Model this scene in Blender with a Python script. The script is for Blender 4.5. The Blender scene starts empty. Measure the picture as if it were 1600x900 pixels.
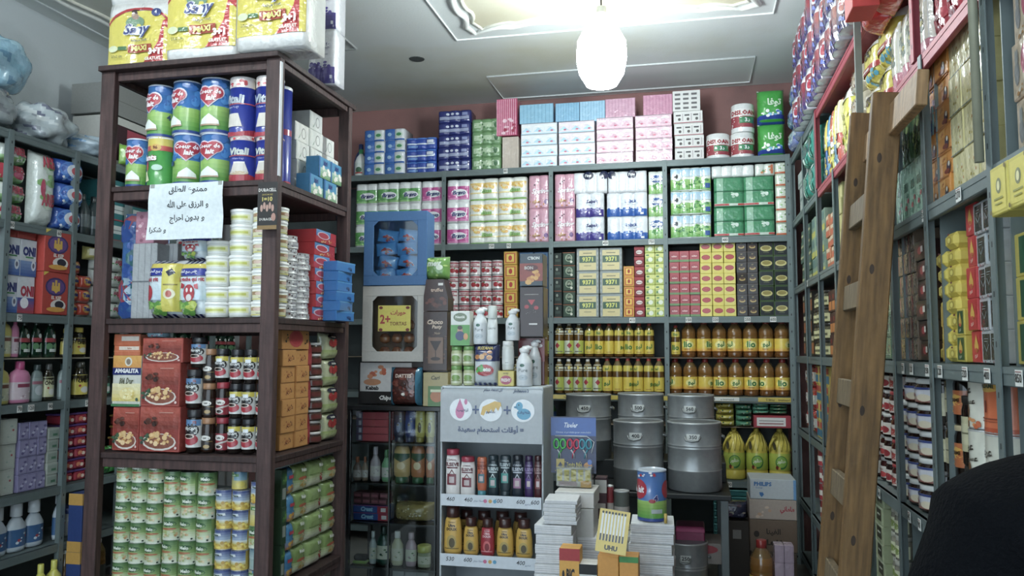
import bpy, math, random
from math import sin, cos, pi, radians as rad
from mathutils import Vector, Matrix

scn = bpy.context.scene
COL = scn.collection

# ---------------------------------------------------------------- camera, world, lights
YAW, PITCH, ROLL, FPX, EYE = rad(-12.666), rad(4.441), rad(-0.1), 1254.0, 1.6
cam_d = bpy.data.cameras.new('camera'); cam_o = bpy.data.objects.new('camera', cam_d); COL.objects.link(cam_o)
cam_d.sensor_width = 36; cam_d.lens = 36 * FPX / 1600; cam_d.clip_start = .02
F_ = Vector((sin(YAW) * cos(PITCH), cos(YAW) * cos(PITCH), sin(PITCH)))
R0 = Vector((cos(YAW), -sin(YAW), 0)); U0 = R0.cross(F_)
R_ = cos(ROLL) * R0 - sin(ROLL) * U0; U_ = cos(ROLL) * U0 + sin(ROLL) * R0
cam_o.matrix_world = Matrix(((R_.x, U_.x, -F_.x, 0), (R_.y, U_.y, -F_.y, 0), (R_.z, U_.z, -F_.z, EYE), (0, 0, 0, 1)))
scn.camera = cam_o

w = bpy.data.worlds.new('world'); scn.world = w; w.use_nodes = True
w.node_tree.nodes['Background'].inputs[0].default_value = (.62, .75, .85, 1)
w.node_tree.nodes['Background'].inputs[1].default_value = 2.2
scn.view_settings.view_transform = 'Standard'; scn.view_settings.look = 'None'
scn.view_settings.gamma = 1; scn.view_settings.use_curve_mapping = False
scn.view_settings.exposure = 0.62
LAMP_W = 58.0        # emission of the hanging lamp's glass
TUBE_W = 60.0         # emission of the ceiling tubes behind the camera
random.seed(7)

def ray(px, py):
    return F_ + R_ * ((px - 800) / FPX) - U_ * ((py - 450) / FPX)
def hit(px, py, ax, c):
    d = ray(px, py); o = Vector((0, 0, EYE)); return o + d * ((c - o[ax]) / d[ax])
def proj(p):
    d = Vector(p) - Vector((0, 0, EYE)); z = d.dot(F_)
    return 800 + FPX * d.dot(R_) / z, 450 - FPX * d.dot(U_) / z

class Plane_:
    """a shelf front: B faces the room from the back, R from the right wall, L from the left wall"""
    def __init__(s, k, c): s.k, s.c = k, c
    def uz(s, px, py):
        p = hit(px, py, 1 if s.k == 'B' else 0, s.c)
        return (p.x if s.k == 'B' else -p.y if s.k == 'R' else p.y), p.z
    def u(s, px, z):
        py = 500
        for _ in range(5): py = proj(s.P(s.uz(px, py)[0], 0, z))[1]
        return s.uz(px, py)[0]
    def P(s, u, dd, z):
        return Vector((u, s.c + dd, z)) if s.k == 'B' else Vector((s.c + dd, -u, z)) if s.k == 'R' else Vector((s.c - dd, u, z))
    @property
    def rot(s): return {'B': 0, 'R': -pi / 2, 'L': pi / 2}[s.k]
BK, RT, LF = Plane_('B', 6.5), Plane_('R', .77), Plane_('L', -3.8)
RF, RS = Plane_('B', 3.6), Plane_('L', -2.02)

# ---------------------------------------------------------------- colour and materials
def lin(h):
    if not isinstance(h, str): return h
    q = [(c / 12.92 if c <= .04045 else ((c + .055) / 1.055) ** 2.4) for c in (int(h[i:i + 2], 16) / 255 for i in (0, 2, 4))]
    g = .3 * q[0] + .6 * q[1] + .1 * q[2]
    return tuple(c + (g - c) * .18 for c in q)
_M = {}
SPEC = {  # rough, metallic, bump, bump scale, coat, transmission
    'card': (.55, 0, .05, 60, .0, 0), 'gloss': (.28, 0, .04, 40, .3, 0), 'film': (.22, 0, .55, 28, .7, 0),
    'matte': (.85, 0, .1, 50, 0, 0), 'plastic': (.3, 0, .03, 20, .2, 0), 'metal': (.33, .45, .08, 30, 0, 0),
    'shelf': (.5, .15, .1, 14, 0, 0), 'wood': (.6, 0, .25, 30, 0, 0), 'oil': (.06, 0, .0, 10, .8, .35),
    'glass': (.05, 0, .0, 10, .3, .5), 'cloth': (.95, 0, .4, 180, 0, 0), 'skin': (.5, 0, .05, 60, 0, 0), 'clear': (.1, 0, .5, 22, .6, .55)}
def mat(name):
    if name in _M: return _M[name]
    m = bpy.data.materials.new(name); m.use_nodes = True; nt = m.node_tree; N = nt.nodes; Lk = nt.links
    b = N['Principled BSDF']
    rg, me, bu, bs, co, tr = SPEC[name]
    a = N.new('ShaderNodeVertexColor'); a.layer_name = 'Col'
    tc = N.new('ShaderNodeTexCoord')
    n = N.new('ShaderNodeTexNoise'); n.inputs['Scale'].default_value = bs; n.inputs['Detail'].default_value = 2
    Lk.new(tc.outputs['Object'], n.inputs['Vector'])
    mx = N.new('ShaderNodeMix'); mx.data_type = 'RGBA'; mx.blend_type = 'MULTIPLY'
    mr = N.new('ShaderNodeMapRange'); mr.inputs[3].default_value = .8 if name in ('shelf', 'metal', 'matte') else .88; mr.inputs[4].default_value = 1.08
    Lk.new(n.outputs[0], mr.inputs[0]); mx.inputs[0].default_value = 1
    Lk.new(a.outputs[0], mx.inputs[6]); Lk.new(mr.outputs[0], mx.inputs[7])
    out = mx.outputs[2]
    if name == 'wood':
        mp = N.new('ShaderNodeMapping'); mp.inputs['Scale'].default_value = (30, 30, 2.5)
        n2 = N.new('ShaderNodeTexNoise'); n2.inputs['Scale'].default_value = 2; n2.inputs['Detail'].default_value = 5
        Lk.new(tc.outputs['Object'], mp.inputs[0]); Lk.new(mp.outputs[0], n2.inputs['Vector'])
        r2 = N.new('ShaderNodeMapRange'); r2.inputs[1].default_value = .3; r2.inputs[2].default_value = .7; r2.inputs[3].default_value = .5; r2.inputs[4].default_value = 1.25
        m2 = N.new('ShaderNodeMix'); m2.data_type = 'RGBA'; m2.blend_type = 'MULTIPLY'; m2.inputs[0].default_value = 1
        Lk.new(n2.outputs[0], r2.inputs[0]); Lk.new(out, m2.inputs[6]); Lk.new(r2.outputs[0], m2.inputs[7]); out = m2.outputs[2]
    Lk.new(out, b.inputs['Base Color'])
    b.inputs['Roughness'].default_value = rg; b.inputs['Metallic'].default_value = me
    b.inputs['Coat Weight'].default_value = co; b.inputs['Coat Roughness'].default_value = .12
    b.inputs['Transmission Weight'].default_value = tr
    if name == 'cloth': b.inputs['Specular IOR Level'].default_value = .08
    if bu:
        bm = N.new('ShaderNodeBump'); bm.inputs['Strength'].default_value = bu; bm.inputs['Distance'].default_value = .01
        Lk.new(n.outputs[0], bm.inputs['Height']); Lk.new(bm.outputs[0], b.inputs['Normal'])
        if co: Lk.new(bm.outputs[0], b.inputs['Coat Normal'])
    _M[name] = m; return m
def emis(name, col, s):
    m = bpy.data.materials.new(name); m.use_nodes = True; b = m.node_tree.nodes['Principled BSDF']
    b.inputs['Emission Color'].default_value = (*col, 1); b.inputs['Emission Strength'].default_value = s; _M[name] = m; return m
def pane_mat():
    m = bpy.data.materials.new('pane'); m.use_nodes = True; nt = m.node_tree; N = nt.nodes
    for x in list(N): N.remove(x)
    o = N.new('ShaderNodeOutputMaterial'); mi = N.new('ShaderNodeMixShader'); t = N.new('ShaderNodeBsdfTransparent')
    t.inputs[0].default_value = (.9, .93, .93, 1)
    g = N.new('ShaderNodeBsdfGlossy'); g.inputs['Roughness'].default_value = .06; fr = N.new('ShaderNodeFresnel'); fr.inputs[0].default_value = 1.5
    nt.links.new(fr.outputs[0], mi.inputs[0]); nt.links.new(t.outputs[0], mi.inputs[1]); nt.links.new(g.outputs[0], mi.inputs[2]); nt.links.new(mi.outputs[0], o.inputs[0])
    _M['pane'] = m
pane_mat()

# ---------------------------------------------------------------- lettering
_AR = {'ا': 0xFE8D, 'أ': 0xFE83, 'ب': 0xFE8F, 'ة': 0xFE93, 'ت': 0xFE95, 'ج': 0xFE9D, 'ح': 0xFEA1, 'د': 0xFEA9, 'ر': 0xFEAD, 'ز': 0xFEAF, 'س': 0xFEB1, 'ش': 0xFEB5,
       'ص': 0xFEB9, 'ط': 0xFEC1, 'ظ': 0xFEC5, 'ع': 0xFEC9, 'غ': 0xFECD, 'ف': 0xFED1, 'ق': 0xFED5, 'ك': 0xFED9, 'ل': 0xFEDD, 'م': 0xFEE1, 'ن': 0xFEE5, 'ه': 0xFEE9, 'و': 0xFEED, 'ى': 0xFEEF, 'ي': 0xFEF1}
_NJ = set('اأةدرزوى')
def shape(s):
    if not any(c in _AR for c in s): return s
    out = []
    for wd in s.split(' '):
        if wd == 'الله': out.append('\ufdf2'); continue
        r = ''
        for i, c in enumerate(wd):
            if c not in _AR: r += c; continue
            pj = i > 0 and wd[i - 1] in _AR and wd[i - 1] not in _NJ
            nj = i < len(wd) - 1 and wd[i + 1] in _AR and c not in _NJ
            r += chr(_AR[c] + (3 if pj and nj else 2 if nj else 1 if pj else 0))
        out.append(r[::-1])
    return ' '.join(out[::-1])
_T = {}
def glyphs(s, bold=0, shear=0):
    k = (s, bold, shear)
    if k not in _T:
        c = bpy.data.curves.new('t', 'FONT'); c.body = shape(s); c.resolution_u = 3 if any(q in _AR for q in s) else 1 if len(s) > 6 else 2; c.offset = bold; c.shear = shear
        o = bpy.data.objects.new('t', c); COL.objects.link(o)
        me = bpy.data.meshes.new_from_object(o)
        vs = [(v.co.x, v.co.y) for v in me.vertices] or [(0, 0), (1, 0), (0, 1)]; fs = [tuple(p.vertices) for p in me.polygons]
        bpy.data.objects.remove(o); bpy.data.curves.remove(c); bpy.data.meshes.remove(me)
        x0, x1 = min(v[0] for v in vs), max(v[0] for v in vs); y0, y1 = min(v[1] for v in vs), max(v[1] for v in vs)
        hh = max(y1 - y0, 1e-3)
        _T[k] = ([((x - (x0 + x1) / 2) / hh, (y - (y0 + y1) / 2) / hh) for x, y in vs], fs, (x1 - x0) / hh)
    return _T[k]

# ---------------------------------------------------------------- mesh builder
class MB:
    def __init__(s): s.V, s.F, s.C, s.M, s.S = [], [], [], [], []
    def add(s, vs, fs, col, m='card', sm=False):
        b = len(s.V); s.V += [tuple(v) for v in vs]
        cl = isinstance(col, list)
        for i, f in enumerate(fs):
            s.F.append([b + k for k in f]); s.C.append(lin(col[i]) if cl else lin(col)); s.M.append(m); s.S.append(sm)
        return s
    def box(s, cx, cy, z0, w, d, h, col, m='card', bev=.0, rz=0, tilt=0):
        b = min(bev, w / 3, d / 3, h / 3); vs = []; idx = {}
        for ix in (-1, 1):
            for iy in (-1, 1):
                for iz in (-1, 1):
                    for ax in (range(3) if b > 0 else (0,)):
                        c = [ix * w / 2, iy * d / 2, iz * h / 2]
                        if b > 0:
                            for a2 in range(3):
                                if a2 != ax: c[a2] -= (ix, iy, iz)[a2] * b
                        idx[(ix, iy, iz, ax)] = len(vs); vs.append(c)
        def g(ix, iy, iz, ax): return idx[(ix, iy, iz, ax if b > 0 else 0)]
        fs = []
        for ax in range(3):
            o = [a for a in range(3) if a != ax]
            for sg in (-1, 1):
                q = []
                for (p, r) in ((-1, -1), (1, -1), (1, 1), (-1, 1)):
                    c = [0, 0, 0]; c[ax] = sg; c[o[0]] = p; c[o[1]] = r; q.append(g(*c, ax))
                if (sg > 0) == (ax == 1): q.reverse()
                fs.append(q)
        if b > 0:
            for ax in range(3):
                o = [a for a in range(3) if a != ax]
                for p in (-1, 1):
                    for r in (-1, 1):
                        q = []
                        for (sg, a2) in ((-1, o[0]), (1, o[0]), (1, o[1]), (-1, o[1])):
                            c = [0, 0, 0]; c[ax] = sg; c[o[0]] = p; c[o[1]] = r; q.append(g(*c, a2))
                        fs.append(q)
            for ix in (-1, 1):
                for iy in (-1, 1):
                    for iz in (-1, 1): fs.append([g(ix, iy, iz, 0), g(ix, iy, iz, 1), g(ix, iy, iz, 2)])
        cr, sr = cos(rz), sin(rz); ct, st = cos(tilt), sin(tilt); o2 = []
        for x, y, z in vs:
            z += h / 2
            y, z = y * ct - z * st, y * st + z * ct
            o2.append((cx + x * cr - y * sr, cy + x * sr + y * cr, z0 + z))
        return s.add(o2, fs, col, m)
    def lathe(s, prof, m='plastic', n=20, cx=0, cy=0, sy=1, cap=True):
        vs = []; fs = []; cs = []; ms = []
        for p in prof:
            for k in range(n):
                a = 2 * pi * k / n; vs.append((cx + p[0] * sin(a), cy - p[0] * cos(a) * sy, p[1]))
        b = len(s.V); s.V += vs
        for i in range(len(prof) - 1):
            c = lin(prof[i][2]); mm = prof[i][3] if len(prof[i]) > 3 else m
            for k in range(n):
                k2 = (k + 1) % n
                s.F.append([b + i * n + k, b + i * n + k2, b + (i + 1) * n + k2, b + (i + 1) * n + k]); s.C.append(c); s.M.append(mm); s.S.append(True)
        if cap:
            s.F.append([b + k for k in range(n)][::-1]); s.C.append(lin(prof[0][2])); s.M.append(m); s.S.append(False)
            s.F.append([b + (len(prof) - 1) * n + k for k in range(n)]); s.C.append(lin(prof[-1][2])); s.M.append(prof[-1][3] if len(prof[-1]) > 3 else m); s.S.append(False)
        return s
    def tube(s, pts, r, col, m='plastic', n=8, closed=False):
        pts = [Vector(p) for p in pts]; vs = []; fs = []; K = len(pts)
        rr = r if isinstance(r, (list, tuple)) else [r] * K
        up = None
        for i, p in enumerate(pts):
            t = (pts[min(i + 1, K - 1)] - pts[max(i - 1, 0)]).normalized() if not closed else (pts[(i + 1) % K] - pts[i - 1]).normalized()
            if up is None: up = t.orthogonal().normalized()
            up = (up - t * up.dot(t)).normalized(); sd = t.cross(up)
            for k in range(n):
                a = 2 * pi * k / n; vs.append(p + (up * cos(a) + sd * sin(a)) * rr[i])
        for i in range(K if closed else K - 1):
            j = (i + 1) % K
            for k in range(n): fs.append([i * n + k, i * n + (k + 1) % n, j * n + (k + 1) % n, j * n + k])
        if not closed: fs += [list(range(n))[::-1], [(K - 1) * n + k for k in range(n)]]
        return s.add(vs, fs, col, m, True)
    def prism(s, pts, y0, y1, col, m='card', S=None):
        """outline in (x, z) given thickness from y0 to y1"""
        n = len(pts); vs = [(x, y0, z) for x, z in pts] + [(x, y1, z) for x, z in pts]
        fs = [list(range(n)), list(range(n, 2 * n))[::-1]] + [[i, (i + 1) % n + 0, (i + 1) % n + n, i + n] for i in range(n)]
        return s.add(vs, fs, col, m)
    def front(s, w, h, d, f, nu, nv, col, m='film'):
        """a body whose front is displaced by f(u, v): soft packs and pouches"""
        vs = []; fs = []
        for j in range(nv + 1):
            for i in range(nu + 1):
                u = (i / nu - .5) * w; v = j / nv * h; vs.append((u, f(u, v), v))
        for j in range(nv):
            for i in range(nu):
                a = j * (nu + 1) + i; fs.append([a, a + 1, a + nu + 2, a + nu + 1])
        per = [i for i in range(nu + 1)] + [j * (nu + 1) + nu for j in range(1, nv + 1)] + [nv * (nu + 1) + i for i in range(nu - 1, -1, -1)] + [j * (nu + 1) for j in range(nv - 1, 0, -1)]
        b = len(vs); L = len(per)
        for ring, (k, yy) in enumerate(((1, .25), (.97, 1))):
            for q in per:
                x, y, z = vs[q]; vs.append((x * (1.0 if ring == 0 else .98), y + (d / 2 - y) * yy, h / 2 + (z - h / 2) * (1.0 if ring == 0 else .98)))
        for q in range(L):
            q2 = (q + 1) % L
            fs.append([per[q2], per[q], b + q, b + q2]); fs.append([b + q2, b + q, b + L + q, b + L + q2])
        fs.append([b + L + q for q in range(L)][::-1])
        return s.add(vs, fs, col, m, True)
    # decals on a surface S(u, v, off)
    def rect(s, S, u0, u1, v0, v1, col, off, m, nu=1, nv=1, col2=None):
        vs = []; fs = []; cs = []
        c1, c2 = lin(col), lin(col2) if col2 else None
        for j in range(nv + 1):
            for i in range(nu + 1): vs.append(S(u0 + (u1 - u0) * i / nu, v0 + (v1 - v0) * j / nv, off))
        for j in range(nv):
            for i in range(nu):
                a = j * (nu + 1) + i; fs.append([a, a + 1, a + nu + 2, a + nu + 1])
                t = (j + .5) / nv; cs.append(tuple(x + (y - x) * t for x, y in zip(c1, c2)) if c2 else c1)
        return s.add(vs, fs, cs, m, True)
    def ell(s, S, cu, cv, ru, rv, col, off, m, n=14, rings=2):
        vs = [S(cu, cv, off)]; fs = []
        for r in range(1, rings + 1):
            for k in range(n):
                a = 2 * pi * k / n; vs.append(S(cu + ru * r / rings * cos(a), cv + rv * r / rings * sin(a), off))
        for k in range(n):
            k2 = (k + 1) % n; fs.append([0, 1 + k, 1 + k2])
            for r in range(rings - 1): fs.append([1 + r * n + k, 1 + (r + 1) * n + k, 1 + (r + 1) * n + k2, 1 + r * n + k2])
        return s.add(vs, fs, col, m, True)
    def polyg(s, S, pts, col, off, m, du, dv):
        """an outline laid on a curved surface: cut into small pieces so that it follows"""
        def cut(P, ax, c, keep):
            out = []
            for a, b in zip(P, P[1:] + P[:1]):
                ia, ib = (a[ax] - c) * keep >= 0, (b[ax] - c) * keep >= 0
                if ia: out.append(a)
                if ia != ib:
                    t = (c - a[ax]) / (b[ax] - a[ax]); out.append((a[0] + (b[0] - a[0]) * t, a[1] + (b[1] - a[1]) * t))
            return out
        def bands(P, ax, st):
            lo, hi = min(p[ax] for p in P), max(p[ax] for p in P); n = max(1, math.ceil((hi - lo) / st)); r = []
            for k in range(n):
                Q = cut(P, ax, lo + (hi - lo) * k / n, 1)
                if len(Q) > 2: Q = cut(Q, ax, lo + (hi - lo) * (k + 1) / n, -1)
                if len(Q) > 2: r.append(Q)
            return r
        for A in bands(list(pts), 0, du):
            for B in bands(A, 1, dv): s.add([S(x, y, off) for x, y in B], [list(range(len(B)))], col, m)
        return s
    def text(s, S, t, cu, cv, h, col, off, m, wmax=None, bold=.01, shear=0):
        vs, fs, W = glyphs(t, bold, shear)
        k = h; kx = h if not wmax or W * h <= wmax else wmax / W
        return s.add([S(cu + x * kx, cv + y * k, off) for x, y in vs], fs, col, m)
    def art(s, S, W, H, art, m='card', nu=1, nv=1, seed=1, o0=.0007):
        rnd = random.Random(seed); off = o0
        for a in art:
            k = a[0]
            if k == 'r': s.rect(S, a[1] * W, a[2] * W, a[3] * H, a[4] * H, a[5], off, m, max(1, round(nu * (a[2] - a[1]))), max(1, round(nv * (a[4] - a[3]))))
            elif k == 'g': s.rect(S, a[1] * W, a[2] * W, a[3] * H, a[4] * H, a[5], off, m, max(1, round(nu * (a[2] - a[1]))), 5, a[6])
            elif k == 'e': s.ell(S, a[1] * W, a[2] * H, a[3] * W, a[4] * H, a[5], off, m)
            elif k == 't': s.text(S, a[1], a[2] * W, a[3] * H, a[4] * H, a[5], off + (.0035 if nu > 12 or nv > 12 else .0014 if nu > 1 else 0), m, (a[6] if len(a) > 6 else .92) * W, (a[7] if len(a) > 7 else .015) + (.01 if m == 'film' else 0), a[8] if len(a) > 8 else 0)
            elif k == 'p': s.polyg(S, [(x * W, y * H) for x, y in a[1]], a[2], off, m, W / 14 if nu > 1 else 9, H / 10 if nv > 2 else 9)
            elif k == 'k':
                for q in range(a[6]):
                    an, rr = rnd.random() * 6.28, rnd.random() ** .5; sz = a[7] * H * rnd.uniform(.6, 1.3)
                    s.ell(S, (a[1] + a[3] * rr * cos(an)) * W, (a[2] + a[4] * rr * sin(an)) * H, sz, sz * rnd.uniform(.5, 1), rnd.choice(a[5]), off + q * .00004, m, n=7, rings=1)
                off += a[6] * .00004
            off += .0005
        return s
    def mesh(s, name):
        me = bpy.data.meshes.new(name); me.from_pydata(s.V, [], s.F)
        slots = sorted(set(s.M)); ix = {k: i for i, k in enumerate(slots)}
        for k in slots: me.materials.append(_M[k] if k in _M else mat(k))
        me.polygons.foreach_set('material_index', [ix[k] for k in s.M]); me.polygons.foreach_set('use_smooth', s.S)
        at = me.color_attributes.new('Col', 'FLOAT_COLOR', 'CORNER'); buf = []
        for f, c in zip(s.F, s.C): buf += [c[0], c[1], c[2], 1.0] * len(f)
        at.data.foreach_set('color', buf); me.update(); return me
    def build(s, name, parent=None, loc=None, rz=0):
        o = bpy.data.objects.new(name, s.mesh(name)); COL.objects.link(o)
        if parent: o.parent = parent
        if loc is not None: o.location = loc
        o.rotation_euler.z = rz
        return o

def flatS(d): return lambda u, v, o: (u, -d / 2 - o, v)
def cylS(r, cx=0, cy=0): return lambda u, v, o: (cx + (r + o) * sin(u / r), cy - (r + o) * cos(u / r), v)
def sideS(w, sg): return (lambda u, v, o: (sg * (w / 2 + o), sg * u, v))
def topS(h): return lambda u, v, o: (u, v, h + o)

# ---------------------------------------------------------------- things
LABELS = {}
def tag(o, label, cat, group=None):
    o['label'] = label; o['category'] = cat
    if group: o['group'] = group
    LABELS.setdefault(label, []).append(o.name)
    n = len(label.replace(',', ' ').split())
    if n < 4 or n > 16: print('LABELLEN', n, label)
    return o
def struct(o): o['kind'] = 'structure'; return o
def make(name, parts):
    """parts: [(None, MB)] own mesh, then (part name, MB) children, ((part, sub), MB) sub-parts"""
    root = None; kids = {}
    if parts[0][0] is not None:
        root = bpy.data.objects.new(name, None); COL.objects.link(root); root.empty_display_size = .05
    for pn, mb in parts:
        if pn is None: root = mb.build(name)
        elif isinstance(pn, tuple): mb.build(pn[1], kids[pn[0]])
        else: kids[pn] = mb.build(pn, root)
    return root
CH = {}
def dup(o, parent=None):
    c = o.copy(); COL.objects.link(c)
    if parent: c.parent = parent
    for k in CH.get(o.name, ()): dup(k, c)
    return c
class Kind:
    """one kind of thing: built on its first use, copied with its parts after that"""
    def __init__(s, name, parts): s.name, s.parts, s.root = name, parts, None
    def get(s):
        s.root = make(s.name, s.parts); s.parts = None
        def reg(o):
            CH[o.name] = list(o.children)
            for k in o.children: reg(k)
        reg(s.root); return s.root
    def put(s, loc, rz, label, cat, group=None, rx=0, ry=0):
        o = dup(s.root) if s.root else s.get()
        o.location = loc; o.rotation_euler = (rx, ry, rz)
        return tag(o, label, cat, group)

ORD = 'first second third fourth fifth sixth seventh eighth ninth tenth eleventh twelfth thirteenth fourteenth'.split()
def where(i, j, nc, nr):
    a = [] 
    if nc > 1: a.append(f'{ORD[i]} from left' if i < nc - 1 or nc == 2 and i == 0 else 'at right end')
    if nr > 1: a.append('bottom row' if j == 0 else 'top row' if j == nr - 1 else f'{ORD[j]} row up')
    return a
def span(P, xl, xr, z0, top, inset=0):
    """numbers of 10 and more are places in the photo, smaller ones are metres"""
    zt = top if abs(top) < 10 else P.uz((xl + xr) / 2, top)[1]
    zm = (z0 + zt) / 2; P = Plane_(P.k, P.c + (inset if P.k != 'L' else -inset))
    u0, u1 = (x if abs(x) < 10 else P.u(x, zm) for x in (xl, xr))
    return min(u0, u1), max(u0, u1), zt
def G(P, name, cat, fn, xl, xr, z0, top, cols, rows, look, place, group=None, d=.2, inset=.04, jit=2.0, skip=(), gap=.965, pick=None, stagger=0):
    """a block of stacked things; xl, xr and top are where it shows in the photo, z0 the shelf it stands on"""
    u0, u1, zt = span(P, xl, xr, z0, top, inset)
    rl = rows if isinstance(rows, list) else [rows] * cols
    mr = max(rl); cw, chh = (u1 - u0) / cols, (zt - z0) / mr
    ks = fn(cw * gap, chh * .995, d)
    ks = [Kind(name, k) for k in (ks if isinstance(ks[0], list) else [ks])]
    grp = group or (f'{look}s, {place}' if cols * mr > 1 else None)
    out = []
    for i in range(cols):
        for j in range(rl[i]):
            if (i, j) in skip: continue
            k = ks[pick(i, j) if pick else (i * 5 + j * 3) % len(ks)]
            rz = P.rot + rad(random.uniform(-jit, jit))
            ex = random.uniform(0, .012)
            lb = ', '.join([look] + where(i, j, cols, rl[i] if cols > 1 else mr) + [place])
            out.append(k.put(P.P(u0 + cw * (i + .5), inset + ex + d / 2, z0 + j * chh + .001), rz, lb, cat, grp))
    return out
def one(P, name, cat, parts_fn, xl, xr, z0, top, label, d=.2, inset=.04, rz=0, group=None):
    u0, u1, zt = span(P, xl, xr, z0, top, inset)
    return Kind(name, parts_fn(u1 - u0, zt - z0, d)).put(P.P((u0 + u1) / 2, inset + d / 2, z0 + .001), P.rot + rz, label, cat, group)

# ---------------------------------------------------------------- builders of goods: each returns f(w, h, d) -> parts
def carton(base, art=(), m='card', sart=None, tart=None, seed=1):
    def f(w, h, d):
        b = MB().box(0, 0, 0, w, d, h, base, m, min(.0025, w * .04))
        b.art(flatS(d), w, h, art, m, seed=seed)
        if sart:
            for sg in (-1, 1): b.art(sideS(w, sg), d, h, sart, m, seed=seed + 1)
        # glued flap seam and lid fold on top
        b.rect(topS(h), -w * .46, w * .46, -.001, .001, '8a8278', .0006, m)
        return [(None, b)]
    return f
def can(base, art, top='b9bcbd', seed=1, n=18, m='gloss', lid=None):
    def f(w, h, d):
        r = min(w, 9) / 2; e = h * .035
        b = MB().lathe([(r * .96, 0, top, 'metal'), (r, e * .4, top, 'metal'), (r * .975, e, base), (r * .975, h - e, top, 'metal'), (r, h - e * .4, top, 'metal'), (r * .95, h, top, 'metal'), (r * .9, h - e * .5, top, 'metal')], m, n)
        b.art(cylS(r * .976), 2 * r * 1.4, h, art, m, nu=12, nv=1, seed=seed)
        parts = [(None, b)]
        if lid:
            parts.append(('lid', MB().lathe([(r * 1.02, h * .93, lid), (r * 1.02, h * .99, lid), (r * .95, h * .999, lid)], 'plastic', n)))
        return parts
    return f
def tube_tin(base, art, topband, lid='dfe3e6', seed=1):
    def f(w, h, d):
        r = w / 2
        b = MB().lathe([(r * .97, 0, 'c8ccd0'), (r * .985, h * .012, 'c8ccd0'), (r * .985, h * .022, base), (r * .985, h * .965, base)], 'gloss', 28)
        b.art(cylS(r * .986), 2 * r * 1.42, h, art, 'gloss', nu=16, nv=2, seed=seed)
        l = MB().lathe([(r * .99, h * .955, topband), (r, h * .965, lid), (r, h * .99, lid), (r * .94, h * .997, lid), (r * .93, h * .98, lid)], 'plastic', 28)
        return [(None, b), ('lid', l)]
    return f
def tub(art, lid='f2f2ee', body='eef0ea', taper=.9, seed=1, parts=True):
    def f(w, h, d):
        r = w / 2
        b = MB().lathe([(r * taper * .95, 0, body), (r * taper, h * .03, body), (r * .96, h * .80, body)], 'plastic', 24)
        S = lambda u, v, o: cylS(r * (taper + (.96 - taper) * v / (h * .8)) + .0005)(u, v, o)
        b.art(S, 2 * r * 1.3, h * .8, art, 'gloss', nu=12, seed=seed)
        l = MB().lathe([(r * .97, h * .78, lid), (r, h * .80, lid), (r, h * .96, lid), (r * .97, h * .985, lid), (r * .86, h * .985, lid), (r * .84, h * .965, lid)], 'plastic', 24)
        return [(None, b), ('lid', l)]
    return f
def jar(body, lid, art, label, lh=.16, neck=.86, m='glass', square=0, lab=(.12, .62), seed=1, n=18):
    def f(w, h, d):
        r = w / 2; t = 1 - lh
        b = MB().lathe([(r * .86, 0, body), (r * .97, h * .03, body), (r * .97, h * (t - .12), body), (r * neck, h * (t - .03), body), (r * neck, h * t, body)], m, n)
        l = MB().lathe([(r * (neck + .04), h * (t - .01), lid), (r * (neck + .06), h * t, lid), (r * (neck + .06), h * .985, lid), (r * neck, h * .998, lid)], 'plastic', n)
        q = MB(); H = h * (lab[1] - lab[0]); S0 = cylS(r * .975); S = lambda u, v, o: S0(u, v + h * lab[0], o)
        q.rect(S, -r * 1.9, r * 1.9, 0, H, label, .0003, 'gloss', 14, 1)
        q.art(S, 2 * r * 1.3, H, art, 'gloss', nu=10, seed=seed, o0=.0009)
        return [(None, b), ('lid', l), ('label', q)]
    return f
def bottle(prof, body, cap, labels, m='oil', capr=(.3, .9, 1.0), sy=1, n=20, seed=1, capm='plastic'):
    """prof: [(r, z)] as shares of half width and height; labels: [(z0, z1, colour, art)]"""
    def f(w, h, d):
        r = w / 2
        b = MB().lathe([(p[0] * r, p[1] * h, p[2] if len(p) > 2 else body) for p in prof], m, n, sy=sy)
        cr, c0, c1 = capr
        c = MB().lathe([(cr * r, c0 * h, cap), (cr * r * 1.02, c0 * h + .001, cap), (cr * r, c1 * h - .003, cap), (cr * r * .85, c1 * h, cap)], capm, 14, sy=1)
        parts = [(None, b), ('cap', c)]
        def rad_at(z):
            for (a, b_) in zip(prof, prof[1:]):
                if a[1] <= z <= b_[1]: return a[0] + (b_[0] - a[0]) * ((z - a[1]) / max(1e-6, b_[1] - a[1]))
            return 1
        for (z0, z1, c_, art) in labels:
            q = MB(); H = h * (z1 - z0)
            def S(u, v, o, z0=z0):
                rr = r * rad_at(z0 + v / h) + .0008 + o
                return (rr * sin(u / r), -rr * cos(u / r) * sy, v + z0 * h)
            if c_: q.rect(S, -r * 1.9, r * 1.9, 0, H, c_, .0003, 'gloss', 14, 2)
            q.art(S, 2 * r * 1.3, H, art, 'gloss', nu=10, nv=3, seed=seed, o0=.0009)
            parts.append(('label', q))
        return parts
    return f
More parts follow.
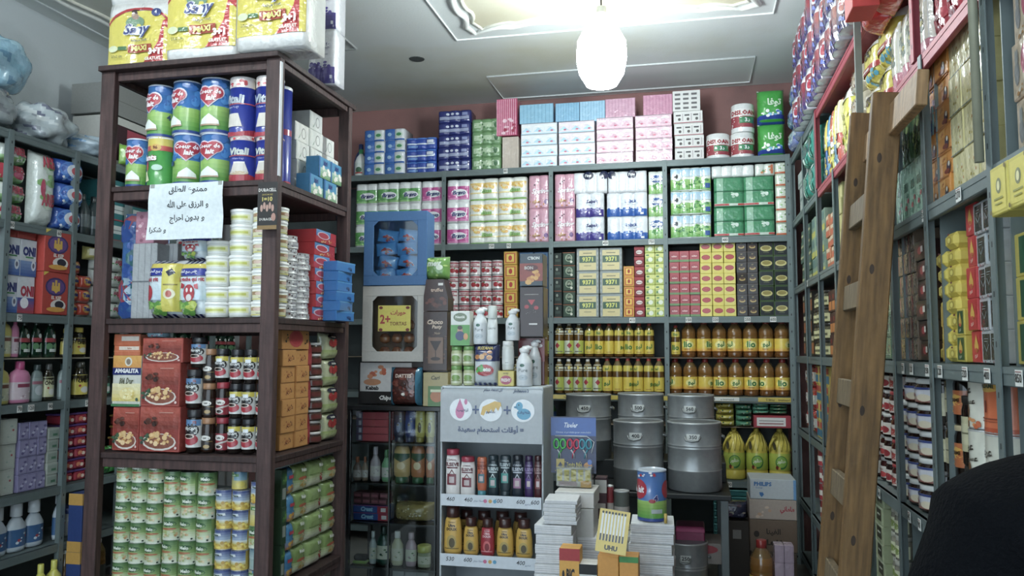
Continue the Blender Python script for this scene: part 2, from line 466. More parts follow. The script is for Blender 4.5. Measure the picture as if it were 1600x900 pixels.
def pouch(base, art, m='film', seed=1, crimp=True, nn=12):
    def f(w, h, d):
        d0, d = d, min(d, w * .5, .12); sh = (d0 - d) * .5
        def S(u, v, o):
            a = min(1, abs(2 * u / w)); b = min(1, abs(2 * v / h - 1))
            return (u, d * .35 - sh - d * .85 * ((1 - a ** 4) * (1 - b ** 4)) ** .45 - o * 1.5, v)
        mb = MB().front(w, h, d * .9 - sh * 2, lambda u, v: S(u, v, 0)[1], nn, nn, base, m)
        mb.art(S, w, h, art, m, nu=nn, nv=nn, seed=seed, o0=.0025)
        if crimp:
            for zz in (.012, .97):
                mb.rect(lambda u, v, o: (u, d * .33 - sh, v), -w * .5, w * .5, h * zz, h * (zz + .018), 'd8d8d8', 0, m)
        return [(None, mb)]
    return f
def rolls(base, art, nc=2, nr=1, m='film', seed=1, amp=.16, lay=False):
    """a wrapped pack of paper rolls: the film follows the rolls inside"""
    def f(w, h, d):
        cw, rh = w / nc, h / nr
        def y_(u, v):
            lu = ((u + w / 2) / cw) % 1 * 2 - 1 if abs(u) < w / 2 - 1e-6 else 1
            lv = (v / rh) % 1 * 2 - 1 if 1e-6 < v < h - 1e-6 else 1
            if lay: lu, lv = lv, lu; c_ = rh
            else: c_ = cw
            return -d / 2 + amp * c_ * (1 - max(0, 1 - lu * lu) ** .5) + .06 * c_ * max(0, abs(lv) - .75) * 4
        S = lambda u, v, o: (u, y_(u, v) - o * 1.4, v)
        nu, nv = 8 * nc, 8 * nr
        mb = MB().front(w, h, d, y_, nu, nv, base, m)
        mb.art(S, w, h, art, m, nu=nu, nv=nv, seed=seed, o0=.002)
        return [(None, mb)]
    return f
# ---------------------------------------------------------------- the room
XL, XR, YB, YF, ZC = -4.24, 1.22, 6.95, -1.6, 3.85
def wallmat(name, c1, c2, scale, rough=.85, thr=(.45, .7)):
    m = bpy.data.materials.new(name); m.use_nodes = True; nt = m.node_tree; N = nt.nodes; b = N['Principled BSDF']
    tc = N.new('ShaderNodeTexCoord'); n = N.new('ShaderNodeTexNoise'); n.inputs['Scale'].default_value = scale; n.inputs['Detail'].default_value = 6
    r = N.new('ShaderNodeMapRange'); r.inputs[1].default_value = thr[0]; r.inputs[2].default_value = thr[1]
    mx = N.new('ShaderNodeMix'); mx.data_type = 'RGBA'; mx.inputs[6].default_value = (*lin(c1), 1); mx.inputs[7].default_value = (*lin(c2), 1)
    nt.links.new(tc.outputs['Object'], n.inputs['Vector']); nt.links.new(n.outputs[0], r.inputs[0]); nt.links.new(r.outputs[0], mx.inputs[0]); nt.links.new(mx.outputs[2], b.inputs['Base Color'])
    n2 = N.new('ShaderNodeTexNoise'); n2.inputs['Scale'].default_value = 60; bp = N.new('ShaderNodeBump'); bp.inputs['Strength'].default_value = .12; bp.inputs['Distance'].default_value = .01
    nt.links.new(tc.outputs['Object'], n2.inputs['Vector']); nt.links.new(n2.outputs[0], bp.inputs['Height']); nt.links.new(bp.outputs[0], b.inputs['Normal'])
    b.inputs['Roughness'].default_value = rough; _M[name] = m; return m
wallmat('plaster', 'dadedb', 'c9c4a4', .55, .8, (.52, .75))
wallmat('cream_plaster', 'd4cfb6', 'c4b48a', 1.2, .8, (.4, .8))
wallmat('rose_wall', '9c6c66', '7d5a56', 1.5)
wallmat('grey_wall', 'b4bcbe', '9ca4a6', 1.2)
wallmat('floor_tile', '6f6a62', '57534d', 4, .4)
def slab(name, x0, x1, y0, y1, z0, z1, m):
    o = MB().box((x0 + x1) / 2, (y0 + y1) / 2, z0, x1 - x0, y1 - y0, z1 - z0, 'ffffff', m).build(name); struct(o); return o
slab('floor', XL - .1, XR + .1, YF, YB + .1, -.1, 0, 'floor_tile')
slab('ceiling', XL - .1, XR + .1, YF, YB + .1, ZC, ZC + .1, 'plaster')
slab('wall_back', XL - .1, XR + .1, YB, YB + .1, 0, ZC, 'rose_wall')
slab('wall_left', XL - .1, XL, YF, YB, 0, ZC, 'grey_wall')
slab('wall_right', XR, XR + .1, YF, YB, 0, ZC, 'grey_wall')
# moulded ceiling panels: a thin straight bead, a wavy double bead inside it and cream plaster within
def moulding(n, x0, x1, y0, y1, cream=True):
    t = MB(); z = ZC - .004
    t.tube([(x0, y0, z), (x1, y0, z), (x1, y1, z), (x0, y1, z)], .008, 'e4e8e6', 'matte', 6, True)
    def wavy(ins, amp):
        pts = []
        X0, X1, Y0, Y1 = x0 + ins, x1 - ins, y0 + ins, y1 - ins
        for (a, b) in (((X0, Y1), (X1, Y1)), ((X1, Y1), (X1, Y0)), ((X1, Y0), (X0, Y0)), ((X0, Y0), (X0, Y1))):
            L = math.dist(a, b); nx, ny = (b[1] - a[1]) / L, -(b[0] - a[0]) / L
            for k in range(48):
                s = k / 48; e = min(s, 1 - s) * L
                o = amp * (cos(8 * pi * s) if e > .25 else -3 * cos(e / .25 * pi / 2) + 1.6 * sin(e / .25 * pi))
                pts.append((a[0] + (b[0] - a[0]) * s + nx * o, a[1] + (b[1] - a[1]) * s + ny * o, z))
        return pts
    p = wavy(.17, .022)
    if n != 3: t.tube(p, .022, 'e2e3dc', 'matte', 8, True)
    if n != 3: t.tube(wavy(.235, .022), .014, 'd8d6c6', 'matte', 8, True)
    struct(t.build(f'trim_{n}'))
    if cream:
        q = wavy(.24, .022); c = ((x0 + x1) / 2, (y0 + y1) / 2)
        vs = [(x, y, ZC - .003) for x, y, _ in q] + [(x, y, ZC - .0005) for x, y, _ in q]; k = len(q)
        struct(MB().add(vs, [list(range(k)), *[[i, (i + 1) % k, (i + 1) % k + k, i + k] for i in range(k)]], 'ffffff', 'cream_plaster').build(f'trim_{n + 4}'))
moulding(1, -1.64, .56, 2.4, 5.45)
moulding(2, -4.1, -2.42, 2.4, 5.45, False)
moulding(3, -1.62, .5, 6.25, 6.85, False)
struct(MB().lathe([(.055, ZC - .006, '4a4d4b'), (.06, ZC - .003, '8d918f'), (.06, ZC, '8d918f')], 'matte', 18, cx=-2.05, cy=5.75).build('trim_8'))
struct(MB().lathe([(.055, ZC - .006, '4a4d4b'), (.06, ZC - .003, '8d918f'), (.06, ZC, '8d918f')], 'matte', 18, cx=-4.0, cy=3.95).build('trim_9'))

# ---------------------------------------------------------------- lamps
emis('lamp_glow', (.86, .97, 1.0), LAMP_W)
emis('tube_glow', (.9, .97, 1.0), TUBE_W)
def pendant(loc, label, s=1.0):
    glass = MB().lathe([(.03, 0, 'ffffff'), (.09, .02, 'ffffff'), (.132, .09, 'ffffff'), (.148, .18, 'ffffff'), (.142, .28, 'ffffff'), (.10, .36, 'ffffff'), (.05, .40, 'ffffff')], 'lamp_glow', 24)  # glass larger than the bulb: the bloom around it is built into the shape
    cap = MB().lathe([(.052, .40, 'e6e6e0'), (.052, .44, 'e6e6e0'), (.03, .455, 'b5b8b8'), (.03, .49, 'b5b8b8')], 'plastic', 18)
    cord = MB().tube([(0, 0, .49), (0, 0, ZC - loc[2])], .005, '2a2a2a')
    tag(make('pendant_lamp', [('lamp_glass', glass), ('socket', cap), ('cord', cord)]), label, 'lamp').location = loc
pendant((-.497, 4.6, 3.13), 'glaring white pendant lamp hanging from the ceiling')
tb = MB().lathe([(.03, -.6, 'ffffff'), (.03, .6, 'ffffff')], 'tube_glow', 14)
for i, (x, y) in enumerate(((-1.3, 1.1), (-3.0, 1.6))):
    fx = MB().box(0, 0, 0, 1.3, .1, .05, 'e8eaea', 'plastic', .008)
    k = Kind('ceiling_tube_light', [(None, fx)]) if i == 0 else k
    if i == 0:
        k.get(); t_ = MB(); t_.V = [(z, y_, -.035 + x_) for x_, y_, z in tb.V]; t_.F, t_.C, t_.M, t_.S = tb.F, tb.C, tb.M, tb.S
        t_.build('tube', k.root); CH[k.root.name] = list(k.root.children)
        for c in k.root.children: CH[c.name] = []
    (k.put if i else lambda loc, rz, lb, c: (setattr(k.root, 'location', loc), tag(k.root, lb, c)))((x, y, ZC - .051), 0, ['white fluorescent ceiling tube above the shop entrance', 'white fluorescent ceiling tube beside the left wall shelves'][i], 'lamp')

# ---------------------------------------------------------------- shelving
GREY = '6d7c7c'
def shelving(name, P, label, cat, posts, levels, depth, col, zt, z0=0, dividers=False, back=True, thin=(), tags=(), bays=None):
    root = bpy.data.objects.new(name, None); COL.objects.link(root); tag(root, label, cat)
    ua, ub = min(posts), max(posts); rot = P.rot
    def put(mb, nm, u, dd, par=root):
        o = mb.build(nm, par)
        if par is root: o.location = P.P(u, dd, 0); o.rotation_euler.z = rot
        return o
    pc = None
    for u in posts:
        pz0, pz1 = z0, zt
        b = MB().box(0, 0, pz0, .036, .004, pz1 - pz0, col, 'shelf').box(-.016, .016, pz0, .004, .03, pz1 - pz0, col, 'shelf')
        for k in range(int((pz1 - pz0) / .13)):
            b.rect(flatS(.004), -.004, .004, pz0 + .05 + k * .13, pz0 + .065 + k * .13, '2e3434', .0005, 'shelf')
        put(b, 'post', u, -.003)
        if dividers and u > -3.5: put(MB().box(0, depth / 2 + .02, z0, .006, depth - .04, zt - z0 - .02, col, 'shelf'), 'side_panel', u, 0)
    boards = {}
    for z in levels:
        b = MB().box(0, depth / 2, z - .02, ub - ua, depth, .018, col, 'shelf').box(0, .012, z - .052, ub - ua, .02, .05, col, 'shelf', .003)
        boards[z] = put(b, 'shelf_board', (ua + ub) / 2, 0)
    for z in thin:
        b = MB().box(0, depth / 2 + .03, z - .006, ub - ua - .06, depth - .06, .005, '8d7a62', 'card')
        put(b, 'tier_board', (ua + ub) / 2, 0)
    if back: put(MB().box(0, depth, z0 + .02, ub - ua, .006, zt - z0 - .05, '4a5353', 'shelf'), 'back_panel', (ua + ub) / 2, .004)
    for (px, z, txt) in tags:
        u = P.u(px, z - .03); wd = .026 * (len(txt) * .42 + .5)
        b = MB().box(0, -.0015, -.02, wd, .0012, .04, 'e4e6e0', 'card', 0, 0)
        b.text(lambda x, y, o: (x, -.003 - o, y), txt, 0, 0, .022, '22221f', .0004, 'card', wd * .85, .02)
        b.rect(lambda x, y, o: (x, -.003 - o, y), -wd * .4, wd * .4, .014, .016, '8a3030', .0004, 'card')
        o = b.build('price_tag', boards[z]); o.location = ((u - (ua + ub) / 2), -.001, z - .028)
    return root
shelving('steel_shelving', BK, 'grey steel shelving along the back wall full of tissue and oil', 'shelf', [.745, -.2, -1.13, -2.06, -2.99, -3.75], [3.135, 2.50, 1.87, 1.245, .60, .12], .42, GREY, 3.135,
         thin=(1.545, 1.008), tags=[(768, 2.5, '150'), (795, 2.5, '90'), (946, 2.5, '450'), (1018, 2.5, '750'), (1133, 2.5, '480'), (988, 1.87, '410'), (1076, 1.87, '150'), (1118, 1.87, '220'), (1168, 1.87, '250'), (1208, 1.87, '600'),
               (790, 3.135, '80'), (1140, .60, '90'), (1222, .60, '120')])
RP = [-6.5, -5.85, -5.25, -4.65, -3.98, -3.4, -2.9, -2.3, -1.7, -1.1]
shelving('steel_shelving', RT, 'grey steel shelving along the right wall behind the ladder', 'shelf', RP, [2.085, 1.563, 1.02, .5, .1], .42, GREY, 2.6, dividers=True,
         tags=[(1262, 2.085, '50'), (1391, 2.085, '70'), (1444, 2.085, '35'), (1499, 2.085, '270'), (1398, 1.563, '60'), (1412, 1.563, '70'), (1425, 1.563, '120'), (1450, 1.563, '150'), (1470, 1.563, '120'), (1509, 1.563, '320'), (1544, 1.563, '400'), (1594, 1.563, '850'),
               (1355, 1.02, '60'), (1375, 1.02, '40'), (1422, 1.02, '45'), (1438, 1.02, '90')])
shelving('steel_shelving', RT, 'grey top shelf section in the far right corner', 'shelf', [-6.49, -5.85, -5.27], [3.1, 2.6], .42, GREY, 3.1, 2.6, back=True)
shelving('wall_shelf', RT, 'red painted top shelves on the right wall', 'shelf', [-5.22, -2.98, -1.1], [3.1, 2.6], .42, 'a8404e', 3.12, 2.605, dividers=False)
tag(MB().box(0, 0, 2.606, .028, .02, 1.22, '7c8580', 'shelf').build('steel_upright', loc=(.752, -Plane_('R', .752).u(1341, 2.9), 0)), 'thin grey upright in front of the red shelves', 'post')
tag(MB().lathe([(.012, 2.1, '9a9c84'), (.012, 3.84, '9a9c84')], 'shelf', 12).build('steel_pipe', loc=(.75, -Plane_('R', .75).u(1524, 2.35), 0)), 'olive grey pipe in front of shiny yellow sachets', 'pipe')
LPs = [1.8, 2.3, 2.8, 3.3, 3.79, 4.3, 4.8, 5.3, 5.85, 6.4]
shelving('steel_shelving', LF, 'grey steel shelving along the left wall with detergents', 'shelf', LPs, [2.86, 2.34, 1.81, 1.285, .765, .42], .42, GREY, 2.86,
         tags=[(30, 1.285, '70'), (48, 1.285, '120'), (78, 1.285, '90'), (18, 2.34, '80'), (92, 2.34, '60'), (30, 1.81, '75'), (136, 1.285, '50')])
# yellow price strip along the oil shelf
s_ = MB().box(0, 0, 0, 1.86, .003, .034, 'c9b02c', 'gloss')
SF = flatS(.003)
s_.rect(SF, .30, .55, .002, .032, 'd8dad6', .0006, 'gloss').rect(SF, .55, .69, .001, .033, '6d7c7c', .0009, 'gloss')
for t, x in (('huile', -.8), ('1 litre', -.62), ('tournesol', -.1), ('280', .345), ('a tournesol', .46), ('5 litres', .78), ('tournesol', .88)):
    s_.text(SF, t, x, .016, .016 if t != '280' else .022, '3a3418', .0014, 'gloss', .1, .015)
tag(s_.build('price_strip', loc=(-.205, 6.492, 1.208)), 'yellow price strip along the shelf edge under the oil bottles', 'sign')

# dark wooden rack in the middle of the shop
rk = bpy.data.objects.new('wooden_rack', None); COL.objects.link(rk); tag(rk, 'dark brown wooden display rack standing in front of left shelving', 'rack')
W1, W2 = '4c3431', '3c2826'
X0, X1, Y0, Y1 = -3.03, -1.99, 3.57, 4.46
rw, rd = X1 - X0, Y1 - Y0
for x in (X0 + .04, X1 - .04):
    for y in (Y0 + .02, Y1 - .03):
        b = MB().box(0, 0, 0, .08 if y < 4 else .07, .045, 3.07, W1, 'wood', .004)
        for zz in (.6, 1.06, 1.72, 2.42, 2.9): b.lathe([(.005, 0, 'c9c3b5'), (.004, .003, 'c9c3b5')], 'metal', 8)
        b.build('post', rk, (x, y, 0))
for zz in (.42, 1.08, 1.76, 2.45, 3.09):
    b = MB()
    b.box(0, 0, zz - .03, rw - (.0 if zz > 3 else .02), rd - .02 if zz < 3 else rd + .06, .028, W2, 'wood', .003)
    b.box(0, -rd / 2 + .035, zz - .075, rw - .17, .03, .045, W1, 'wood', .002)
    b.box(0, rd / 2 - .035, zz - .075, rw - .17, .03, .045, W1, 'wood', .002)
    for sx in (-1, 1): b.box(sx * (rw / 2 - .03), 0, zz - .06, .03, rd - .12, .03, W1, 'wood', .002)
    b.build('shelf_board', rk, ((X0 + X1) / 2, (Y0 + Y1) / 2, 0))
MB().box(0, 0, 2.46, .006, .02, .58, 'c9ccd0', 'plastic').build('corner_strip', rk, (X1 + .001, Y0 + .005, 0))

# ladder leaning on the right shelves
ld = bpy.data.objects.new('wooden_ladder', None); COL.objects.link(ld); tag(ld, 'worn brown wooden ladder leaning against the right wall shelves', 'ladder')
def railx(z): return .415 + .094 * z
LW = '7a5826'
ln = math.atan(.094)
for y, zt_ in ((3.06, 2.53), (3.49, 2.58)):
    o = MB().box(.045, 0, 0, .1, .045, zt_ / cos(ln), LW, 'wood', .004)
    for q in (.5, .95, 1.4, 1.9, 2.3): o.ell(flatS(.045), .03, q, .008, .018, '3a2818', .0007, 'wood')
    r = o.build('rail', ld, (railx(0), y, 0)); r.rotation_euler.y = ln
for z in (.37, .73, 1.08, 1.44, 1.81, 2.14):
    r = MB().box(0, 0, -.05, .03, .40, .1, '7c6a4e', 'wood', .003).build('rung', ld, (railx(z) + .03, 3.275, z)); r.rotation_euler.y = ln
r = MB().box(0, 0, -.055, .035, .86, .115, 'a07b4e', 'wood', .003).build('top_plank', ld, (railx(2.42) + .07, 3.10, 2.42)); r.rotation_euler.y = ln
# ================================================================ goods on the back wall
# --- top of the shelving (z 3.135)
Z = 3.135
G(BK, 'toilet_roll_pack', 'toilet paper', rolls('e6ebee', [('r', -.5, .02, .0, 1, '2f6fc4'), ('r', .02, .5, 0, .12, '2f6fc4'), ('e', .24, .5, .2, .26, 'd6ead8'), ('e', .24, .5, .13, .14, '3f9a5c'), ('e', -.22, .5, .1, .16, 'a8d0ee')], 2, 1), 568, 632, Z, 200, 2, 4,
  'blue white tissue pack', 'top of back shelving', 'small blue and white tissue packs', d=.22)
G(BK, 'toilet_roll_pack', 'toilet paper', rolls('2a50b4', [('r', -.45, .45, .4, .52, 'd8e4f2'), ('r', .2, .42, .55, .8, 'dfe6f2'), ('r', -.42, -.1, .15, .3, '6fa4e4'), ('r', -.5, .5, .86, .97, '4f86dc')], 3, 1, lay=False), 633, 681, Z, 213, 1, 3,
  'bright blue tissue pack', 'top of back shelving', 'bright blue packs beside the navy ones')
G(BK, 'toilet_roll_pack', 'toilet paper', rolls('2c3478', [('r', -.45, .46, .25, .5, '99a2c4'), ('e', -.2, .7, .05, .1, 'c9cfe2'), ('e', -.05, .7, .05, .1, 'c9cfe2'), ('e', .1, .7, .05, .1, 'c9cfe2'), ('r', .25, .42, .55, .8, '7f8abc')], 3, 1), 683, 735, Z, 170, 1, 5,
  'navy and grey tissue pack', 'top of back shelving', 'navy tissue packs near the ceiling')
G(BK, 'toilet_roll_pack', 'toilet paper', rolls('6f9a64', [('r', -.42, .44, .3, .7, 'aac49c'), ('k', 0, .5, .4, .3, ['4c7c4c', 'c9d8c0', '8ab07c'], 18, .08), ('e', .34, .5, .07, .22, '3d6e42')], 3, 1), 736, 783, Z, 183, 1, 4,
  'pale green tissue pack', 'top of back shelving', 'green tissue packs near the pink stack')
sticks = [('r', -.5 + k / 12, -.5 + k / 12 + .02, 0, 1, 'a08a78') for k in range(12)]
one(BK, 'wafer_bundle', 'packet', carton('d9cbbc', sticks, 'film'), 785, 810, Z, 212, 'bundle of cream sticks in clear film under the pink stack', d=.2)
o_ = one(BK, 'napkin_bundle', 'packet', carton('c64a72', [('r', -.5 + k / 10, -.5 + k / 10 + .05, .02, .98, 'e79ab4') for k in range(10)] + [('k', 0, .25, .4, .2, ['b02a50', 'f2c4d2'], 12, .05)], 'film'), 776, 808, BK.uz(795, 210)[1], 152, 'pink striped bundle stacked up to the ceiling above cream sticks', d=.16)
def bigbox(c, c2, rows_=1):
    a = []
    for q in range(3):
        x = -.34 + q * .34
        a += [('p', [(x - .15, .25), (x - .02, .62), (x + .13, .25)], c2), ('r', x - .12, x + .1, .66, .78, 'f4f6f6'), ('e', x + .02, .3, .04, .07, 'd86a8a')]
    return a + [('r', -.5, .5, 0, .1, c2), ('r', -.5, .5, .96, 1, '9a8f94')]
stripes = lambda c: [('r', -.5 + k / 9, -.5 + k / 9 + .012, 0, 1, c) for k in range(10)]
P_, B_ = 'e4b2c8', 'b4dcee'
for (x0, x1, rows_, top, c, lk) in ((813, 871, 4, 190, 'e9eef2', 'light blue and pink napkin carton'), (872, 930, 4, 187, 'efe0e8', 'pale pink napkin carton with blue rows'), (931, 990, 4, 181, 'efd0dc', 'glossy light pink napkin carton'), (992, 1051, 4, 177, 'efcad8', 'glossy rose pink napkin carton')):
    G(BK, 'napkin_carton', 'napkins', carton(c, bigbox(c, B_ if x0 < 900 else P_), 'film', seed=x0), x0, x1, Z, top, 1, rows_, lk, 'upper back wall, film wrapped', 'film wrapped napkin cartons under the lamp, ' + lk, d=.3, jit=1)
ztop = BK.uz(900, 186)[1]
for (x0, x1, tp, c, c2, lb) in ((812, 864, 160, '8cc4e0', '6aa6c8', 'sky blue napkin block on the light blue cartons'), (868, 905, 158, '86bfe0', '649fc4', 'blue ribbed napkin block next to the sky blue one'), (906, 945, 155, '9ccbe6', '74a8ca', 'pale blue ribbed napkin block just under the pendant lamp'),
                                (946, 992, 151, 'd9a4bc', 'c084a0', 'pale pink ribbed napkin block under the lamp'), (1005, 1050, 145, 'd693b0', 'bb7292', 'rose ribbed napkin block beside white patterned cartons')):
    one(BK, 'napkin_block', 'napkins', carton(c, stripes(c2), 'film'), x0, x1, BK.uz((x0 + x1) / 2, {812: 190, 868: 187, 906: 187, 946: 181, 1005: 177}[x0])[1], tp, lb, d=.26, inset=.05)
pat = [('k', 0, .5, .45, .4, ['3c3a3c', '8a3038', 'b9b4b0', '5a5a60'], 26, .05), ('r', -.48, .48, .44, .48, 'a05058')]
pat = [z for q in range(3) for z in (('r', -.42 + q * .3, -.25 + q * .3, .62, .74, '4a4648'), ('e', -.3 + q * .3, .35, .05, .12, '55504e'), ('r', -.2 + q * .3, -.17 + q * .3, .2, .8, 'b9aeb0'))] + [('r', -.5, .5, .03, .09, 'a8505c')]
G(BK, 'tissue_carton', 'tissues', carton('dedcd8', pat), 1053, 1100, Z, 171, 1, 4, 'white printed tissue carton', 'beside rose napkins, top of shelving', 'white printed tissue cartons', d=.3)
one(BK, 'tissue_carton', 'tissues', carton('dcdad6', [('r', -.42 + (q % 3) * .3, -.22 + (q % 3) * .3, .1 + (q // 3) * .22, .2 + (q // 3) * .22, '6a6668') for q in range(12)]), 1051, 1094, BK.uz(1075, 171)[1], 139, 'white patterned carton crowning the printed tissue stack', d=.25, inset=.04)
deter = [('r', -.5, .5, .16, .72, 'a8404a'), ('r', -.5, .5, .55, .8, 'efeae6'), ('t', 'DISLOAN', 0, .67, .17, 'a82430', .95, .03), ('r', -.12, .38, .3, .52, '2f8a58'), ('t', 'د3', .12, .41, .14, 'ffffff'), ('k', -.36, .35, .08, .18, ['f2d8d8'], 6, .03)]
big_roll = lambda w, h, d: [(None, MB().lathe([(w * .49, 0, 'e8e8e6'), (w * .5, h * .02, 'e8e8e6'), (w * .5, h * .97, 'e8e8e6'), (w * .46, h, 'e8e8e6'), (w * .16, h, '9a8f80'), (w * .14, h * .93, '6a6258')], 'film', 26).art(cylS(w * .5), w * 1.4, h, deter, 'film', nu=14))]
G(BK, 'paper_towel_roll', 'paper towel', big_roll, 1103, 1181, Z, 204, 2, 1, 'fat red and white paper towel roll', 'lower towel rolls', 'fat paper towel rolls')
one(BK, 'paper_towel_roll', 'paper towel', big_roll, 1143, 1180, BK.uz(1160, 203)[1], 158, 'fat red and white towel roll on top of another roll', d=.2)
def softbag(c, c2, t, tc='d8f2d0'):
    return pouch(c, [('r', -.5, .5, .0, .2, c2), ('t', t, .1, .55, .26, tc, .6, .03), ('k', 0, .26, .35, .08, ['7fc3e8', 'ffffff', '3f74cc'], 12, .05)])
G(BK, 'diaper_bag', 'diapers', softbag('33a832', '2f4aa8', 'توفا'), 1184, 1229, Z, 133, 1, 2, 'bright green diaper bag with blue base', 'far end of back shelving', 'bright green bags', d=.25)
dishb = [(.8, 0), (1, .05), (1, .55), (.7, .72), (.34, .82), (.3, .86)]
one(BK, 'detergent_bottle', 'detergent', bottle(dishb, 'e9eeea', '2c9a5a', [(.1, .5, 'dfe9e2', [('e', 0, .4, .2, .25, '3c6a4a'), ('r', -.25, .25, .08, .2, 'c84040')])], 'plastic', (.36, .84, 1)), 548, 566, Z, 228, 'white detergent bottle with green cap on back shelving')
one(BK, 'detergent_bottle', 'detergent', bottle(dishb, '2a4a8a', '24407c', [(.1, .5, '3a64b0', [])], 'plastic', (.36, .84, 1)), 547, 567, Z, 212, 'dark blue detergent bottle behind the white one', inset=.2)

# --- tissue shelf (z 2.50)
Z = 2.5
bravo = lambda c, c2: rolls('eef0f0', [('r', -.5, .5, .08, .7, c), ('r', -.5, .5, .08, .16, c2), ('e', .06, .4, .36, .17, 'f4f4f8'), ('t', 'Bravo', .06, .4, .2, '2f3a78', .72, .03, .25), ('k', -.25, .3, .2, .12, [c2], 4, .06)], 2, 1, seed=3)
G(BK, 'toilet_roll_pack', 'toilet paper', bravo('57a84c', '8cc870'), 554, 656, Z, 284, 3, 3, 'green banded tissue pack', 'back wall tissue shelf', 'green banded tissue packs', d=.22)
G(BK, 'toilet_roll_pack', 'toilet paper', bravo('cf4f9c', 'e484bc'), 657, 690, Z, 281, 1, 3, 'magenta banded tissue pack', 'before first post of tissue shelf', 'magenta banded tissue packs', d=.22)
G(BK, 'toilet_roll_pack', 'toilet paper', bravo('cf4f9c', 'e484bc'), 697, 732, Z, 279, 1, 3, 'magenta banded tissue pack', 'beside yellow packs on tissue shelf', 'magenta banded tissue packs', d=.22)
G(BK, 'toilet_roll_pack', 'toilet paper', rolls('eef0e6', [('r', -.5, .5, 0, .06, '86bf4a'), ('g', -.5, .5, .5, .8, 'eef0e6', 'f2c23c'), ('r', -.5, .5, .3, .36, 'f4dc8a'), ('k', 0, .62, .45, .14, ['f0b43a', 'f4cc58', 'f6e08a'], 22, .07), ('t', 'Bissa', .12, .42, .2, '8cc05a', .5, .03, .2)], 2, 1, seed=5), 733, 823, Z, 276, 2, 3,
  'white yellow tissue pack', 'back wall tissue shelf', 'white and yellow tissue packs', d=.24)
spring = rolls('e0a4b8', [('k', 0, .2, .46, .16, ['c87a3c', 'e8bcc8', 'd2905a'], 16, .03), ('k', -.2, .8, .25, .14, ['3a3438', 'd69cb0'], 7, .025), ('t', 'Spring', .08, .5, .2, 'fbf2f6', .85, .03, .3), ('e', .36, .2, .1, .07, '6a2a7a'), ('t', 'papier', -.1, .2, .09, 'c89a3c', .6, .02, .2)], 2, 2, seed=6)
G(BK, 'toilet_roll_pack', 'toilet paper', spring, 826, 859, Z, 272, 1, 2, 'pink tissue pack with white lettering', 'beside yellow packs', 'pink lettered tissue packs', d=.22)
G(BK, 'toilet_roll_pack', 'toilet paper', spring, 866, 898, Z, 270, 1, 2, 'pink tissue pack with white lettering', 'beside white purple packs', 'pink lettered tissue packs', d=.22)
selpak = lambda c, c2, nc=2, sh=.3: rolls('e9edf2', [('g', -.5, .5, 0, sh, c, c), ('k', 0, sh, .48, .05, [c, c2], 16, .06), ('e', .1, .62, .26, .13, 'dfe6f0'), ('t', 'Selpak', .1, .62, .18, '3c5a9c' if c != '4a3f94' else '4a4a80', .8, .03, .15), ('r', .34, .42, .06, .14, 'ffffff')], nc, 1, seed=8)
G(BK, 'toilet_roll_pack', 'toilet paper', selpak('4a3f94', '7a70ba'), 899, 944, Z, 300, 1, 2, 'white tissue pack with purple base', 'tissue shelf middle bay', 'purple based tissue packs', d=.24)
G(BK, 'toilet_roll_pack', 'toilet paper', selpak('2a62b8', '5c90d8', 3), 947, 1012, Z, 299, 1, 2, 'wide white tissue pack with blue base', 'tissue shelf middle bay', 'blue based tissue packs', d=.24)
one(BK, 'toilet_roll_pack', 'toilet paper', rolls('eff1f4', [('e', -.05, .85, .16, .2, '2c3454'), ('e', .42, .85, .14, .2, '2c3454'), ('t', 'Fine', -.05, .84, .14, 'ffffff', .2)], 3, 1), 896, 948, BK.uz(920, 300)[1], 268, 'white roll pack with navy spots above purple based packs', d=.22)
one(BK, 'toilet_roll_pack', 'toilet paper', rolls('eff1f4', [('e', -.4, .85, .1, .2, '2c3454'), ('e', .12, .85, .12, .2, '2c3454'), ('t', 'Fine', .12, .84, .14, 'ffffff', .2)], 4, 1), 950, 1010, BK.uz(980, 299)[1], 266, 'white roll pack with navy spots above blue based packs', d=.22)
smile = lambda nc: [('g', -.5, .5, .0, .5, '68b04a', '9ed070'), ('k', 0, .36, .46, .18, ['4f9a3c', '7fc058', 'a8d884', '3e8a40'], 30, .09), ('g', -.5, .5, .62, .95, 'cfe6f2', 'a4d0ea'), ('e', -.34, .6, .12, .17, 'e9ecec'), ('e', -.36, .62, .05, .1, '33363a'), ('r', .36, .48, .1, .3, '2a5aa4'), ('e', 0, .03, .5, .02, 'ffffff')]
G(BK, 'toilet_roll_pack', 'toilet paper', rolls('e9efe6', [('g', -.5, .5, .0, .4, '7fbc58', 'b8dc90'), ('k', 0, .3, .4, .12, ['4f9a3c', 'a8d884'], 14, .08), ('e', 0, .66, .4, .17, '2a5aa4'), ('t', 'Smile', 0, .66, .19, 'ffffff', .66, .03, .2)], 2, 1, seed=9), 1013, 1040, Z, 266, 1, 3,
  'narrow green pack with blue oval', 'tissue shelf beside post', 'narrow green tissue packs')
G(BK, 'toilet_roll_pack', 'toilet paper', rolls('e9efe6', smile(4), 4, 1, seed=10), 1047, 1112, Z, 260, 1, 3, 'wide green and white roll pack', 'tissue shelf last bay', 'wide green roll packs', d=.24)
G(BK, 'tissue_bale', 'tissues', rolls('3f9464', [('r', -.42, -.2, .05, .98, '8fc0a0'), ('r', -.5, .5, .04, .12, 'd8e4d6'), ('r', -.5, .0, .05, .11, 'c8423c'), ('r', .3, .5, .05, .11, 'c8423c'), ('k', .12, .38, .2, .1, ['d8eadc', 'a8d0b4'], 6, .07), ('r', -.5, .5, .52, .54, '2c7a50')], 1, 2, amp=.03, seed=4), 1115, 1211, Z, 274, 2, 2,
  'dark green tissue bale', 'tissue shelf last bay', 'dark green tissue bales', d=.28)
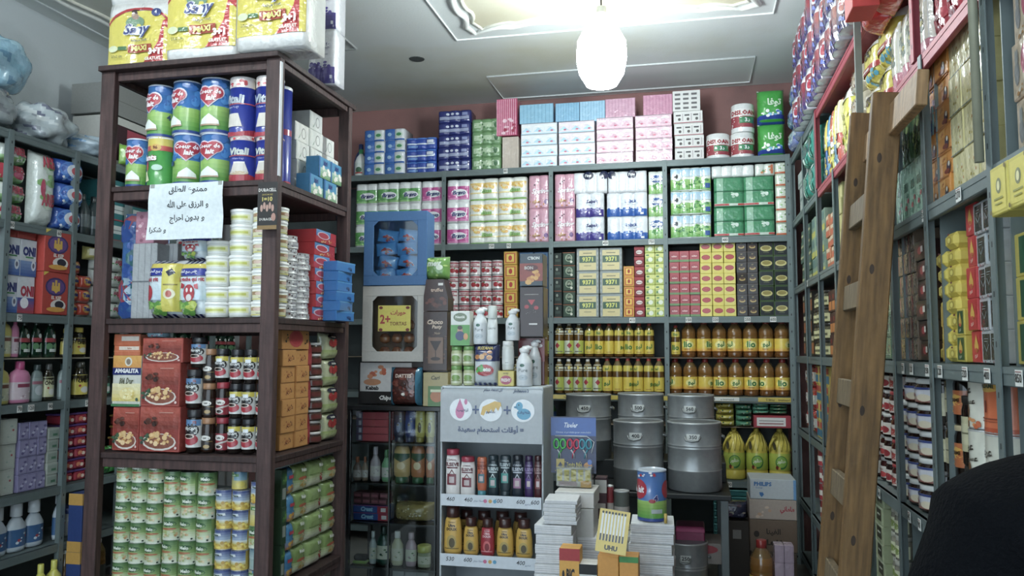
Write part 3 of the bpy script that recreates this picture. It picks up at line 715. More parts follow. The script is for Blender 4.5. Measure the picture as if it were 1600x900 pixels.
one(BK, 'toilet_roll_pack', 'toilet paper', rolls('e4e8e4', [], 4, 1), 1112, 1178, BK.uz(1150, 274)[1], 257, 'white unprinted rolls lying on the dark green bales', d=.22)
one(BK, 'toilet_roll_pack', 'toilet paper', rolls('dfe6da', [('k', 0, .5, .4, .3, ['7fb070', 'd88a4a'], 8, .12), ('r', .3, .42, .1, .9, 'd8703c')], 2, 1), 1180, 1210, BK.uz(1190, 272)[1], 254, 'white roll pack with orange stripe on green bales', d=.22)
G(BK, 'toilet_roll_pack', 'toilet paper', rolls('d9e2cc', [('r', -.5, .5, .06, .2, 'd4683a'), ('k', 0, .6, .4, .25, ['8abf6a', 'ffffff', '6a8a54'], 10, .09)], 1, 1), 1212, 1232, Z, 251, 1, 6, 'pale green pack with orange stripe', 'against the corner post', 'pale green packs in the corner')

# --- small boxes (z 1.87)
Z = 1.87
G(BK, 'tomato_can', 'can', can('e4dcdc', [('r', -.5, .5, .55, .9, 'b03a4c'), ('r', -.5, .5, .62, .8, 'ece4e2'), ('t', 'tomate', 0, .71, .13, 'a82838', .8), ('e', -.1, .32, .17, .16, 'c02c38'), ('e', .18, .28, .14, .13, 'a82230'), ('e', .02, .48, .05, .05, '3a8a3c')], n=14), 697, 784, Z, 406, 5, 4,
  'small red and white tomato can', 'back wall shelf', 'small red and white cans', d=.1, gap=.98, jit=25)
G(BK, 'tea_box', 'tea', carton('d8a41c', [('r', -.38, .38, .14, .86, 'c8382c'), ('r', -.3, .3, .2, .8, 'e8c83c'), ('e', 0, .5, .14, .2, 'c4302c')]), 787, 808, Z, 392, 1, 5, 'yellow tea box with red square', 'beside small tomato cans', 'yellow tea boxes with red squares', d=.12,
  )
G(BK, 'tea_box', 'tea', carton('24486e', [('r', -.4, .4, .08, .92, '3a6c94'), ('r', -.3, .3, .14, .86, '25486e'), ('e', 0, .55, .2, .2, '88a8c0')]), 811, 858, Z, 393, 2, 5, 'steel blue tea box', 'beside yellow tea boxes', 'steel blue tea boxes', d=.12)
dg = carton('1f3428', [('r', -.4, .4, .1, .9, '35503c'), ('e', 0, .55, .3, .3, '90a488'), ('e', 0, .55, .22, .22, '2a4432'), ('t', 'قافلة', 0, .6, .22, 'c9cdb0', .5), ('e', .2, .25, .1, .1, 'dedbca'), ('r', -.5, .5, .94, .98, 'b0643c')])
G(BK, 'tea_box', 'tea', carton('1c2a24', [('r', -.3, .3, .3, .5, '3c4e44'), ('e', -.1, .7, .14, .12, '8a9484'), ('r', -.5, .5, .0, .04, 'b05a34')]), 865, 878, Z, 394, 1, 5, 'narrow black green tea box', 'after second post', 'narrow black green tea boxes', d=.12)
G(BK, 'tea_box', 'tea', dg, 879, 899, Z, 393, 1, 5, 'dark green tea box with pale emblem', 'beside grey numbered tins', 'dark green tea boxes with pale emblems', d=.12)
tin = lambda w, h, d: [(None, MB().box(0, 0, 0, w, d, h, '8f9692', 'gloss', .004).art(flatS(d), w, h, [('r', -.38, .38, .04, .9, 'd8c57c'), ('r', -.37, .37, .36, .66, '1f5230'), ('t', '9371', 0, .51, .2, 'e4e23c', .66, .03), ('r', -.2, .2, .76, .79, '5a5030'), ('r', -.16, .16, .22, .24, '6a6040')] + [('r', -.46 + .02 * 0, -.43, .1 + k * .2, .2 + k * .2, 'b4bab8') for k in range(4)] + [('r', .43, .46, .1 + k * .2, .2 + k * .2, 'b4bab8') for k in range(4)], 'gloss'))]
G(BK, 'tea_carton', 'tea', tin, 900, 973, Z, 386, 2, 3, 'large grey carton with green number', 'tea shelf', 'large grey numbered cartons', d=.25, jit=.6)
G(BK, 'tea_box', 'tea', carton('e0a022', [('r', -.36, .36, .12, .85, 'c8431e'), ('r', -.28, .28, .2, .78, 'f0c832'), ('e', 0, .5, .12, .2, 'b42c20')]), 974, 991, Z, 415, 1, 5, 'orange tea box with red square', 'beside grey numbered cartons', 'orange tea boxes with red squares', d=.1)
G(BK, 'tea_box', 'tea', carton('8e1f2a', [('r', -.5, .5, .68, .92, 'b03038'), ('e', 0, .42, .32, .2, 'eadfd8'), ('t', 'ahmad', 0, .42, .14, '7a1822', .5)]), 991, 1007, Z, 384, 1, 7, 'dark red tea box with white oval', 'beside orange tea boxes', 'dark red tea boxes', d=.1)
G(BK, 'tea_box', 'tea', carton('b9c43a', [('r', -.5, .5, .6, .9, 'dfe06a'), ('e', .05, .35, .24, .22, 'e9ecd0'), ('r', -.4, -.1, .68, .84, '5a8a34'), ('e', -.28, .3, .1, .12, '4c8a3a')], 'gloss'), 1008, 1039, Z, 377, 2, 7, 'lime yellow tea box', 'beside fourth post', 'lime yellow tea boxes', d=.1)
oval = lambda base, ring, inner, tx, low=None: carton(base, ([('r', -.5, .5, 0, .2, low)] if low else []) + [('e', 0, .52, .38, .24, ring), ('e', 0, .52, .32, .18, inner), ('t', tx, 0, .52, .15, ring if inner != 'b42a34' else 'f0d8d0', .55, .02)], 'gloss')
G(BK, 'tea_box', 'tea', oval('b82f38', '9a1e2a', 'b42a34', 'sultan', '5c8a3c'), 1046, 1094, Z, 391, 3, 6, 'red tea box with green base', 'tea shelf last bay', 'red tea boxes with green bases', d=.1)
G(BK, 'tea_box', 'tea', oval('e2cf3a', 'a8242c', 'c23a3c', 'الوردة'), 1094, 1150, Z, 376, 3, 7, 'yellow tea box with red oval', 'tea shelf last bay', 'yellow tea boxes with red ovals', d=.1)
G(BK, 'tea_box', 'tea', carton('2e231e', [('r', -.5, .5, .9, 1, '4a3a30'), ('e', 0, .42, .3, .16, 'c2a254'), ('e', 0, .48, .22, .1, '5a3a22'), ('t', 'or', 0, .75, .1, 'c8b070', .3)], 'gloss'), 1151, 1185, Z, 375, 2, 7, 'black tea box with gold leaf', 'tea shelf last bay', 'black tea boxes with gold leaves', d=.1)
G(BK, 'tea_box', 'tea', [None] and (lambda w, h, d: carton('4a6238', [('r', -.45, .45, .06, .94, '1c2228'), ('e', 0, .5, .4, .2, 'd4c878'), ('e', 0, .53, .3, .13, '9a8a3c'), ('r', -.2, .2, .2, .24, '6a7050')], 'gloss')(w, h, d)), 1186, 1233, Z, 375, 2, 5, 'navy tea box with golden oval', 'tea shelf corner', 'navy tea boxes with golden ovals', d=.12,
  )

# --- oil bottles (z 1.245 and the thin tier board above)
liob = [(.9, 0, '84500c'), (1, .03, '84500c'), (1, .1, '965c10'), (.96, .12, '965c10'), (1, .14, '965c10'), (1, .52, 'a06a14'), (.95, .54, '9a7420'), (1, .56, 'a06a14'), (1, .66, 'a4722c'), (.92, .76, '8a6a34'), (.6, .86, '8a6a44'), (.42, .89, '8a6a44'), (.42, .92, '8a6a44')]
def lio5(tx):
    return bottle(liob, 'a06a14', '8e1c18', [(.17, .5, 'e8c81e', [('g', -.9, .9, 0, .3, 'e8a020', 'e8c81e'), ('e', tx[1], .52, .3, .3, 'f4e88a')] + ([('t', tx[0], tx[1], .55, .5, '1f7a3a', .6, .03)] + ([('e', tx[1] - .06, .86, .03, .05, 'c0202c')] if tx[0] == 'lio' else [])) + [('r', tx[1] - .2, tx[1] + .1, .14, .2, 'a07020')])], 'oil', (.44, .89, 1.0), n=22)
vs5 = [lio5(t) for t in (('lio', -.05), ('lio', .34), ('ليو', .06), ('ليو', -.3), ('lio', .02), ('ليو', -.02), ('ليو', .42), ('lio', -.36))]
var5 = lambda w, h, d: [f(w, h, d) for f in vs5]
G(BK, 'oil_jug', 'cooking oil', var5, 1064, 1236, 1.545, 499, 7, 1, 'red capped five litre oil bottle', 'upper tier of corner bay', 'large oil bottles, upper tier', pick=lambda i, j: (0, 1, 2, 3, 4, 5, 6)[i], d=.16, jit=1)
G(BK, 'oil_jug', 'cooking oil', var5, 1043, 1237, 1.245, 560, 8, 1, 'red capped five litre oil bottle', 'lower tier of corner bay', 'large oil bottles, lower tier', pick=lambda i, j: (3, 2, 6, 0, 5, 4, 7, 0)[i], d=.16, jit=1)
l1 = [(.88, 0, '5a3c0c'), (1, .03, '805810'), (1, .62, '8f6614'), (.92, .66, '8f6614'), (.98, .7, '80601c'), (.9, .8, '8a7440'), (.4, .93, '9a8c60'), (.4, .95, '9a8c60')]
def lio1(t, x):
    return bottle(l1, '9a741c', 'b02820', [(.10, .48, 'e4c81e', [('t', t, x, .55, .42, '1f7a3a', .8, .03), ('r', -.2, .2, .1, .16, 'b98a20')]), (.64, .8, 'd8c430', [('t', t, x, .5, .6, '2a7a3a', .5, .03)])], 'oil', (.42, .93, 1.0), n=16)
def fl1(x):
    return bottle(l1, '8a6a1c', 'e4e0d8', [(.10, .48, 'd8dcc0', [('r', .0 + x, .5, 0, 1, 'b8c43a'), ('p', [(x - .22, .62), (x - .02, .85), (x + .18, .62), (x - .02, .4)], 'b02838'), ('r', -.3, .3, .12, .2, '7a7a60')]), (.66, .84, 'dfe2cc', [('e', x, .5, .14, .3, 'd0b83a'), ('e', -.1, .5, .06, .2, '50607a')])], 'oil', (.42, .93, 1.0), n=16)
v1 = [lio1('ليو', 0), lio1('lio', 0), lio1('', .3), lio1('ليو', .35), lio1('ليو', -.2), fl1(-.1), fl1(.1), fl1(.0)]
var1 = lambda w, h, d: [f(w, h, d) for f in v1]
G(BK, 'oil_bottle', 'cooking oil', var1, 865, 911, 1.545, 504, 3, 1, 'white capped one litre oil bottle', 'upper tier beside the post', 'white capped oil bottles, upper tier', pick=lambda i, j: 5 + i, jit=1, d=.08)
G(BK, 'oil_bottle', 'cooking oil', var1, 912, 1022, 1.545, 505, 7, 1, 'red capped one litre oil bottle', 'upper tier of middle bay', 'small red capped oil bottles, upper tier', pick=lambda i, j: (0, 1, 2, 3, 1, 0, 0)[i], jit=1, d=.08)
G(BK, 'oil_bottle', 'cooking oil', var1, 845, 860, 1.545, 505, 1, 1, 'white capped oil bottle', 'upper tier just before the second post', pick=lambda i, j: 5, jit=1, d=.08)
G(BK, 'oil_bottle', 'cooking oil', var1, 865, 940, 1.245, 561, 5, 1, 'white capped one litre oil bottle', 'lower tier of middle bay', 'white capped oil bottles, lower tier', pick=lambda i, j: 5 + i % 3, jit=1, d=.08)
G(BK, 'oil_bottle', 'cooking oil', var1, 940, 1038, 1.245, 560, 6, 1, 'red capped one litre oil bottle', 'lower tier of middle bay', 'small red capped oil bottles, lower tier', pick=lambda i, j: (0, 2, 3, 4, 3, 4)[i], jit=1, d=.08)
G(BK, 'oil_bottle', 'cooking oil', var1, 800, 859, 1.245, 561, 4, 1, 'white capped oil bottle', 'lower tier behind the brown boxes', 'oil bottles behind the stand', pick=lambda i, j: 5 + i % 3, jit=1, d=.08)
G(BK, 'oil_bottle', 'cooking oil', var1, 1048, 1063, 1.545, 508, 1, 1, 'slim yellow labelled oil bottle', 'between post and large oil bottles', pick=lambda i, j: 1, jit=1, d=.08, inset=.05)

# --- packets above the jugs (z 1.01), yellow jugs (z .60)
for i, (x0, x1, c, lk) in enumerate(((1119, 1148, 'b4a830', 'mustard yellow spice packet'), (1149, 1175, '4a8a6c', 'teal spice packet'), (1176, 1202, '5ca488', 'bright teal spice packet'), (1203, 1232, '3f7a58', 'dark green spice packet'))):
    n = 4 if i < 2 else 3
    base_py = 667 if i < 2 else 649
    za = 1.01 if i < 2 else BK.uz(1200, 649)[1] + .004
    G(BK, 'spice_packet', 'packet', (lambda c: lambda w, h, d: [(None, MB().front(w, h, d, lambda u, v: -d * .3 - .3 * d * (1 - (2 * u / w) ** 4) * (1 - (2 * v / h - 1) ** 2), 8, 5, c, 'film').art(lambda u, v, o: (u, -d * .3 - .3 * d * (1 - (2 * u / w) ** 4) * (1 - (2 * v / h - 1) ** 2) - o * 2, v), w, h, [('k', 0, .5, .4, .25, ['d8dccf', '8a3c2c', 'c8b83a', '2a5a3a'], 9, .12)], 'film', 8, 5, seed=i))])(c), x0, x1, za, 630 + (i % 2) * 2, 1, n, lk, 'above the yellow jugs', f'{lk}s above the yellow jugs', d=.16, jit=6)
one(BK, 'wafer_box', 'box', carton('a02838', [('r', -.42, .36, .15, .85, 'd8d6d2'), ('r', -.36, .3, .3, .4, '9a5a5a'), ('r', -.36, .3, .55, .62, '8a8080')]), 1178, 1236, 1.01, 650, 'long red and white box under the teal packets', d=.2, inset=-.01)
def jug(w, h, d):
    r = w / 2; Y = 'd8c424'
    b = MB().lathe([(r * .94, 0, Y), (r, h * .02, Y), (r, h * .16, Y), (r * .95, h * .18, 'c4b020'), (r, h * .2, 'b4c22c'), (r, h * .5, 'b4c22c'), (r * .96, h * .52, Y), (r, h * .56, Y), (r * .84, h * .7, Y), (r * .56, h * .84, Y), (r * .26, h * .93, Y), (r * .24, h * .955, Y)], 'gloss', 24)
    n = len(b.V)
    for k in range(14):   # moulded flutes on the shoulder
        a = 2 * pi * k / 14; b.tube([(r * 1.0 * sin(a), -r * 1.0 * cos(a), h * .57), (r * .86 * sin(a + .15), -r * .86 * cos(a + .15), h * .7), (r * .57 * sin(a + .3), -r * .57 * cos(a + .3), h * .84), (r * .3 * sin(a + .4), -r * .3 * cos(a + .4), h * .92)], r * .06, Y, 'gloss', 6)
    c = MB().lathe([(r * .24, h * .945, 'e0c828'), (r * .27, h * .95, 'e0c828'), (r * .25, h * .99, 'e0c828'), (r * .18, h, 'e0c828')], 'plastic', 14)
    hd = MB().tube([(-r * .34, -r * .62, h * .84), (-r * .66, -r * .78, h * .80), (-r * .92, -r * .6, h * .68), (-r * .98, -r * .45, h * .56)], r * .11, Y, 'gloss', 8)
    hd.ell(lambda u, v, o: (-r * .62 + u, -r * .80 - o + (v - h * .67) * .8, v), 0, h * .67, r * .14, h * .075, '3a3410', .012, 'matte')
    q = MB(); S = cylS(r * 1.002)
    q.ell(S, 0, h * .35, r * .55, h * .13, '2f7a34', .0006, 'gloss', 20).ell(S, .0, h * .36, r * .46, h * .105, '8cbc3a', .0011, 'gloss', 20).text(S, 'هنلور', 0, h * .37, h * .09, 'f4f4e0', .0016, 'gloss', r * .8, .03)
    q.ell(S, -r * .4, h * .25, r * .13, h * .04, '7a2a1c', .0018, 'gloss').ell(S, -r * .2, h * .24, r * .1, h * .03, 'd8a420', .002, 'gloss')
    return [(None, b), ('cap', c), ('handle', hd), ('label', q)]
G(BK, 'oil_jug', 'cooking oil', jug, 1130, 1239, .602, 671, 3, 1, 'fluted yellow jug with round green label', 'back shelf near corner', 'fluted yellow jugs', d=.18, jit=4)
# --- the shelf behind the drums and below the jugs
G(BK, 'plastic_tray', 'tray', lambda w, h, d: [(None, MB().box(0, 0, 0, w, d, h * .8, '2a6e70', 'plastic', .006).box(0, -.004, h * .7, w * 1.02, d, h * .2, '3c8c8c', 'plastic', .004))], 1115, 1172, .12, 765, 1, 8, 'teal plastic tray', 'stacked under the yellow jugs', 'stacked teal trays', d=.3, jit=1, inset=.0)
G(BK, 'detergent_bottle', 'detergent', bottle(dishb, '2a7a3c', '2f9a4c', [(.15, .5, '1f5a9a', [])], 'plastic', (.36, .84, 1)), 852, 866, 1.01, 628, 1, 1, 'green bottle standing behind the steel drums', 'on lower back shelf', None)
# ================================================================ goods on the right wall
# --- above the red shelves (z 3.1)
rb = rolls('c4c6d0', [('g', -.5, .5, .0, .62, '2c3468', '7c2c3c'), ('r', -.5, .5, .55, .82, '842838'), ('e', 0, .5, .25, .2, 'c9cfe4'), ('e', 0, .5, .18, .14, 'a02c40'), ('k', 0, .2, .4, .14, ['5a68b8', '2a3484'], 8, .08)], 2, 1, seed=21)
G(RT, 'toilet_roll_pack', 'toilet paper', rb, -5.75, -3.45, 3.105, 3.74, 8, 3, 'red and purple wrapped roll pack', 'over the red shelf', 'red and purple roll packs over the red shelf', d=.3, inset=-.07, jit=7)
G(RT, 'diaper_bag', 'diapers', pouch('b9c4e0', [('g', -.5, .5, .0, .4, '3c4a9c', '8a9ad0'), ('k', 0, .6, .4, .3, ['eef2f8', '7f90c8', '4c5cae', 'c8b04a'], 16, .09)], seed=22), -6.45, -5.82, 3.11, 3.62, 2, 3, 'blue white diaper bag', 'above the corner shelf', 'blue and white bags in the corner', d=.25, inset=-.03, jit=9)
one(RT, 'plastic_bag', 'bag', pouch('dfe4e4', [('k', 0, .5, .4, .4, ['f4f6f6', 'c4cccc', '3c4a9c'], 10, .08)], seed=23), -5.98, -5.7, 3.62, 3.80, 'crumpled white plastic bag on top of corner bags', d=.2, inset=-.03)
# --- upper red shelf (z 2.6 to 3.1)
Z = 2.606
G(RT, 'wipes_bag', 'wipes', pouch('1f8a7a', [('k', 0, .5, .45, .45, ['35b09c', '0f6a5c', 'd8efe8', '1f9a88'], 20, .1), ('e', 0, .5, .3, .2, '0f5a54')], seed=24), -5.8, -5.3, Z, 3.05, 2, 2, 'shiny teal bag', 'corner section of right shelves', 'shiny teal bags beside the red shelf', d=.3, inset=-.02, jit=6)
G(RT, 'tissue_carton', 'tissues', carton('d4dcd8', [('r', -.4, .4, .1, .3, '9ab0a8'), ('r', -.5, .5, .5, .52, 'a8b4b0')]), -6.45, -5.9, Z, 2.95, 2, 3, 'white tissue carton', 'corner section of right shelves', 'white cartons in the corner', d=.3)
mags = [('4a7ab8', 'd8c23a'), ('d8b43a', '5a9ac0'), ('c9c44a', 'b85a3c'), ('6a9ab4', 'e0d060'), ('c85a4a', 'd9d0a0')]
for i, (c, c2) in enumerate(mags):
    one(RT, 'snack_pouch', 'snack', pouch(c, [('r', -.5, .5, .5, .95, c2), ('k', 0, .4, .4, .3, [c, c2, 'e8e8e0'], 10, .06)], seed=25 + i), -5.17 + i * .1, -5.08 + i * .1, Z, 3.02, ['blue and yellow', 'mustard and blue', 'olive and rust', 'blue grey and yellow', 'brick red and cream'][i] + ' upright snack pouch at the far end of red shelf', d=.25)
nui = [('t', 'NUI', 0, .86, .09, '22221c', .8, .04), ('r', -.5, .5, .78, .95, 'e8e6d8'), ('t', 'NUI', 0, .86, .09, '22221c', .8, .04), ('k', 0, .35, .42, .33, ['c9c838', 'f0ea70', 'b4b42c'], 24, .04)]
G(RT, 'noodle_bag', 'pasta', pouch('dcd63c', nui, seed=30), -4.66, -4.42, Z, 3.04, 1, 1, 'yellow pasta bag with white header', 'on the red shelf', None, d=.25)
G(RT, 'snack_bag', 'snack', pouch('b9b09a', [('k', 0, .5, .44, .46, ['7a3a24', '9a5a34', 'd8d4c8', '5a2a1c', 'c89a5a', 'a82c3c'], 60, .045)], seed=31), -4.4, -4.14, Z, 3.04, 1, 3, 'clear bag of brown snacks', 'beside yellow pasta bag', 'clear bags of brown snacks', d=.25)
ido = [('t', 'IDO', .0, .7, .2, '2a2a20', .8, .05), ('r', -.5, .5, .78, .97, 'eceade'), ('r', -.5, .5, .3, .42, 'b83a34'), ('r', -.5, .1, .34, .38, 'e8e4da'), ('k', 0, .15, .44, .14, ['e8d048', '4aa0b8', 'e8e8e0'], 12, .07)]
G(RT, 'noodle_bag', 'pasta', pouch('dccb3a', ido, seed=32), -4.07, -3.5, Z, 3.04, 2, 2, 'yellow instant noodle bag', 'red shelf behind thin upright', 'yellow instant noodle bags', d=.25, jit=5)
milk = [('g', -.5, .5, .0, .3, 'b82c48', 'd88a9a'), ('r', -.5, .5, .3, 1, 'ece8d4'), ('r', .28, .42, .3, .95, 'ffffff'), ('k', -.1, .6, .3, .3, ['d8c450', '8a9a8c', 'e8e0b0'], 14, .05), ('t', 'lait', -.1, .62, .12, '3a5a4a', .5, .02, .2)]
G(RT, 'milk_powder_pouch', 'milk powder', pouch('ece6cc', milk, 'film', seed=33, nn=10), -3.48, -3.0, Z, 2.93, 4, 1, 'cream milk pouch with red base', 'red shelf above the ladder', 'cream milk pouches above the ladder', d=.3, jit=3)
rya = [('g', -.5, .5, .4, 1, 'd83a34', 'c02830'), ('p', [(-.5, .62), (-.2, .4), (.1, .62), (.4, .38), (.5, .5), (.5, 1), (-.5, 1)], 'dcc03a'), ('e', -.1, .75, .16, .1, '5a2a20'), ('t', 'r', -.25, .9, .1, '2a2a20', .3, .03)]
G(RT, 'biscuit_bag', 'biscuits', pouch('cf3430', rya, seed=34), -3.62, -3.02, 2.95, 3.07, 3, 1, 'flat red and yellow biscuit bag', 'squeezed over the milk pouches', 'red and yellow biscuit bags', d=.32, inset=-.05, jit=3)
one(RT, 'snack_box', 'snack', carton('cf3430', [('r', -.4, .2, .62, .93, 'dfe0d8'), ('r', -.5, .5, .93, 1, 'dcc03a'), ('r', -.34, .3, .2, .4, '3a5a34'), ('t', 'rya', .0, .5, .1, 'f0e8c0', .5)]), -3.42, -3.26, 2.94, 3.4, 'red box with green panel leaning out above milk pouches', d=.1, inset=-.14)
one(RT, 'snack_box', 'snack', carton('d8bc34', [('g', -.5, .5, 0, .5, 'c8302c', 'd8602c'), ('e', .0, .6, .2, .1, '4a2218'), ('t', 'r', .0, .85, .12, '22201a', .5, .04)]), -3.24, -3.06, 2.98, 3.4, 'yellow and red box with dark seed above milk pouches', d=.1, inset=-.12)
G(RT, 'juice_bag', 'packet', pouch('b4283c', [('k', 0, .5, .4, .4, ['c83a4c', 'e8e4e0', '8a1c2c', '3a90b8'], 16, .06)], seed=35), -2.95, -2.3, Z, 3.02, 4, 1, 'glossy crimson bag', 'right end of red shelf', 'crimson bags on the red shelf', d=.3)
# --- z 2.085 to 2.6
Z = 2.087
box_ = lambda c, a=(), m='card', **k: carton(c, a, m, **k)
G(RT, 'noodle_box', 'box', box_('5a7a64', [('r', -.5, .5, .4, .6, 'd8d4a0'), ('k', 0, .5, .4, .4, ['a83a34', '3a6aa0', 'd8c850'], 8, .08)]), -6.4, -5.9, Z, 2.5, 3, 5, 'mottled green carton', 'right shelves near the corner', 'mottled cartons near the corner')
G(RT, 'pasta_box', 'box', box_('8fa88f', [('r', -.5, .5, .0, .3, 'c8c44a'), ('r', -.4, .4, .5, .9, '6a8a84')]), -5.82, -5.3, Z, 2.5, 3, 3, 'grey green and yellow box', 'second bay from corner', 'grey green and yellow boxes')
G(RT, 'juice_box', 'box', box_('c07a50', [('r', -.4, .4, .1, .5, 'c8603c'), ('r', -.4, .4, .6, .9, 'd8c0a0')]), -5.2, -4.95, Z, 2.42, 2, 5, 'salmon orange box', 'third bay from corner', 'salmon orange boxes')
G(RT, 'juice_box', 'box', box_('bdb46a', [('r', -.4, .4, .1, .9, 'cfc884'), ('r', -.1, .1, .1, .9, 'a89a50')]), -4.93, -4.69, Z, 2.54, 2, 5, 'pale yellow box', 'third bay from corner', 'pale yellow boxes')
G(RT, 'tea_box', 'tea', box_('86a894', [('r', -.4, .4, .1, .9, '9cbcaa'), ('r', -.3, .3, .5, .55, '5a7a68')]), -4.6, -4.07, Z, 2.45, 3, 2, 'pale sea green carton', 'behind the ladder top', 'pale sea green cartons', d=.3)
G(RT, 'tea_box', 'tea', box_('7f9a88', [('r', -.4, .4, .1, .9, '93b0a0')]), -3.98, -3.46, Z, 2.5, 3, 3, 'dusty green carton', 'between the ladder rails', 'dusty green cartons')
gb = carton('7da08c', [('r', -.42, .42, .08, .94, '8cb09c'), ('r', -.3, .3, .55, .7, '4a6a5a'), ('k', 0, .35, .3, .18, ['a84a54', '5a8a74', 'd8e0d4'], 6, .06)], 'film')
G(RT, 'tea_box', 'tea', gb, 1401, 1440, Z, 2.31, 4, 1, 'mint green wrapped carton', 'right of the ladder', 'mint green wrapped cartons', d=.3)
G(RT, 'coffee_box', 'coffee', carton('3a5a34', [('k', 0, .5, .4, .4, ['1f2a1c', '5a7a3c', '8aa05a'], 18, .1)], 'film'), -3.36, -3.12, 2.31, 2.5, 2, 1, 'leafy dark green pack', 'on mint green cartons', 'leafy green packs', d=.3)
G(RT, 'tea_box', 'tea', carton('86aca8', [('r', -.5, -.42, 0, 1, '2c5aa8'), ('r', .42, .5, 0, 1, '2c5aa8'), ('r', -.3, .3, .2, .8, 'a0c4b8')], 'film'), -3.1, -2.95, 2.31, 2.57, 1, 2, 'blue edged green carton', 'on mint green cartons', 'blue edged green cartons', d=.3)
orange = carton('dc8e22', [('r', -.5, .5, .0, .05, 'b0641a'), ('r', -.42, .1, .55, .85, 'e8a640'), ('t', 'شاي', -.1, .7, .2, 'b44a1c', .6, .03), ('e', .22, .3, .14, .26, '4a3c50'), ('e', .12, .16, .2, .1, '8a3a24'), ('e', .28, .42, .07, .1, 'e8dcc8'), ('r', -.5, .5, .93, .98, 'c87a1e')], 'gloss')
G(RT, 'tea_box', 'tea', orange, 1446, 1481, Z, 2.58, 2, 6, 'orange tea box with dark figure', 'right of ladder plank', 'orange tea boxes with dark figures', d=.2, gap=.99)
sach = carton('d4c880', [('r', -.46, .46, .04, .96, 'ddd49a'), ('k', 0, .45, .3, .35, ['b8a84c', 'e8e2b8', 'c89a5c'], 12, .05), ('r', -.5, .5, .0, .03, '8a9488')], 'film')
G(RT, 'wrapped_pack', 'packet', sach, 1482, 1549, Z, 2.59, 3, 4, 'shiny pale yellow wrapped pack', 'beside orange tea boxes', 'shiny pale yellow packs', d=.2, gap=.985)
toon = carton('d8b898', [('r', -.46, .46, .03, .97, 'dcc4a4'), ('e', .2, .6, .22, .28, 'd0637c'), ('r', .3, .46, .05, .95, 'd8cf6a'), ('e', -.22, .45, .13, .22, '9a9a98'), ('e', -.25, .72, .05, .14, 'a8a8a4'), ('e', -.16, .72, .05, .14, 'a8a8a4'), ('k', 0, .2, .4, .14, ['e8e0cc', 'c8904c', 'b04a5c'], 8, .05)], 'film')
G(RT, 'candy_box', 'sweets', toon, -2.25, -1.75, Z, 2.53, 4, 3, 'glossy peach pink candy box', 'above yellow boxes', 'glossy peach candy boxes', d=.2, jit=3, gap=.985)
# --- z 1.563 to 2.085
Z = 1.565
G(RT, 'tea_box', 'tea', box_('3a3428', [('r', -.4, .4, .1, .6, 'b4683a'), ('r', -.4, .4, .7, .9, 'd8cfa8')]), -6.4, -5.9, Z, 2.02, 4, 3, 'dark box with rust panel', 'corner bay at eye level', 'dark boxes with rust panels')
G(RT, 'spice_jar', 'jar', jar('7a7456', '2f2c28', [('r', -.3, .3, .3, .6, '6a6a4c')], 'c9c38c', seed=40, n=12), -5.82, -5.3, Z, 1.98, 4, 4, 'small cream labelled spice jar', 'second bay at eye level', 'cream labelled spice jars', d=.1)
G(RT, 'coffee_box', 'coffee', box_('4a2c22', [('r', -.4, .4, .1, .5, 'c87a2c'), ('e', 0, .7, .2, .12, '8a2c24')]), -5.2, -4.7, Z, 1.96, 4, 3, 'brown and orange coffee box', 'third bay at eye level', 'brown and orange coffee boxes')
G(RT, 'tea_box', 'tea', box_('6a6858', [('r', -.4, .4, .1, .9, '84806a'), ('e', 0, .5, .2, .2, '5a3a30')]), -4.6, -3.7, Z, 2.0, 7, 4, 'muddy olive tea box', 'behind ladder at eye level', 'muddy olive tea boxes behind the ladder')
tg = carton('6f9278', [('r', -.45, .45, .06, .94, '86a88c'), ('k', 0, .5, .3, .15, ['a8606a', 'c87a80'], 5, .06), ('r', -.4, .4, .2, .24, 'c4d4c0')], 'film')
G(RT, 'tea_box', 'tea', tg, 1372, 1391, Z, 2.02, 2, 5, 'clear wrapped green tea box', 'just right of ladder', 'clear wrapped green tea boxes', d=.2, gap=.985)
tb_ = carton('84705c', [('r', -.45, .45, .06, .94, '98846c'), ('r', -.45, -.2, .06, .94, 'a06058'), ('k', .1, .5, .3, .3, ['6a584a', 'b4a48a', '5a3c34'], 9, .08)], 'film')
G(RT, 'tea_box', 'tea', tb_, 1404, 1429, Z, 2.06, 3, 6, 'dusty brown tea box', 'grey shelves right of ladder', 'dusty brown tea boxes', d=.2, gap=.985)
G(RT, 'coffee_box', 'coffee', carton('2c1a18', [('r', -.45, .2, .2, .8, '5a1a22'), ('e', 0, .5, .2, .2, 'b8343c'), ('r', .1, .3, .4, .7, 'd8d0c8')], 'gloss'), 1431, 1447, Z, 2.0, 1, 6, 'black and crimson coffee box', 'beside brown tea boxes', 'black and crimson coffee boxes', d=.2)
hexb = lambda w, h, d: [(None, MB().box(0, 0, 0, w, d, h, 'd8c22e', 'card', min(w, h) * .26).art(flatS(d), w, h, [('e', 0, .5, .22, .25, 'b8a020'), ('e', 0, .5, .14, .16, 'e8d85c'), ('e', 0, .88, .1, .06, '7a3a3c')]))]
G(RT, 'sugar_box', 'tea', hexb, 1463, 1493, Z, 1.98, 2, [7, 8], 'yellow faceted tea pack', 'left of the red boxes', 'yellow faceted packs', d=.2, jit=1, gap=.99)
pear = lambda base, panel, fl: carton(base, [('r', -.36, .36, .08, .92, panel), ('e', 0, .5, .2, .18, fl), ('p', [(-.2, .52), (0, .88), (.2, .52)], fl), ('e', 0, .4, .14, .06, 'c8502c'), ('t', 'النخ', 0, .2, .13, 'f0ecd8', .5, .03)], 'gloss')
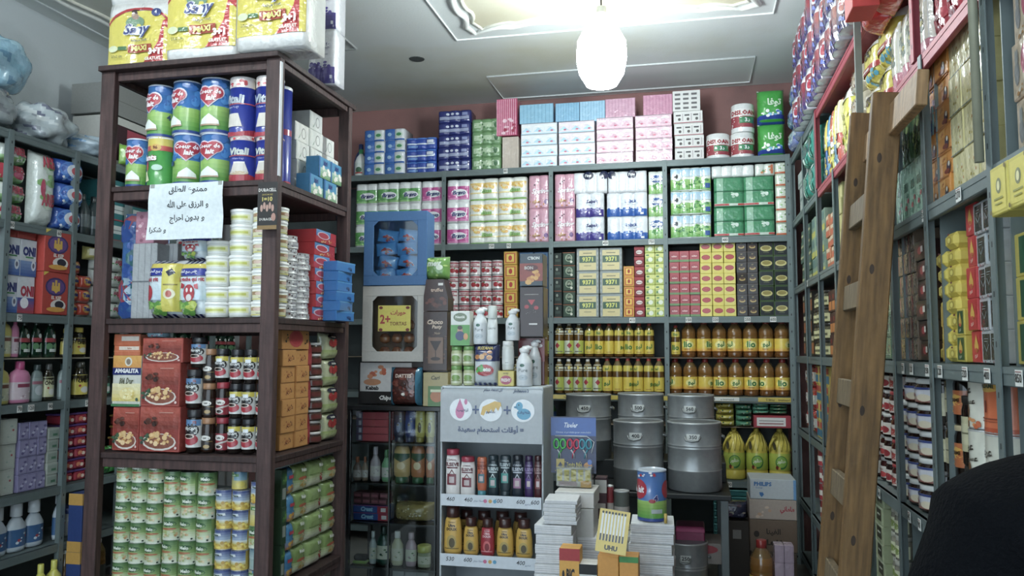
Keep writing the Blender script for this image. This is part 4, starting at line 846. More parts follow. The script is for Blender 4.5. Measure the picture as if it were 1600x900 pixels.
G(RT, 'tea_box', 'tea', pear('c9b62c', '2c5a34', 'e0b428'), 1494, 1507, Z, 1.73, 1, 2, 'small yellow box with green flame panel', 'low between yellow packs and red boxes', 'small flame boxes', d=.2)
G(RT, 'tea_box', 'tea', pear('c4262c', 'c4262c', 'e0b030'), 1508, 1523, Z, 2.04, 1, 5, 'red tea box with golden flame', 'right shelves at eye level', 'red tea boxes with golden flames', d=.25, gap=.99)
slv = carton('aeb4b8', [('r', -.36, .36, .1, .9, '2f3a38'), ('p', [(-.22, .6), (0, .4), (.22, .6), (.22, .54), (0, .34), (-.22, .54)], '8a9494'), ('r', -.2, .2, .74, .76, '9aa4a4'), ('r', -.16, .16, .66, .68, '9aa4a4'), ('k', 0, .05, .4, .03, ['a8444c', 'd8dce0'], 5, .03)], 'film')
G(RT, 'tea_box', 'tea', slv, 1523, 1554, Z, 2.03, 2, 5, 'silver wrapped box with black panel', 'beside grey divider', 'silver wrapped boxes with black panels', d=.22, gap=.985)
G(RT, 'tea_box', 'tea', pear('c9b62c', '1f5a38', 'e8bc2a'), 1581, 1650, Z, 1.90, 1, 3, 'large yellow box with green flame panel', 'right edge of view', 'large yellow flame boxes', d=.25)
yb = carton('d0c034', [('r', -.4, .4, .08, .92, 'dccb3e'), ('e', 0, .58, .15, .16, '8a8a5c'), ('e', 0, .58, .08, .1, 'e8e0a0'), ('r', -.25, .25, .3, .34, 'a09a3c'), ('r', -.2, .2, .2, .23, 'a09a3c'), ('e', .42, .92, .05, .05, '7a6a2c'), ('e', -.42, .08, .05, .05, '7a6a2c')])
JP = Plane_('R', .66)
for i, (x0, x1, y0, y1) in enumerate(((1541, 1568, 346, 268), (1569, 1600, 338, 256))):
    ua, ub = JP.u(x0, 2.05), JP.u(x1, 2.05); za, zb_ = JP.uz((x0 + x1) / 2, y0)[1], JP.uz((x0 + x1) / 2, y1)[1]
    Kind('tea_box', yb(abs(ub - ua) * .98, min(.13, zb_ - za), .19)).put(JP.P((ua + ub) / 2, .1, 1.901), RT.rot, ['yellow box with grey crest jutting over the flame boxes', 'yellow box with grey crest at the right edge, jutting out'][i], 'tea')
# --- z 1.02 to 1.563: sauces, jams, spreads, honey
Z = 1.022
G(RT, 'sauce_pouch', 'sauce', pouch('c83a34', [('r', -.5, .5, .3, .7, 'e8e4da'), ('k', 0, .5, .4, .4, ['d8c03a', 'b02c34', 'f0f0e8'], 10, .08)], seed=50), -6.4, -5.9, Z, 1.5, 4, 3, 'red white sauce sachet', 'corner bay above tomato tins', 'red and white sachets', d=.2)
G(RT, 'sauce_box', 'box', box_('c4a83c', [('r', -.5, .5, .1, .5, '3a7a9a'), ('r', -.4, .4, .6, .9, 'c83a34')]), -5.82, -5.3, Z, 1.5, 4, 4, 'yellow blue small box', 'second bay, jam level', 'yellow and blue small boxes')
jam = lambda body, lid, lab, art, sd: jar(body, lid, art, lab, lh=.14, seed=sd)
js = [jam('5a1c18', 'a8a8a8', 'd8d4cc', [('e', -.2, .35, .2, .3, 'b02a30'), ('e', .1, .3, .18, .25, 'c03a3c'), ('t', 'confiture', 0, .75, .2, '8a1c24', .8, .02)], 51), jam('6a2418', 'b4383c', 'd4c8c0', [('e', 0, .4, .3, .3, 'b83a30'), ('t', 'fraise', 0, .78, .22, '7a1c20', .7, .02)], 52), jam('3c1c14', 'd8d8d4', 'e4dcd0', [('e', .1, .4, .2, .3, 'a82c34')], 53)]
jf = lambda w, h, d: [f(w, h, d) for f in js]
G(RT, 'jam_jar', 'jam', jf, -5.2, -4.7, Z, 1.45, 5, 3, 'red and white jam jar', 'behind the ladder', 'jam jars behind the ladder', d=.1, gap=.98)
G(RT, 'jam_jar', 'jam', jf, -4.6, -4.05, Z, 1.48, 4, 4, 'red and white jam jar', 'bay behind ladder rails', 'jam jars between the ladder rails', d=.1, gap=.98)
G(RT, 'jam_jar', 'jam', jf, 1366, 1394, Z, 1.53, 3, 5, 'red and white jam jar', 'right of ladder', 'jam jars right of the ladder', d=.11, gap=.98)
nut = jar('3a2018', 'd8dad6', [('g', -.5, .5, 0, .4, '8a3a2c', 'c8c0b0'), ('t', 'choco', -.1, .5, .3, '9a2430', .8, .03), ('e', .25, .3, .16, .25, 'e0d4b8'), ('r', -.5, .5, .85, 1, '3a4a8a')], 'd4d4dc', lh=.2, seed=54, lab=(.1, .66))
G(RT, 'spread_jar', 'chocolate spread', nut, 1402, 1448, Z, 1.50, 3, [4, 5, 5], 'chocolate spread jar with white lid', 'jam level', 'chocolate spread jars with white lids', d=.1, gap=.99)
hon = jar('241812', 'b4a47c', [('e', 0, .6, .4, .25, 'd8a42c'), ('t', 'EMZAMI', 0, .6, .16, '3a2410', .66, .03), ('k', 0, .2, .4, .15, ['c87a2c', 'e8b050'], 8, .06)], 'b8622a', lh=.1, seed=55, lab=(.2, .66))
hon2 = jar('241812', '2a2622', [('r', -.4, .4, .2, .8, 'c4c09a'), ('r', -.3, .3, .5, .55, '6a6a4c')], 'b9b48c', lh=.1, seed=56, lab=(.2, .7))
hf = lambda w, h, d: [hon(w, h, d), hon2(w, h, d)]
G(RT, 'honey_jar', 'honey', hf, 1465, 1490, Z, 1.53, 2, 3, 'tall dark honey jar', 'between spreads and large tins', 'tall dark honey jars', d=.1, pick=lambda i, j: 1 - i % 2 if j < 3 else 0, gap=.98)
G(RT, 'honey_jar', 'honey', hon2, 1490, 1503, Z, 1.46, 1, 2, 'slim dark jar with cream label', 'against the large orange tins', 'slim dark jars', d=.1, gap=.98)
tins = can('c8602a', [('r', -.5, .5, .0, .1, 'b44a20'), ('e', .05, .8, .26, .11, 'd8a828'), ('t', 'EMZAMI', .05, .8, .08, '2a4a34', .5, .03), ('r', .02, .06, .35, .55, '7a2a1c'), ('r', -.2, .3, .24, .26, '8a3a20'), ('r', -.2, .3, .2, .21, '8a3a20')], n=24)
tinw = can('d4d4c4', [('t', 'عربية', 0, .68, .2, '3a3428', .8, .03), ('t', 'عسل', .15, .48, .14, '3a3428', .5, .03), ('e', -.1, .32, .24, .15, '8a5a2c'), ('e', -.12, .34, .14, .1, 'c8903c'), ('k', 0, .1, .4, .08, ['c8602a', 'd8904c'], 12, .05)], n=24)
tf = lambda w, h, d: [tins(w, h, d), tinw(w, h, d)]
G(RT, 'honey_tin', 'honey', tf, 1522, 1554, Z, 1.535, 1, 3, 'big honey tin', 'jam level before the grey post', 'big honey tins', d=.16, pick=lambda i, j: 0 if j == 2 else 1, gap=.98, jit=6)
G(RT, 'honey_tin', 'honey', tf, 1502, 1521, Z, 1.535, 1, 3, 'white and orange honey tin', 'between dark jars and big tins', 'narrower honey tins', d=.12, pick=lambda i, j: 1, gap=.98, jit=40)
G(RT, 'sauce_bottle', 'sauce', bottle([(.9, 0), (1, .05), (1, .7), (.5, .82), (.4, .88)], '3a1410', 'e0c020', [(.2, .6, 'a83a2c', [])], 'plastic', (.45, .87, 1)), -2.08, -1.8, Z, 1.40, 3, 1, 'dark sauce bottle with yellow cap', 'right end above shoulder', 'dark sauce bottles with yellow caps', d=.09)
# --- z .5 to 1.02
Z = .502
G(RT, 'tomato_can', 'can', can('a8323a', [('r', -.5, .5, .3, .6, 'e4dcd0')], n=12), -5.8, -5.3, Z, .95, 4, 4, 'small red tomato tin', 'low second bay', 'small red tins low down', d=.1, gap=.98)
G(RT, 'tomato_can', 'can', can('a8323a', [('r', -.5, .5, .3, .6, 'e4dcd0'), ('k', 0, .4, .4, .2, ['c84a3c', 'e8e0d4'], 8, .08)], n=14), -5.2, -4.7, Z, .95, 4, 4, 'red and white tin', 'low behind ladder', 'red and white tins behind the ladder', d=.1, gap=.98)
G(RT, 'infusion_box', 'tea', box_('a9b48c', [('r', -.2, .3, .2, .85, '4a4a34'), ('r', -.1, .2, .5, .6, 'e4e8d4'), ('r', -.5, .5, .9, 1, 'c8d0b0')]), 1353, 1381, Z, .98, 2, 6, 'pale green infusion box', 'low right of ladder', 'pale green infusion boxes', d=.3, jit=3)
G(RT, 'jam_jar', 'jar', jar('c8c4b0', 'b4b4a8', [('e', 0, .5, .3, .3, '8aa048')], 'd8dcb8', lh=.18, seed=57), 1382, 1395, Z, .92, 2, 4, 'squat pale jar with metal lid', 'beside infusion boxes', 'squat pale jars', d=.1, gap=.98)
G(RT, 'red_box', 'box', box_('b02c34', [('r', -.4, .4, .55, .9, 'd8d0cc'), ('k', 0, .3, .4, .2, ['d84a44', 'f0e8e0'], 6, .08)]), 1326, 1351, Z, .8, 2, 3, 'bright red carton', 'low between ladder rails', 'bright red cartons low down', d=.3)
G(RT, 'sachet_box', 'box', box_('d0d4c8', [('r', -.3, .3, .3, .6, '7a8a70')]), -2.84, -2.36, Z, .9, 4, 3, 'white low carton', 'near the person, low shelf', 'white low cartons', d=.2)
Z = .102
G(RT, 'red_box', 'box', box_('b43038', [('r', -.4, .4, .3, .7, 'd8ccc4')]), -4.6, -3.46, Z, .42, 8, 3, 'red carton on bottom shelf', 'behind ladder foot', 'red cartons on the bottom shelf', d=.3)

Z = 1.022
G(RT, 'honey_jar', 'honey', hon2, 1449, 1456, Z, 1.5, 1, 3, 'dark jar with cream label', 'just before the post by the spreads', 'dark jars before the post', d=.1, gap=.98)
G(RT, 'sauce_jar', 'jar', jf, 1600, 1650, Z, 1.4, 2, 1, 'dark red sauce jar', 'right edge above shoulder', None, d=.1) if False else None
G(RT, 'tea_box', 'tea', carton('d0a830', [('r', -.3, .3, .2, .8, 'dcbc4c')]), -2.927, -2.905, 1.565, 1.93, 1, 6, 'slim yellow tea box', 'edge on beside the post', 'slim yellow tea boxes', d=.2)
# ================================================================ goods on the left wall
Z = 2.862
def lumpbag(base, cols, seed, w, h, d):
    rnd = random.Random(seed); vs = []; fs = []; cs = []; nu, nv = 48, 26
    ph = [(rnd.uniform(2, 7), rnd.uniform(2, 7), rnd.uniform(0, 6.3), rnd.uniform(.02, .07)) for _ in range(8)]
    for j in range(nv + 1):
        t = pi * j / nv
        for i in range(nu):
            a = 2 * pi * i / nu
            r = 1 + sum(q[3] * sin(q[0] * a + q[2]) * sin(q[1] * t + q[2]) for q in ph)
            sx = abs(sin(t)) ** .5
            vs.append((w / 2 * sx * cos(a) * r, d / 2 * sx * sin(a) * r, max(0, h / 2 - h / 2 * cos(t) * (1 + (r - 1) * .8))))
    for j in range(nv):
        for i in range(nu):
            fs.append([j * nu + i, j * nu + (i + 1) % nu, (j + 1) * nu + (i + 1) % nu, (j + 1) * nu + i]); q = sin(3.1 * i / nu * 6.28 + 1.3 * j / 3 + seed) * cos(j * .55 + i * .25); cs.append(cols[(i // 6 + j // 5) % len(cols)] if q > .45 else base)
    return [(None, MB().add(vs, fs, cs, 'film', True))]
for i, (y0, y1, z0, z1, c, cols, lb, ins) in enumerate((
        (3.55, 4.02, 3.115, 3.43, '86b0c4', ['9cc4d4', '5c8ca8', '78a8bc'], 'big light blue plastic bag on top of left shelving', .02),
        (3.38, 3.90, Z, 3.10, 'a8b4b8', ['8a9298', 'c4cccc', '6f7484', 'b8b8a8'], 'clear bag of grey goods under the light blue bag', -.03),
        (3.92, 4.33, Z, 3.10, 'aab6ba', ['8c949a', 'c4cccc', '70758a'], 'clear crumpled bag beside grey goods bag on left shelving', -.03),
        (4.34, 4.58, Z, 3.0, 'a4b8c4', ['6a9cc8', '5a90c0', 'b8c4c8'], 'small clear bag with blue content at shelf edge', -.04),
        (2.7, 3.3, Z, 3.2, '9cb0b8', ['b0c0c4', '8090a0'], 'grey bag at the near end of left shelving top', 0))):
    Kind('plastic_bag', lumpbag(c, cols, 60 + i, y1 - y0, z1 - z0, .34)).put(LF.P((y0 + y1) / 2, ins + .17, z0 + .001), LF.rot, lb, 'bag')
one(LF, 'toy_box', 'box', carton('c4c4bc', [('r', -.4, .42, .1, .84, '3c1c24'), ('r', -.1, .42, .3, .8, 'b03c50'), ('e', -.1, .3, .2, .2, '2c2c2c')]), 4.62, 5.05, Z, 3.2, 'white framed box with red content on left shelving top', d=.3)
one(LF, 'net_bag', 'bag', pouch('86c02c', [('k', 0, .5, .4, .4, ['a4dc3c', '5a9a1c'], 14, .1)], seed=66), 4.66, 4.98, Z, 3.0, 'lime green bag before the white framed box', d=.08, inset=-.08)
one(LF, 'carton_box', 'box', carton('8a8c88', [('r', -.5, .5, .48, .5, '6a6c68')]), 4.6, 5.3, 3.21, 3.42, 'grey carton high above the lime bag', d=.3)
one(LF, 'carton_box', 'box', carton('989a96', [('r', -.5, .5, .48, .52, '787a76'), ('r', -.04, .04, 0, 1, 'a8a69a')]), 5.1, 5.8, Z, 3.2, 'plain grey carton seen through the rack top', d=.3)
# --- detergent bags (z 2.34)
Z = 2.342
ariel = pouch('dde5da', [('g', -.5, .5, 0, .3, '5ca048', 'a8d090'), ('k', .1, .28, .4, .14, ['3f8a3c', '8cc46c', 'eef4ea', '6ab04c'], 14, .08), ('t', 'ARIEL', .0, .62, .42, 'b8344c', .84, .05), ('e', .3, .9, .12, .08, '4a9a48')], seed=70)
ariel2 = pouch('dde5da', [('g', -.5, .5, 0, .3, '4a9048', 'a8d090'), ('r', -.4, -.14, .05, .9, 'c0384a'), ('e', .2, .4, .2, .2, 'd04a70'), ('k', .2, .4, .2, .2, ['e06a90', 'c03a5c'], 7, .06), ('t', 'ARIEL', .1, .7, .36, 'b8344c', .7, .05)], seed=71)
G(LF, 'detergent_bag', 'detergent', lambda w, h, d: [ariel(w, h, d), ariel2(w, h, d)], 3.3, 3.98, Z, 2.80, 3, 4, 'white green detergent bag', 'top of left wall', 'white and green detergent bags', d=.2, jit=4, pick=lambda i, j: (i + j) % 3 == 1 and 1 or 0)
big = pouch('e0e8e0', [('k', .1, .55, .35, .3, ['6aa85c', 'a8d098', 'c8dcc4', '8abf70'], 16, .07), ('t', 'ARIEL', .12, .86, .16, 'b8344c', .7, .05), ('t', 'ARIEL', .1, .35, .17, 'b8344c', .7, .05), ('e', -.2, .5, .1, .12, 'c03a5c')], seed=72)
G(LF, 'detergent_bag', 'detergent', big, 3.99, 4.16, Z, 2.80, 1, 1, 'tall white detergent bag with leaves', 'beside smaller green bags', None, d=.2, inset=.0)
blu = pouch('2f5cb4', [('e', 0, .5, .42, .4, '4a86d8'), ('e', .05, .5, .3, .28, 'dfe8f2'), ('e', .1, .5, .2, .18, 'c03a48'), ('k', 0, .15, .4, .1, ['8ab8e8', 'ffffff'], 8, .06)], seed=73)
G(LF, 'detergent_bag', 'detergent', blu, 4.16, 4.4, Z, 2.80, 1, 3, 'blue detergent bag with red spot', 'left wall before post', 'blue detergent bags', d=.2, inset=0)
drk = bottle([(.9, 0), (1, .05), (1, .6), (.5, .8), (.35, .86)], '2c3c3e', '202a2c', [(.2, .5, '5a686a', [])], 'plastic', (.38, .85, 1))
G(LF, 'shampoo_bottle', 'shampoo', drk, 4.42, 4.62, Z, 2.62, 2, 1, 'dark bottle with grey label', 'shadowed bay of left wall', 'dark bottles in the shadowed bay', d=.1)
teal = carton('1c6e72', [('r', -.3, .3, .35, .75, 'c4ccc8'), ('r', -.5, .5, .0, .06, 'a83a44'), ('r', -.25, .25, .5, .54, '6a7a78')])
G(LF, 'diaper_bag', 'diapers', teal, 4.64, 5.25, Z, 2.76, 3, 3, 'teal pack with white sticker', 'left wall behind rack post', 'teal packs with white stickers', d=.25)
G(LF, 'detergent_bag', 'detergent', blu, 5.32, 5.9, Z, 2.74, 3, 3, 'blue bag seen through rack', 'far left wall', 'blue bags far along the left wall', d=.2)
# --- boxes (z 1.81)
Z = 1.812
omo = carton('d4dae0', [('g', -.5, .5, 0, .42, '2f5ca8', '7fa0d0'), ('t', 'ONI', .02, .68, .26, '2a3a7c', .8, .06), ('r', -.2, .3, .5, .54, '4a9a5c'), ('e', .3, .3, .14, .14, 'dfe6ee'), ('e', .3, .3, .07, .07, '6a6a80')])
omo2 = carton('d4dae0', [('g', -.5, .5, 0, .42, 'b83a3c', '2f5ca8'), ('t', 'ONI', .05, .6, .3, 'b02a44', .8, .06), ('e', -.1, .28, .25, .15, 'eef0f4')])
G(LF, 'detergent_box', 'detergent', lambda w, h, d: [omo(w, h, d), omo2(w, h, d)], 3.32, 4.06, Z, 2.25, 6, 2, 'white blue washing powder box', 'left wall', 'white and blue washing powder boxes', d=.14, pick=lambda i, j: 1 if (i, j) in ((1, 0), (3, 1), (5, 0)) else 0)
G(LF, 'detergent_box', 'detergent', carton('b03c30', [('r', -.5, .5, .4, .94, 'b83a34')]), 3.5, 4.05, 2.252, 2.31, 4, 1, 'flat dark red carton', 'on the white blue boxes', 'flat dark red cartons', d=.14)
kef = carton('bc3a2c', [('e', 0, .66, .4, .22, '3c3470'), ('e', 0, .66, .34, .18, '6a4a90'), ('r', -.16, .16, .56, .68, 'e4b428'), ('r', -.15, -.07, .66, .76, 'e4b428'), ('r', -.04, .04, .66, .82, 'e4b428'), ('r', .07, .15, .66, .76, 'e4b428'), ('p', [(-.12, .58), (0, .5), (.12, .58)], 'e4b428'), ('t', 'EL KEF', .02, .4, .08, 'ece4d8', .6, .04), ('e', .1, .22, .3, .14, 'e0dcd4'), ('e', .14, .24, .18, .09, '2f2c3c'), ('p', [(-.5, .9), (-.3, 1), (-.5, 1)], 'e4c830'), ('e', 0, .12, .36, .06, 'e0a024')])
G(LF, 'detergent_box', 'detergent', kef, 4.07, 4.28, Z, 2.33, 1, 2, 'tall red box with yellow hand emblem', 'left wall beside post', 'tall red boxes with hand emblem', d=.1, inset=0)
tide = pouch('cf4426', [('e', 0, .55, .34, .3, 'e08a2c'), ('e', 0, .55, .26, .22, 'e8c040'), ('t', 'Tide', 0, .55, .3, '2f3c90', .56, .05), ('r', -.5, .5, .0, .12, 'e0dcd6')], seed=75)
G(LF, 'detergent_bag', 'detergent', tide, 4.32, 4.53, Z, 2.17, 2, [4, 3], 'small orange red detergent bag', 'left wall by post', 'small orange red bags', d=.12)
G(LF, 'soap_pack', 'soap', pouch('c4ba5c', [('r', -.4, .3, .3, .8, 'e4e0d0')], seed=76), 4.48, 4.6, 2.19, 2.28, 1, 1, 'yellow soap pack on orange bags', 'left wall', None, d=.1)
wp = pouch('c9d0c8', [('k', 0, .5, .4, .3, ['5a9a58', 'b83a50', 'eef0ea', '9ab898'], 12, .09), ('t', 'ARIEL', 0, .6, .24, 'a83c54', .8, .04)], seed=77)
G(LF, 'detergent_bag', 'detergent', wp, 4.55, 5.27, Z, 2.24, 5, 4, 'small white detergent pack', 'left wall behind rack', 'small white packs behind the rack', d=.14)
G(LF, 'detergent_bag', 'detergent', wp, 5.33, 6.35, Z, 2.2, 5, 4, 'small white detergent pack', 'far left wall', 'small white packs far along', d=.14)
# --- bottles in two tiers (z 1.285 and 1.55)
def flat(prof, cap, body, lab, art, capr, m='plastic', sy=.6): return bottle(prof, body, cap, [(lab[0], lab[1], lab[2], art)], m, capr, sy)
shoulder = [(.95, 0), (1, .04), (1, .62), (.8, .74), (.45, .8), (.36, .83)]
yj = flat(shoulder, 'd8d040', 'd8cf5c', (.08, .5, 'd8dcb8'), [('r', -.25, .25, .7, .9, '8a5a4a'), ('k', 0, .3, .3, .2, ['9ab0a0', 'e8ecd8'], 6, .07)], (.36, .8, 1))
pj = flat(shoulder, 'c84a84', 'd880a8', (.08, .5, 'd8c4cc'), [('r', -.25, .25, .7, .9, '9a3c5a'), ('k', 0, .3, .3, .2, ['b89aa4', 'f0e4e8'], 6, .07)], (.36, .8, 1))
gd = flat([(.9, 0), (1, .1), (.95, .5), (.8, .7), (.4, .82), (.3, .86)], '2a3a30', '1c4a34', (.12, .62, None), [('r', -.5, .5, .58, .8, 'a83a44'), ('e', .1, .9, .14, .12, 'd8e0d8'), ('e', -.2, .35, .2, .18, '5a8a5c'), ('e', .22, .35, .2, .18, '7aa87c'), ('r', -.2, .25, .06, .22, 'c8d0c8')], (.32, .85, 1), 'glass')
on = lambda c, cap: flat([(.95, 0), (1, .05), (1, .6), (.6, .78), (.42, .84)], cap, '3a3420', (.1, .62, c), [('t', 'ONEX', 0, .7, .2, '2a2418', .9, .04), ('e', .05, .25, .22, .16, 'd8d8d0'), ('e', -.2, .45, .06, .06, 'a83a2c')], (.48, .8, .96), 'glass')
mini = flat(shoulder, '3a4a4a', '7a8a88', (.08, .6, '8a9a98'), [('r', -.5, .5, .7, .85, '9a5a6a'), ('e', 0, .4, .3, .25, 'b4bcc0')], (.5, .8, .95))
for (nm, fn, y0, y1, z0, z1, lb) in (
        ('detergent_bottle', yj, 3.80, 3.93, 1.555, 1.80, 'yellow detergent bottle on upper tier of left wall'), ('detergent_bottle', pj, 3.935, 3.99, 1.555, 1.79, 'pink necked bottle behind yellow one on upper tier'),
        ('dish_soap_bottle', gd, 3.99, 4.07, 1.55, 1.775, 'dark green dish soap bottle beside the yellow bottle, upper tier'), ('dish_soap_bottle', gd, 4.08, 4.16, 1.55, 1.78, 'dark green dish soap bottle, middle one on upper tier'), ('dish_soap_bottle', gd, 4.18, 4.27, 1.55, 1.78, 'dark green dish soap bottle next to left wall post, upper tier'),
        ('dish_soap_bottle', on('c9b63a', 'd8c02c'), 4.32, 4.41, 1.55, 1.74, 'yellow labelled soap bottle right after the post, upper tier'), ('dish_soap_bottle', on('d4c23a', 'd8c02c'), 4.41, 4.52, 1.55, 1.75, 'larger yellow labelled soap bottle with yellow cap, upper tier'), ('dish_soap_bottle', on('a83450', '3a2a2c'), 4.60, 4.72, 1.55, 1.78, 'red labelled soap bottle, upper tier by rack post'),
        ('detergent_bottle', yj, 3.80, 3.93, 1.286, 1.53, 'yellow detergent bottle on lower tier beside pink bottle'), ('detergent_bottle', pj, 3.94, 4.08, 1.286, 1.53, 'pink detergent bottle on lower tier of left wall'),
        ('shampoo_bottle', mini, 4.10, 4.18, 1.286, 1.52, 'grey purple bottle beside pink bottle, lower tier'), ('shampoo_bottle', on('c8c89a', '4a4a48'), 4.19, 4.27, 1.286, 1.52, 'pale yellow bottle before left wall post, lower tier'), ('shampoo_bottle', mini, 4.31, 4.40, 1.286, 1.52, 'grey green bottle after the post, lower tier'),
        ('dish_soap_bottle', on('d4c23a', '3a3a30'), 4.43, 4.55, 1.286, 1.53, 'yellow sash labelled dark bottle on lower tier'), ('dish_soap_bottle', on('5a9a7c', '3a3a30'), 4.66, 4.76, 1.286, 1.5, 'green labelled dark bottle on lower tier')):
    o = one(LF, nm, 'bottle', fn, y0, y1, z0, z1, lb, d=.1, inset=.03)
G(LF, 'dish_soap_bottle', 'bottle', gd, 4.82, 6.3, 1.55, 1.78, 11, 1, 'dark green soap bottle', 'upper tier seen through the rack', 'dark green bottles seen through the rack', d=.1)
G(LF, 'detergent_bottle', 'bottle', yj, 3.05, 3.66, 1.286, 1.52, 4, 1, 'pale yellow bottle', 'near end of left wall, lower tier', 'pale yellow bottles at the near end', d=.1)
tbd = MB().box(0, 0, 0, 2.5, .3, .006, 'a8a088', 'card').build('tier_board', loc=(-3.99, 4.56, 1.543), rz=pi / 2)
tag(tbd, 'thin pale board splitting the left wall bottle shelf in two', 'board')
# --- z .765
Z = .767
G(LF, 'soap_box', 'soap', carton('b4bab0', [('r', -.4, .4, .1, .9, 'bcc4b8'), ('k', 0, .5, .3, .3, ['a8484c', '9ab0a4'], 3, .06)]), 3.72, 3.98, Z, 1.2, 2, 3, 'pale grey green soap carton', 'near end of low shelf', 'pale soap cartons', d=.2)
G(LF, 'soap_box', 'soap', carton('8a84ac', [('r', -.45, .45, .08, .92, '9a94bc'), ('k', 0, .5, .4, .3, ['c4c0dc', '6a6490'], 6, .1)], 'film'), 3.99, 4.2, Z, 1.17, 3, 4, 'lilac wrapped soap carton', 'left wall low shelf', 'lilac wrapped soap cartons', d=.2)
G(LF, 'soap_box', 'soap', carton('b0b8ac', [('r', -.4, .4, .2, .8, '9aa89a'), ('r', -.1, .3, .3, .5, '4a7a5c')]), 4.21, 4.3, Z, 1.12, 1, 5, 'pale green stacked soap box', 'against left wall post', 'pale green stacked soap boxes', d=.2)
rtub = lambda w, h, d: [(None, MB().box(0, 0, 0, w * .92, d, h * .8, 'a8283c', 'gloss', .01).art(flatS(d), w * .92, h * .8, [('e', -.1, .5, .2, .28, 'dc8a5c'), ('e', .2, .45, .16, .2, 'e0d0c0'), ('k', 0, .5, .4, .3, ['c84a5c', '8a1c30'], 6, .1)], 'gloss')), ('lid', MB().box(0, 0, h * .78, w, d * 1.03, h * .18, '5a3c7c', 'plastic', .008))]
G(LF, 'soap_tub', 'detergent', rtub, 4.33, 4.54, Z, 1.2, 2, 6, 'red tub with purple lid', 'left wall after post', 'red tubs with purple lids', d=.14)
ytub = lambda w, h, d: [(None, MB().box(0, 0, 0, w * .92, d, h * .8, 'b03c34', 'gloss', .01).art(flatS(d), w * .92, h * .8, [('k', 0, .5, .4, .3, ['d88a3c', '8a1c30'], 6, .1)], 'gloss')), ('lid', MB().box(0, 0, h * .78, w, d * 1.03, h * .18, 'd8a83a', 'plastic', .008))]
G(LF, 'soap_tub', 'detergent', ytub, 4.55, 4.66, Z, 1.19, 1, 6, 'red tub with orange lid', 'beside purple lidded tubs', 'red tubs with orange lids', d=.14)
G(LF, 'detergent_bag', 'detergent', pouch('3a9a3c', [('k', 0, .5, .4, .4, ['5ac84c', '1f6a2c', 'd8ecd0'], 14, .09)], seed=80), 4.67, 4.88, Z, .95, 2, 1, 'bright green plastic bag', 'beside red tubs', 'bright green bags', d=.16)
G(LF, 'soap_tub', 'detergent', ytub, 4.9, 6.3, Z, 1.15, 9, 5, 'red tub seen through rack', 'far left wall', 'red tubs far along the left wall', d=.14)
# --- z .42 and floor
Z = .422
sp = bottle([(.9, 0), (1, .06), (1, .5), (.6, .66), (.3, .72)], 'c8d4dc', 'dfe6ea', [(.1, .46, '3a6a9c', [('k', 0, .5, .3, .3, ['b83a4c', 'dce8f0'], 6, .1)])], 'plastic', (.5, .72, 1), .6)
G(LF, 'spray_bottle', 'bottle', sp, 3.72, 4.26, Z, .7, 4, 1, 'white and blue spray bottle', 'lowest left shelf', 'white and blue spray bottles', d=.12)
one(LF, 'plastic_tub', 'tub', tub([('r', -.4, .4, .2, .6, 'c8ccc8')], lid='4a5a90', body='c4c8c0'), 4.42, 4.6, Z, .6, 'white plastic tub with blue lid on lowest left shelf', d=.18)
one(LF, 'spray_bottle', 'bottle', sp, 4.33, 4.42, Z, .72, 'white spray bottle right after the left wall post', d=.1)
G(LF, 'cola_bottle', 'bottle', bottle(l1, '20241c', 'd0d0c8', [(.3, .55, '2c302c', [])], 'glass', (.4, .93, 1)), 4.33, 4.72, .002, .36, 4, 1, 'dark brown bottle', 'floor by left wall', 'dark brown bottles on the floor', d=.1, inset=-.02)
G(LF, 'bleach_bottle', 'bottle', jugy := bottle(shoulder, 'c8c238', 'd0cc40', [(.1, .5, 'c0bc34', [])], 'plastic', (.36, .8, 1)), 4.1, 4.3, .002, .33, 2, 1, 'lime yellow bleach bottle', 'floor by left wall', 'yellow bleach bottles on the floor', d=.1, inset=-.06)
one(LF, 'plastic_basin', 'basin', lambda w, h, d: [(None, MB().lathe([(w * .3, 0, 'a8b4bc'), (w * .5, h, 'b8c4cc'), (w * .48, h, 'b8c4cc'), (w * .28, .01, '98a4ac')], 'plastic', 24, cap=False))], 4.0, 4.3, .002, .2, 'pale round basin standing near the bleach bottles', d=.3, inset=.02) if False else None
by = carton('24407c', [('r', -.5, .5, .8, 1, 'c8962c'), ('r', -.5, .5, 0, .18, 'c8962c'), ('e', 0, .5, .3, .2, '2f4c8c')], sart=[('r', -.5, .5, .8, 1, 'c8962c'), ('r', -.5, .5, 0, .18, 'c8962c')])
G(LF, 'carton_box', 'box', by, 126, 158, .002, 762, 1, 2, 'blue carton with mustard bands', 'behind rack post', 'blue and mustard cartons', d=.1, inset=-.12)
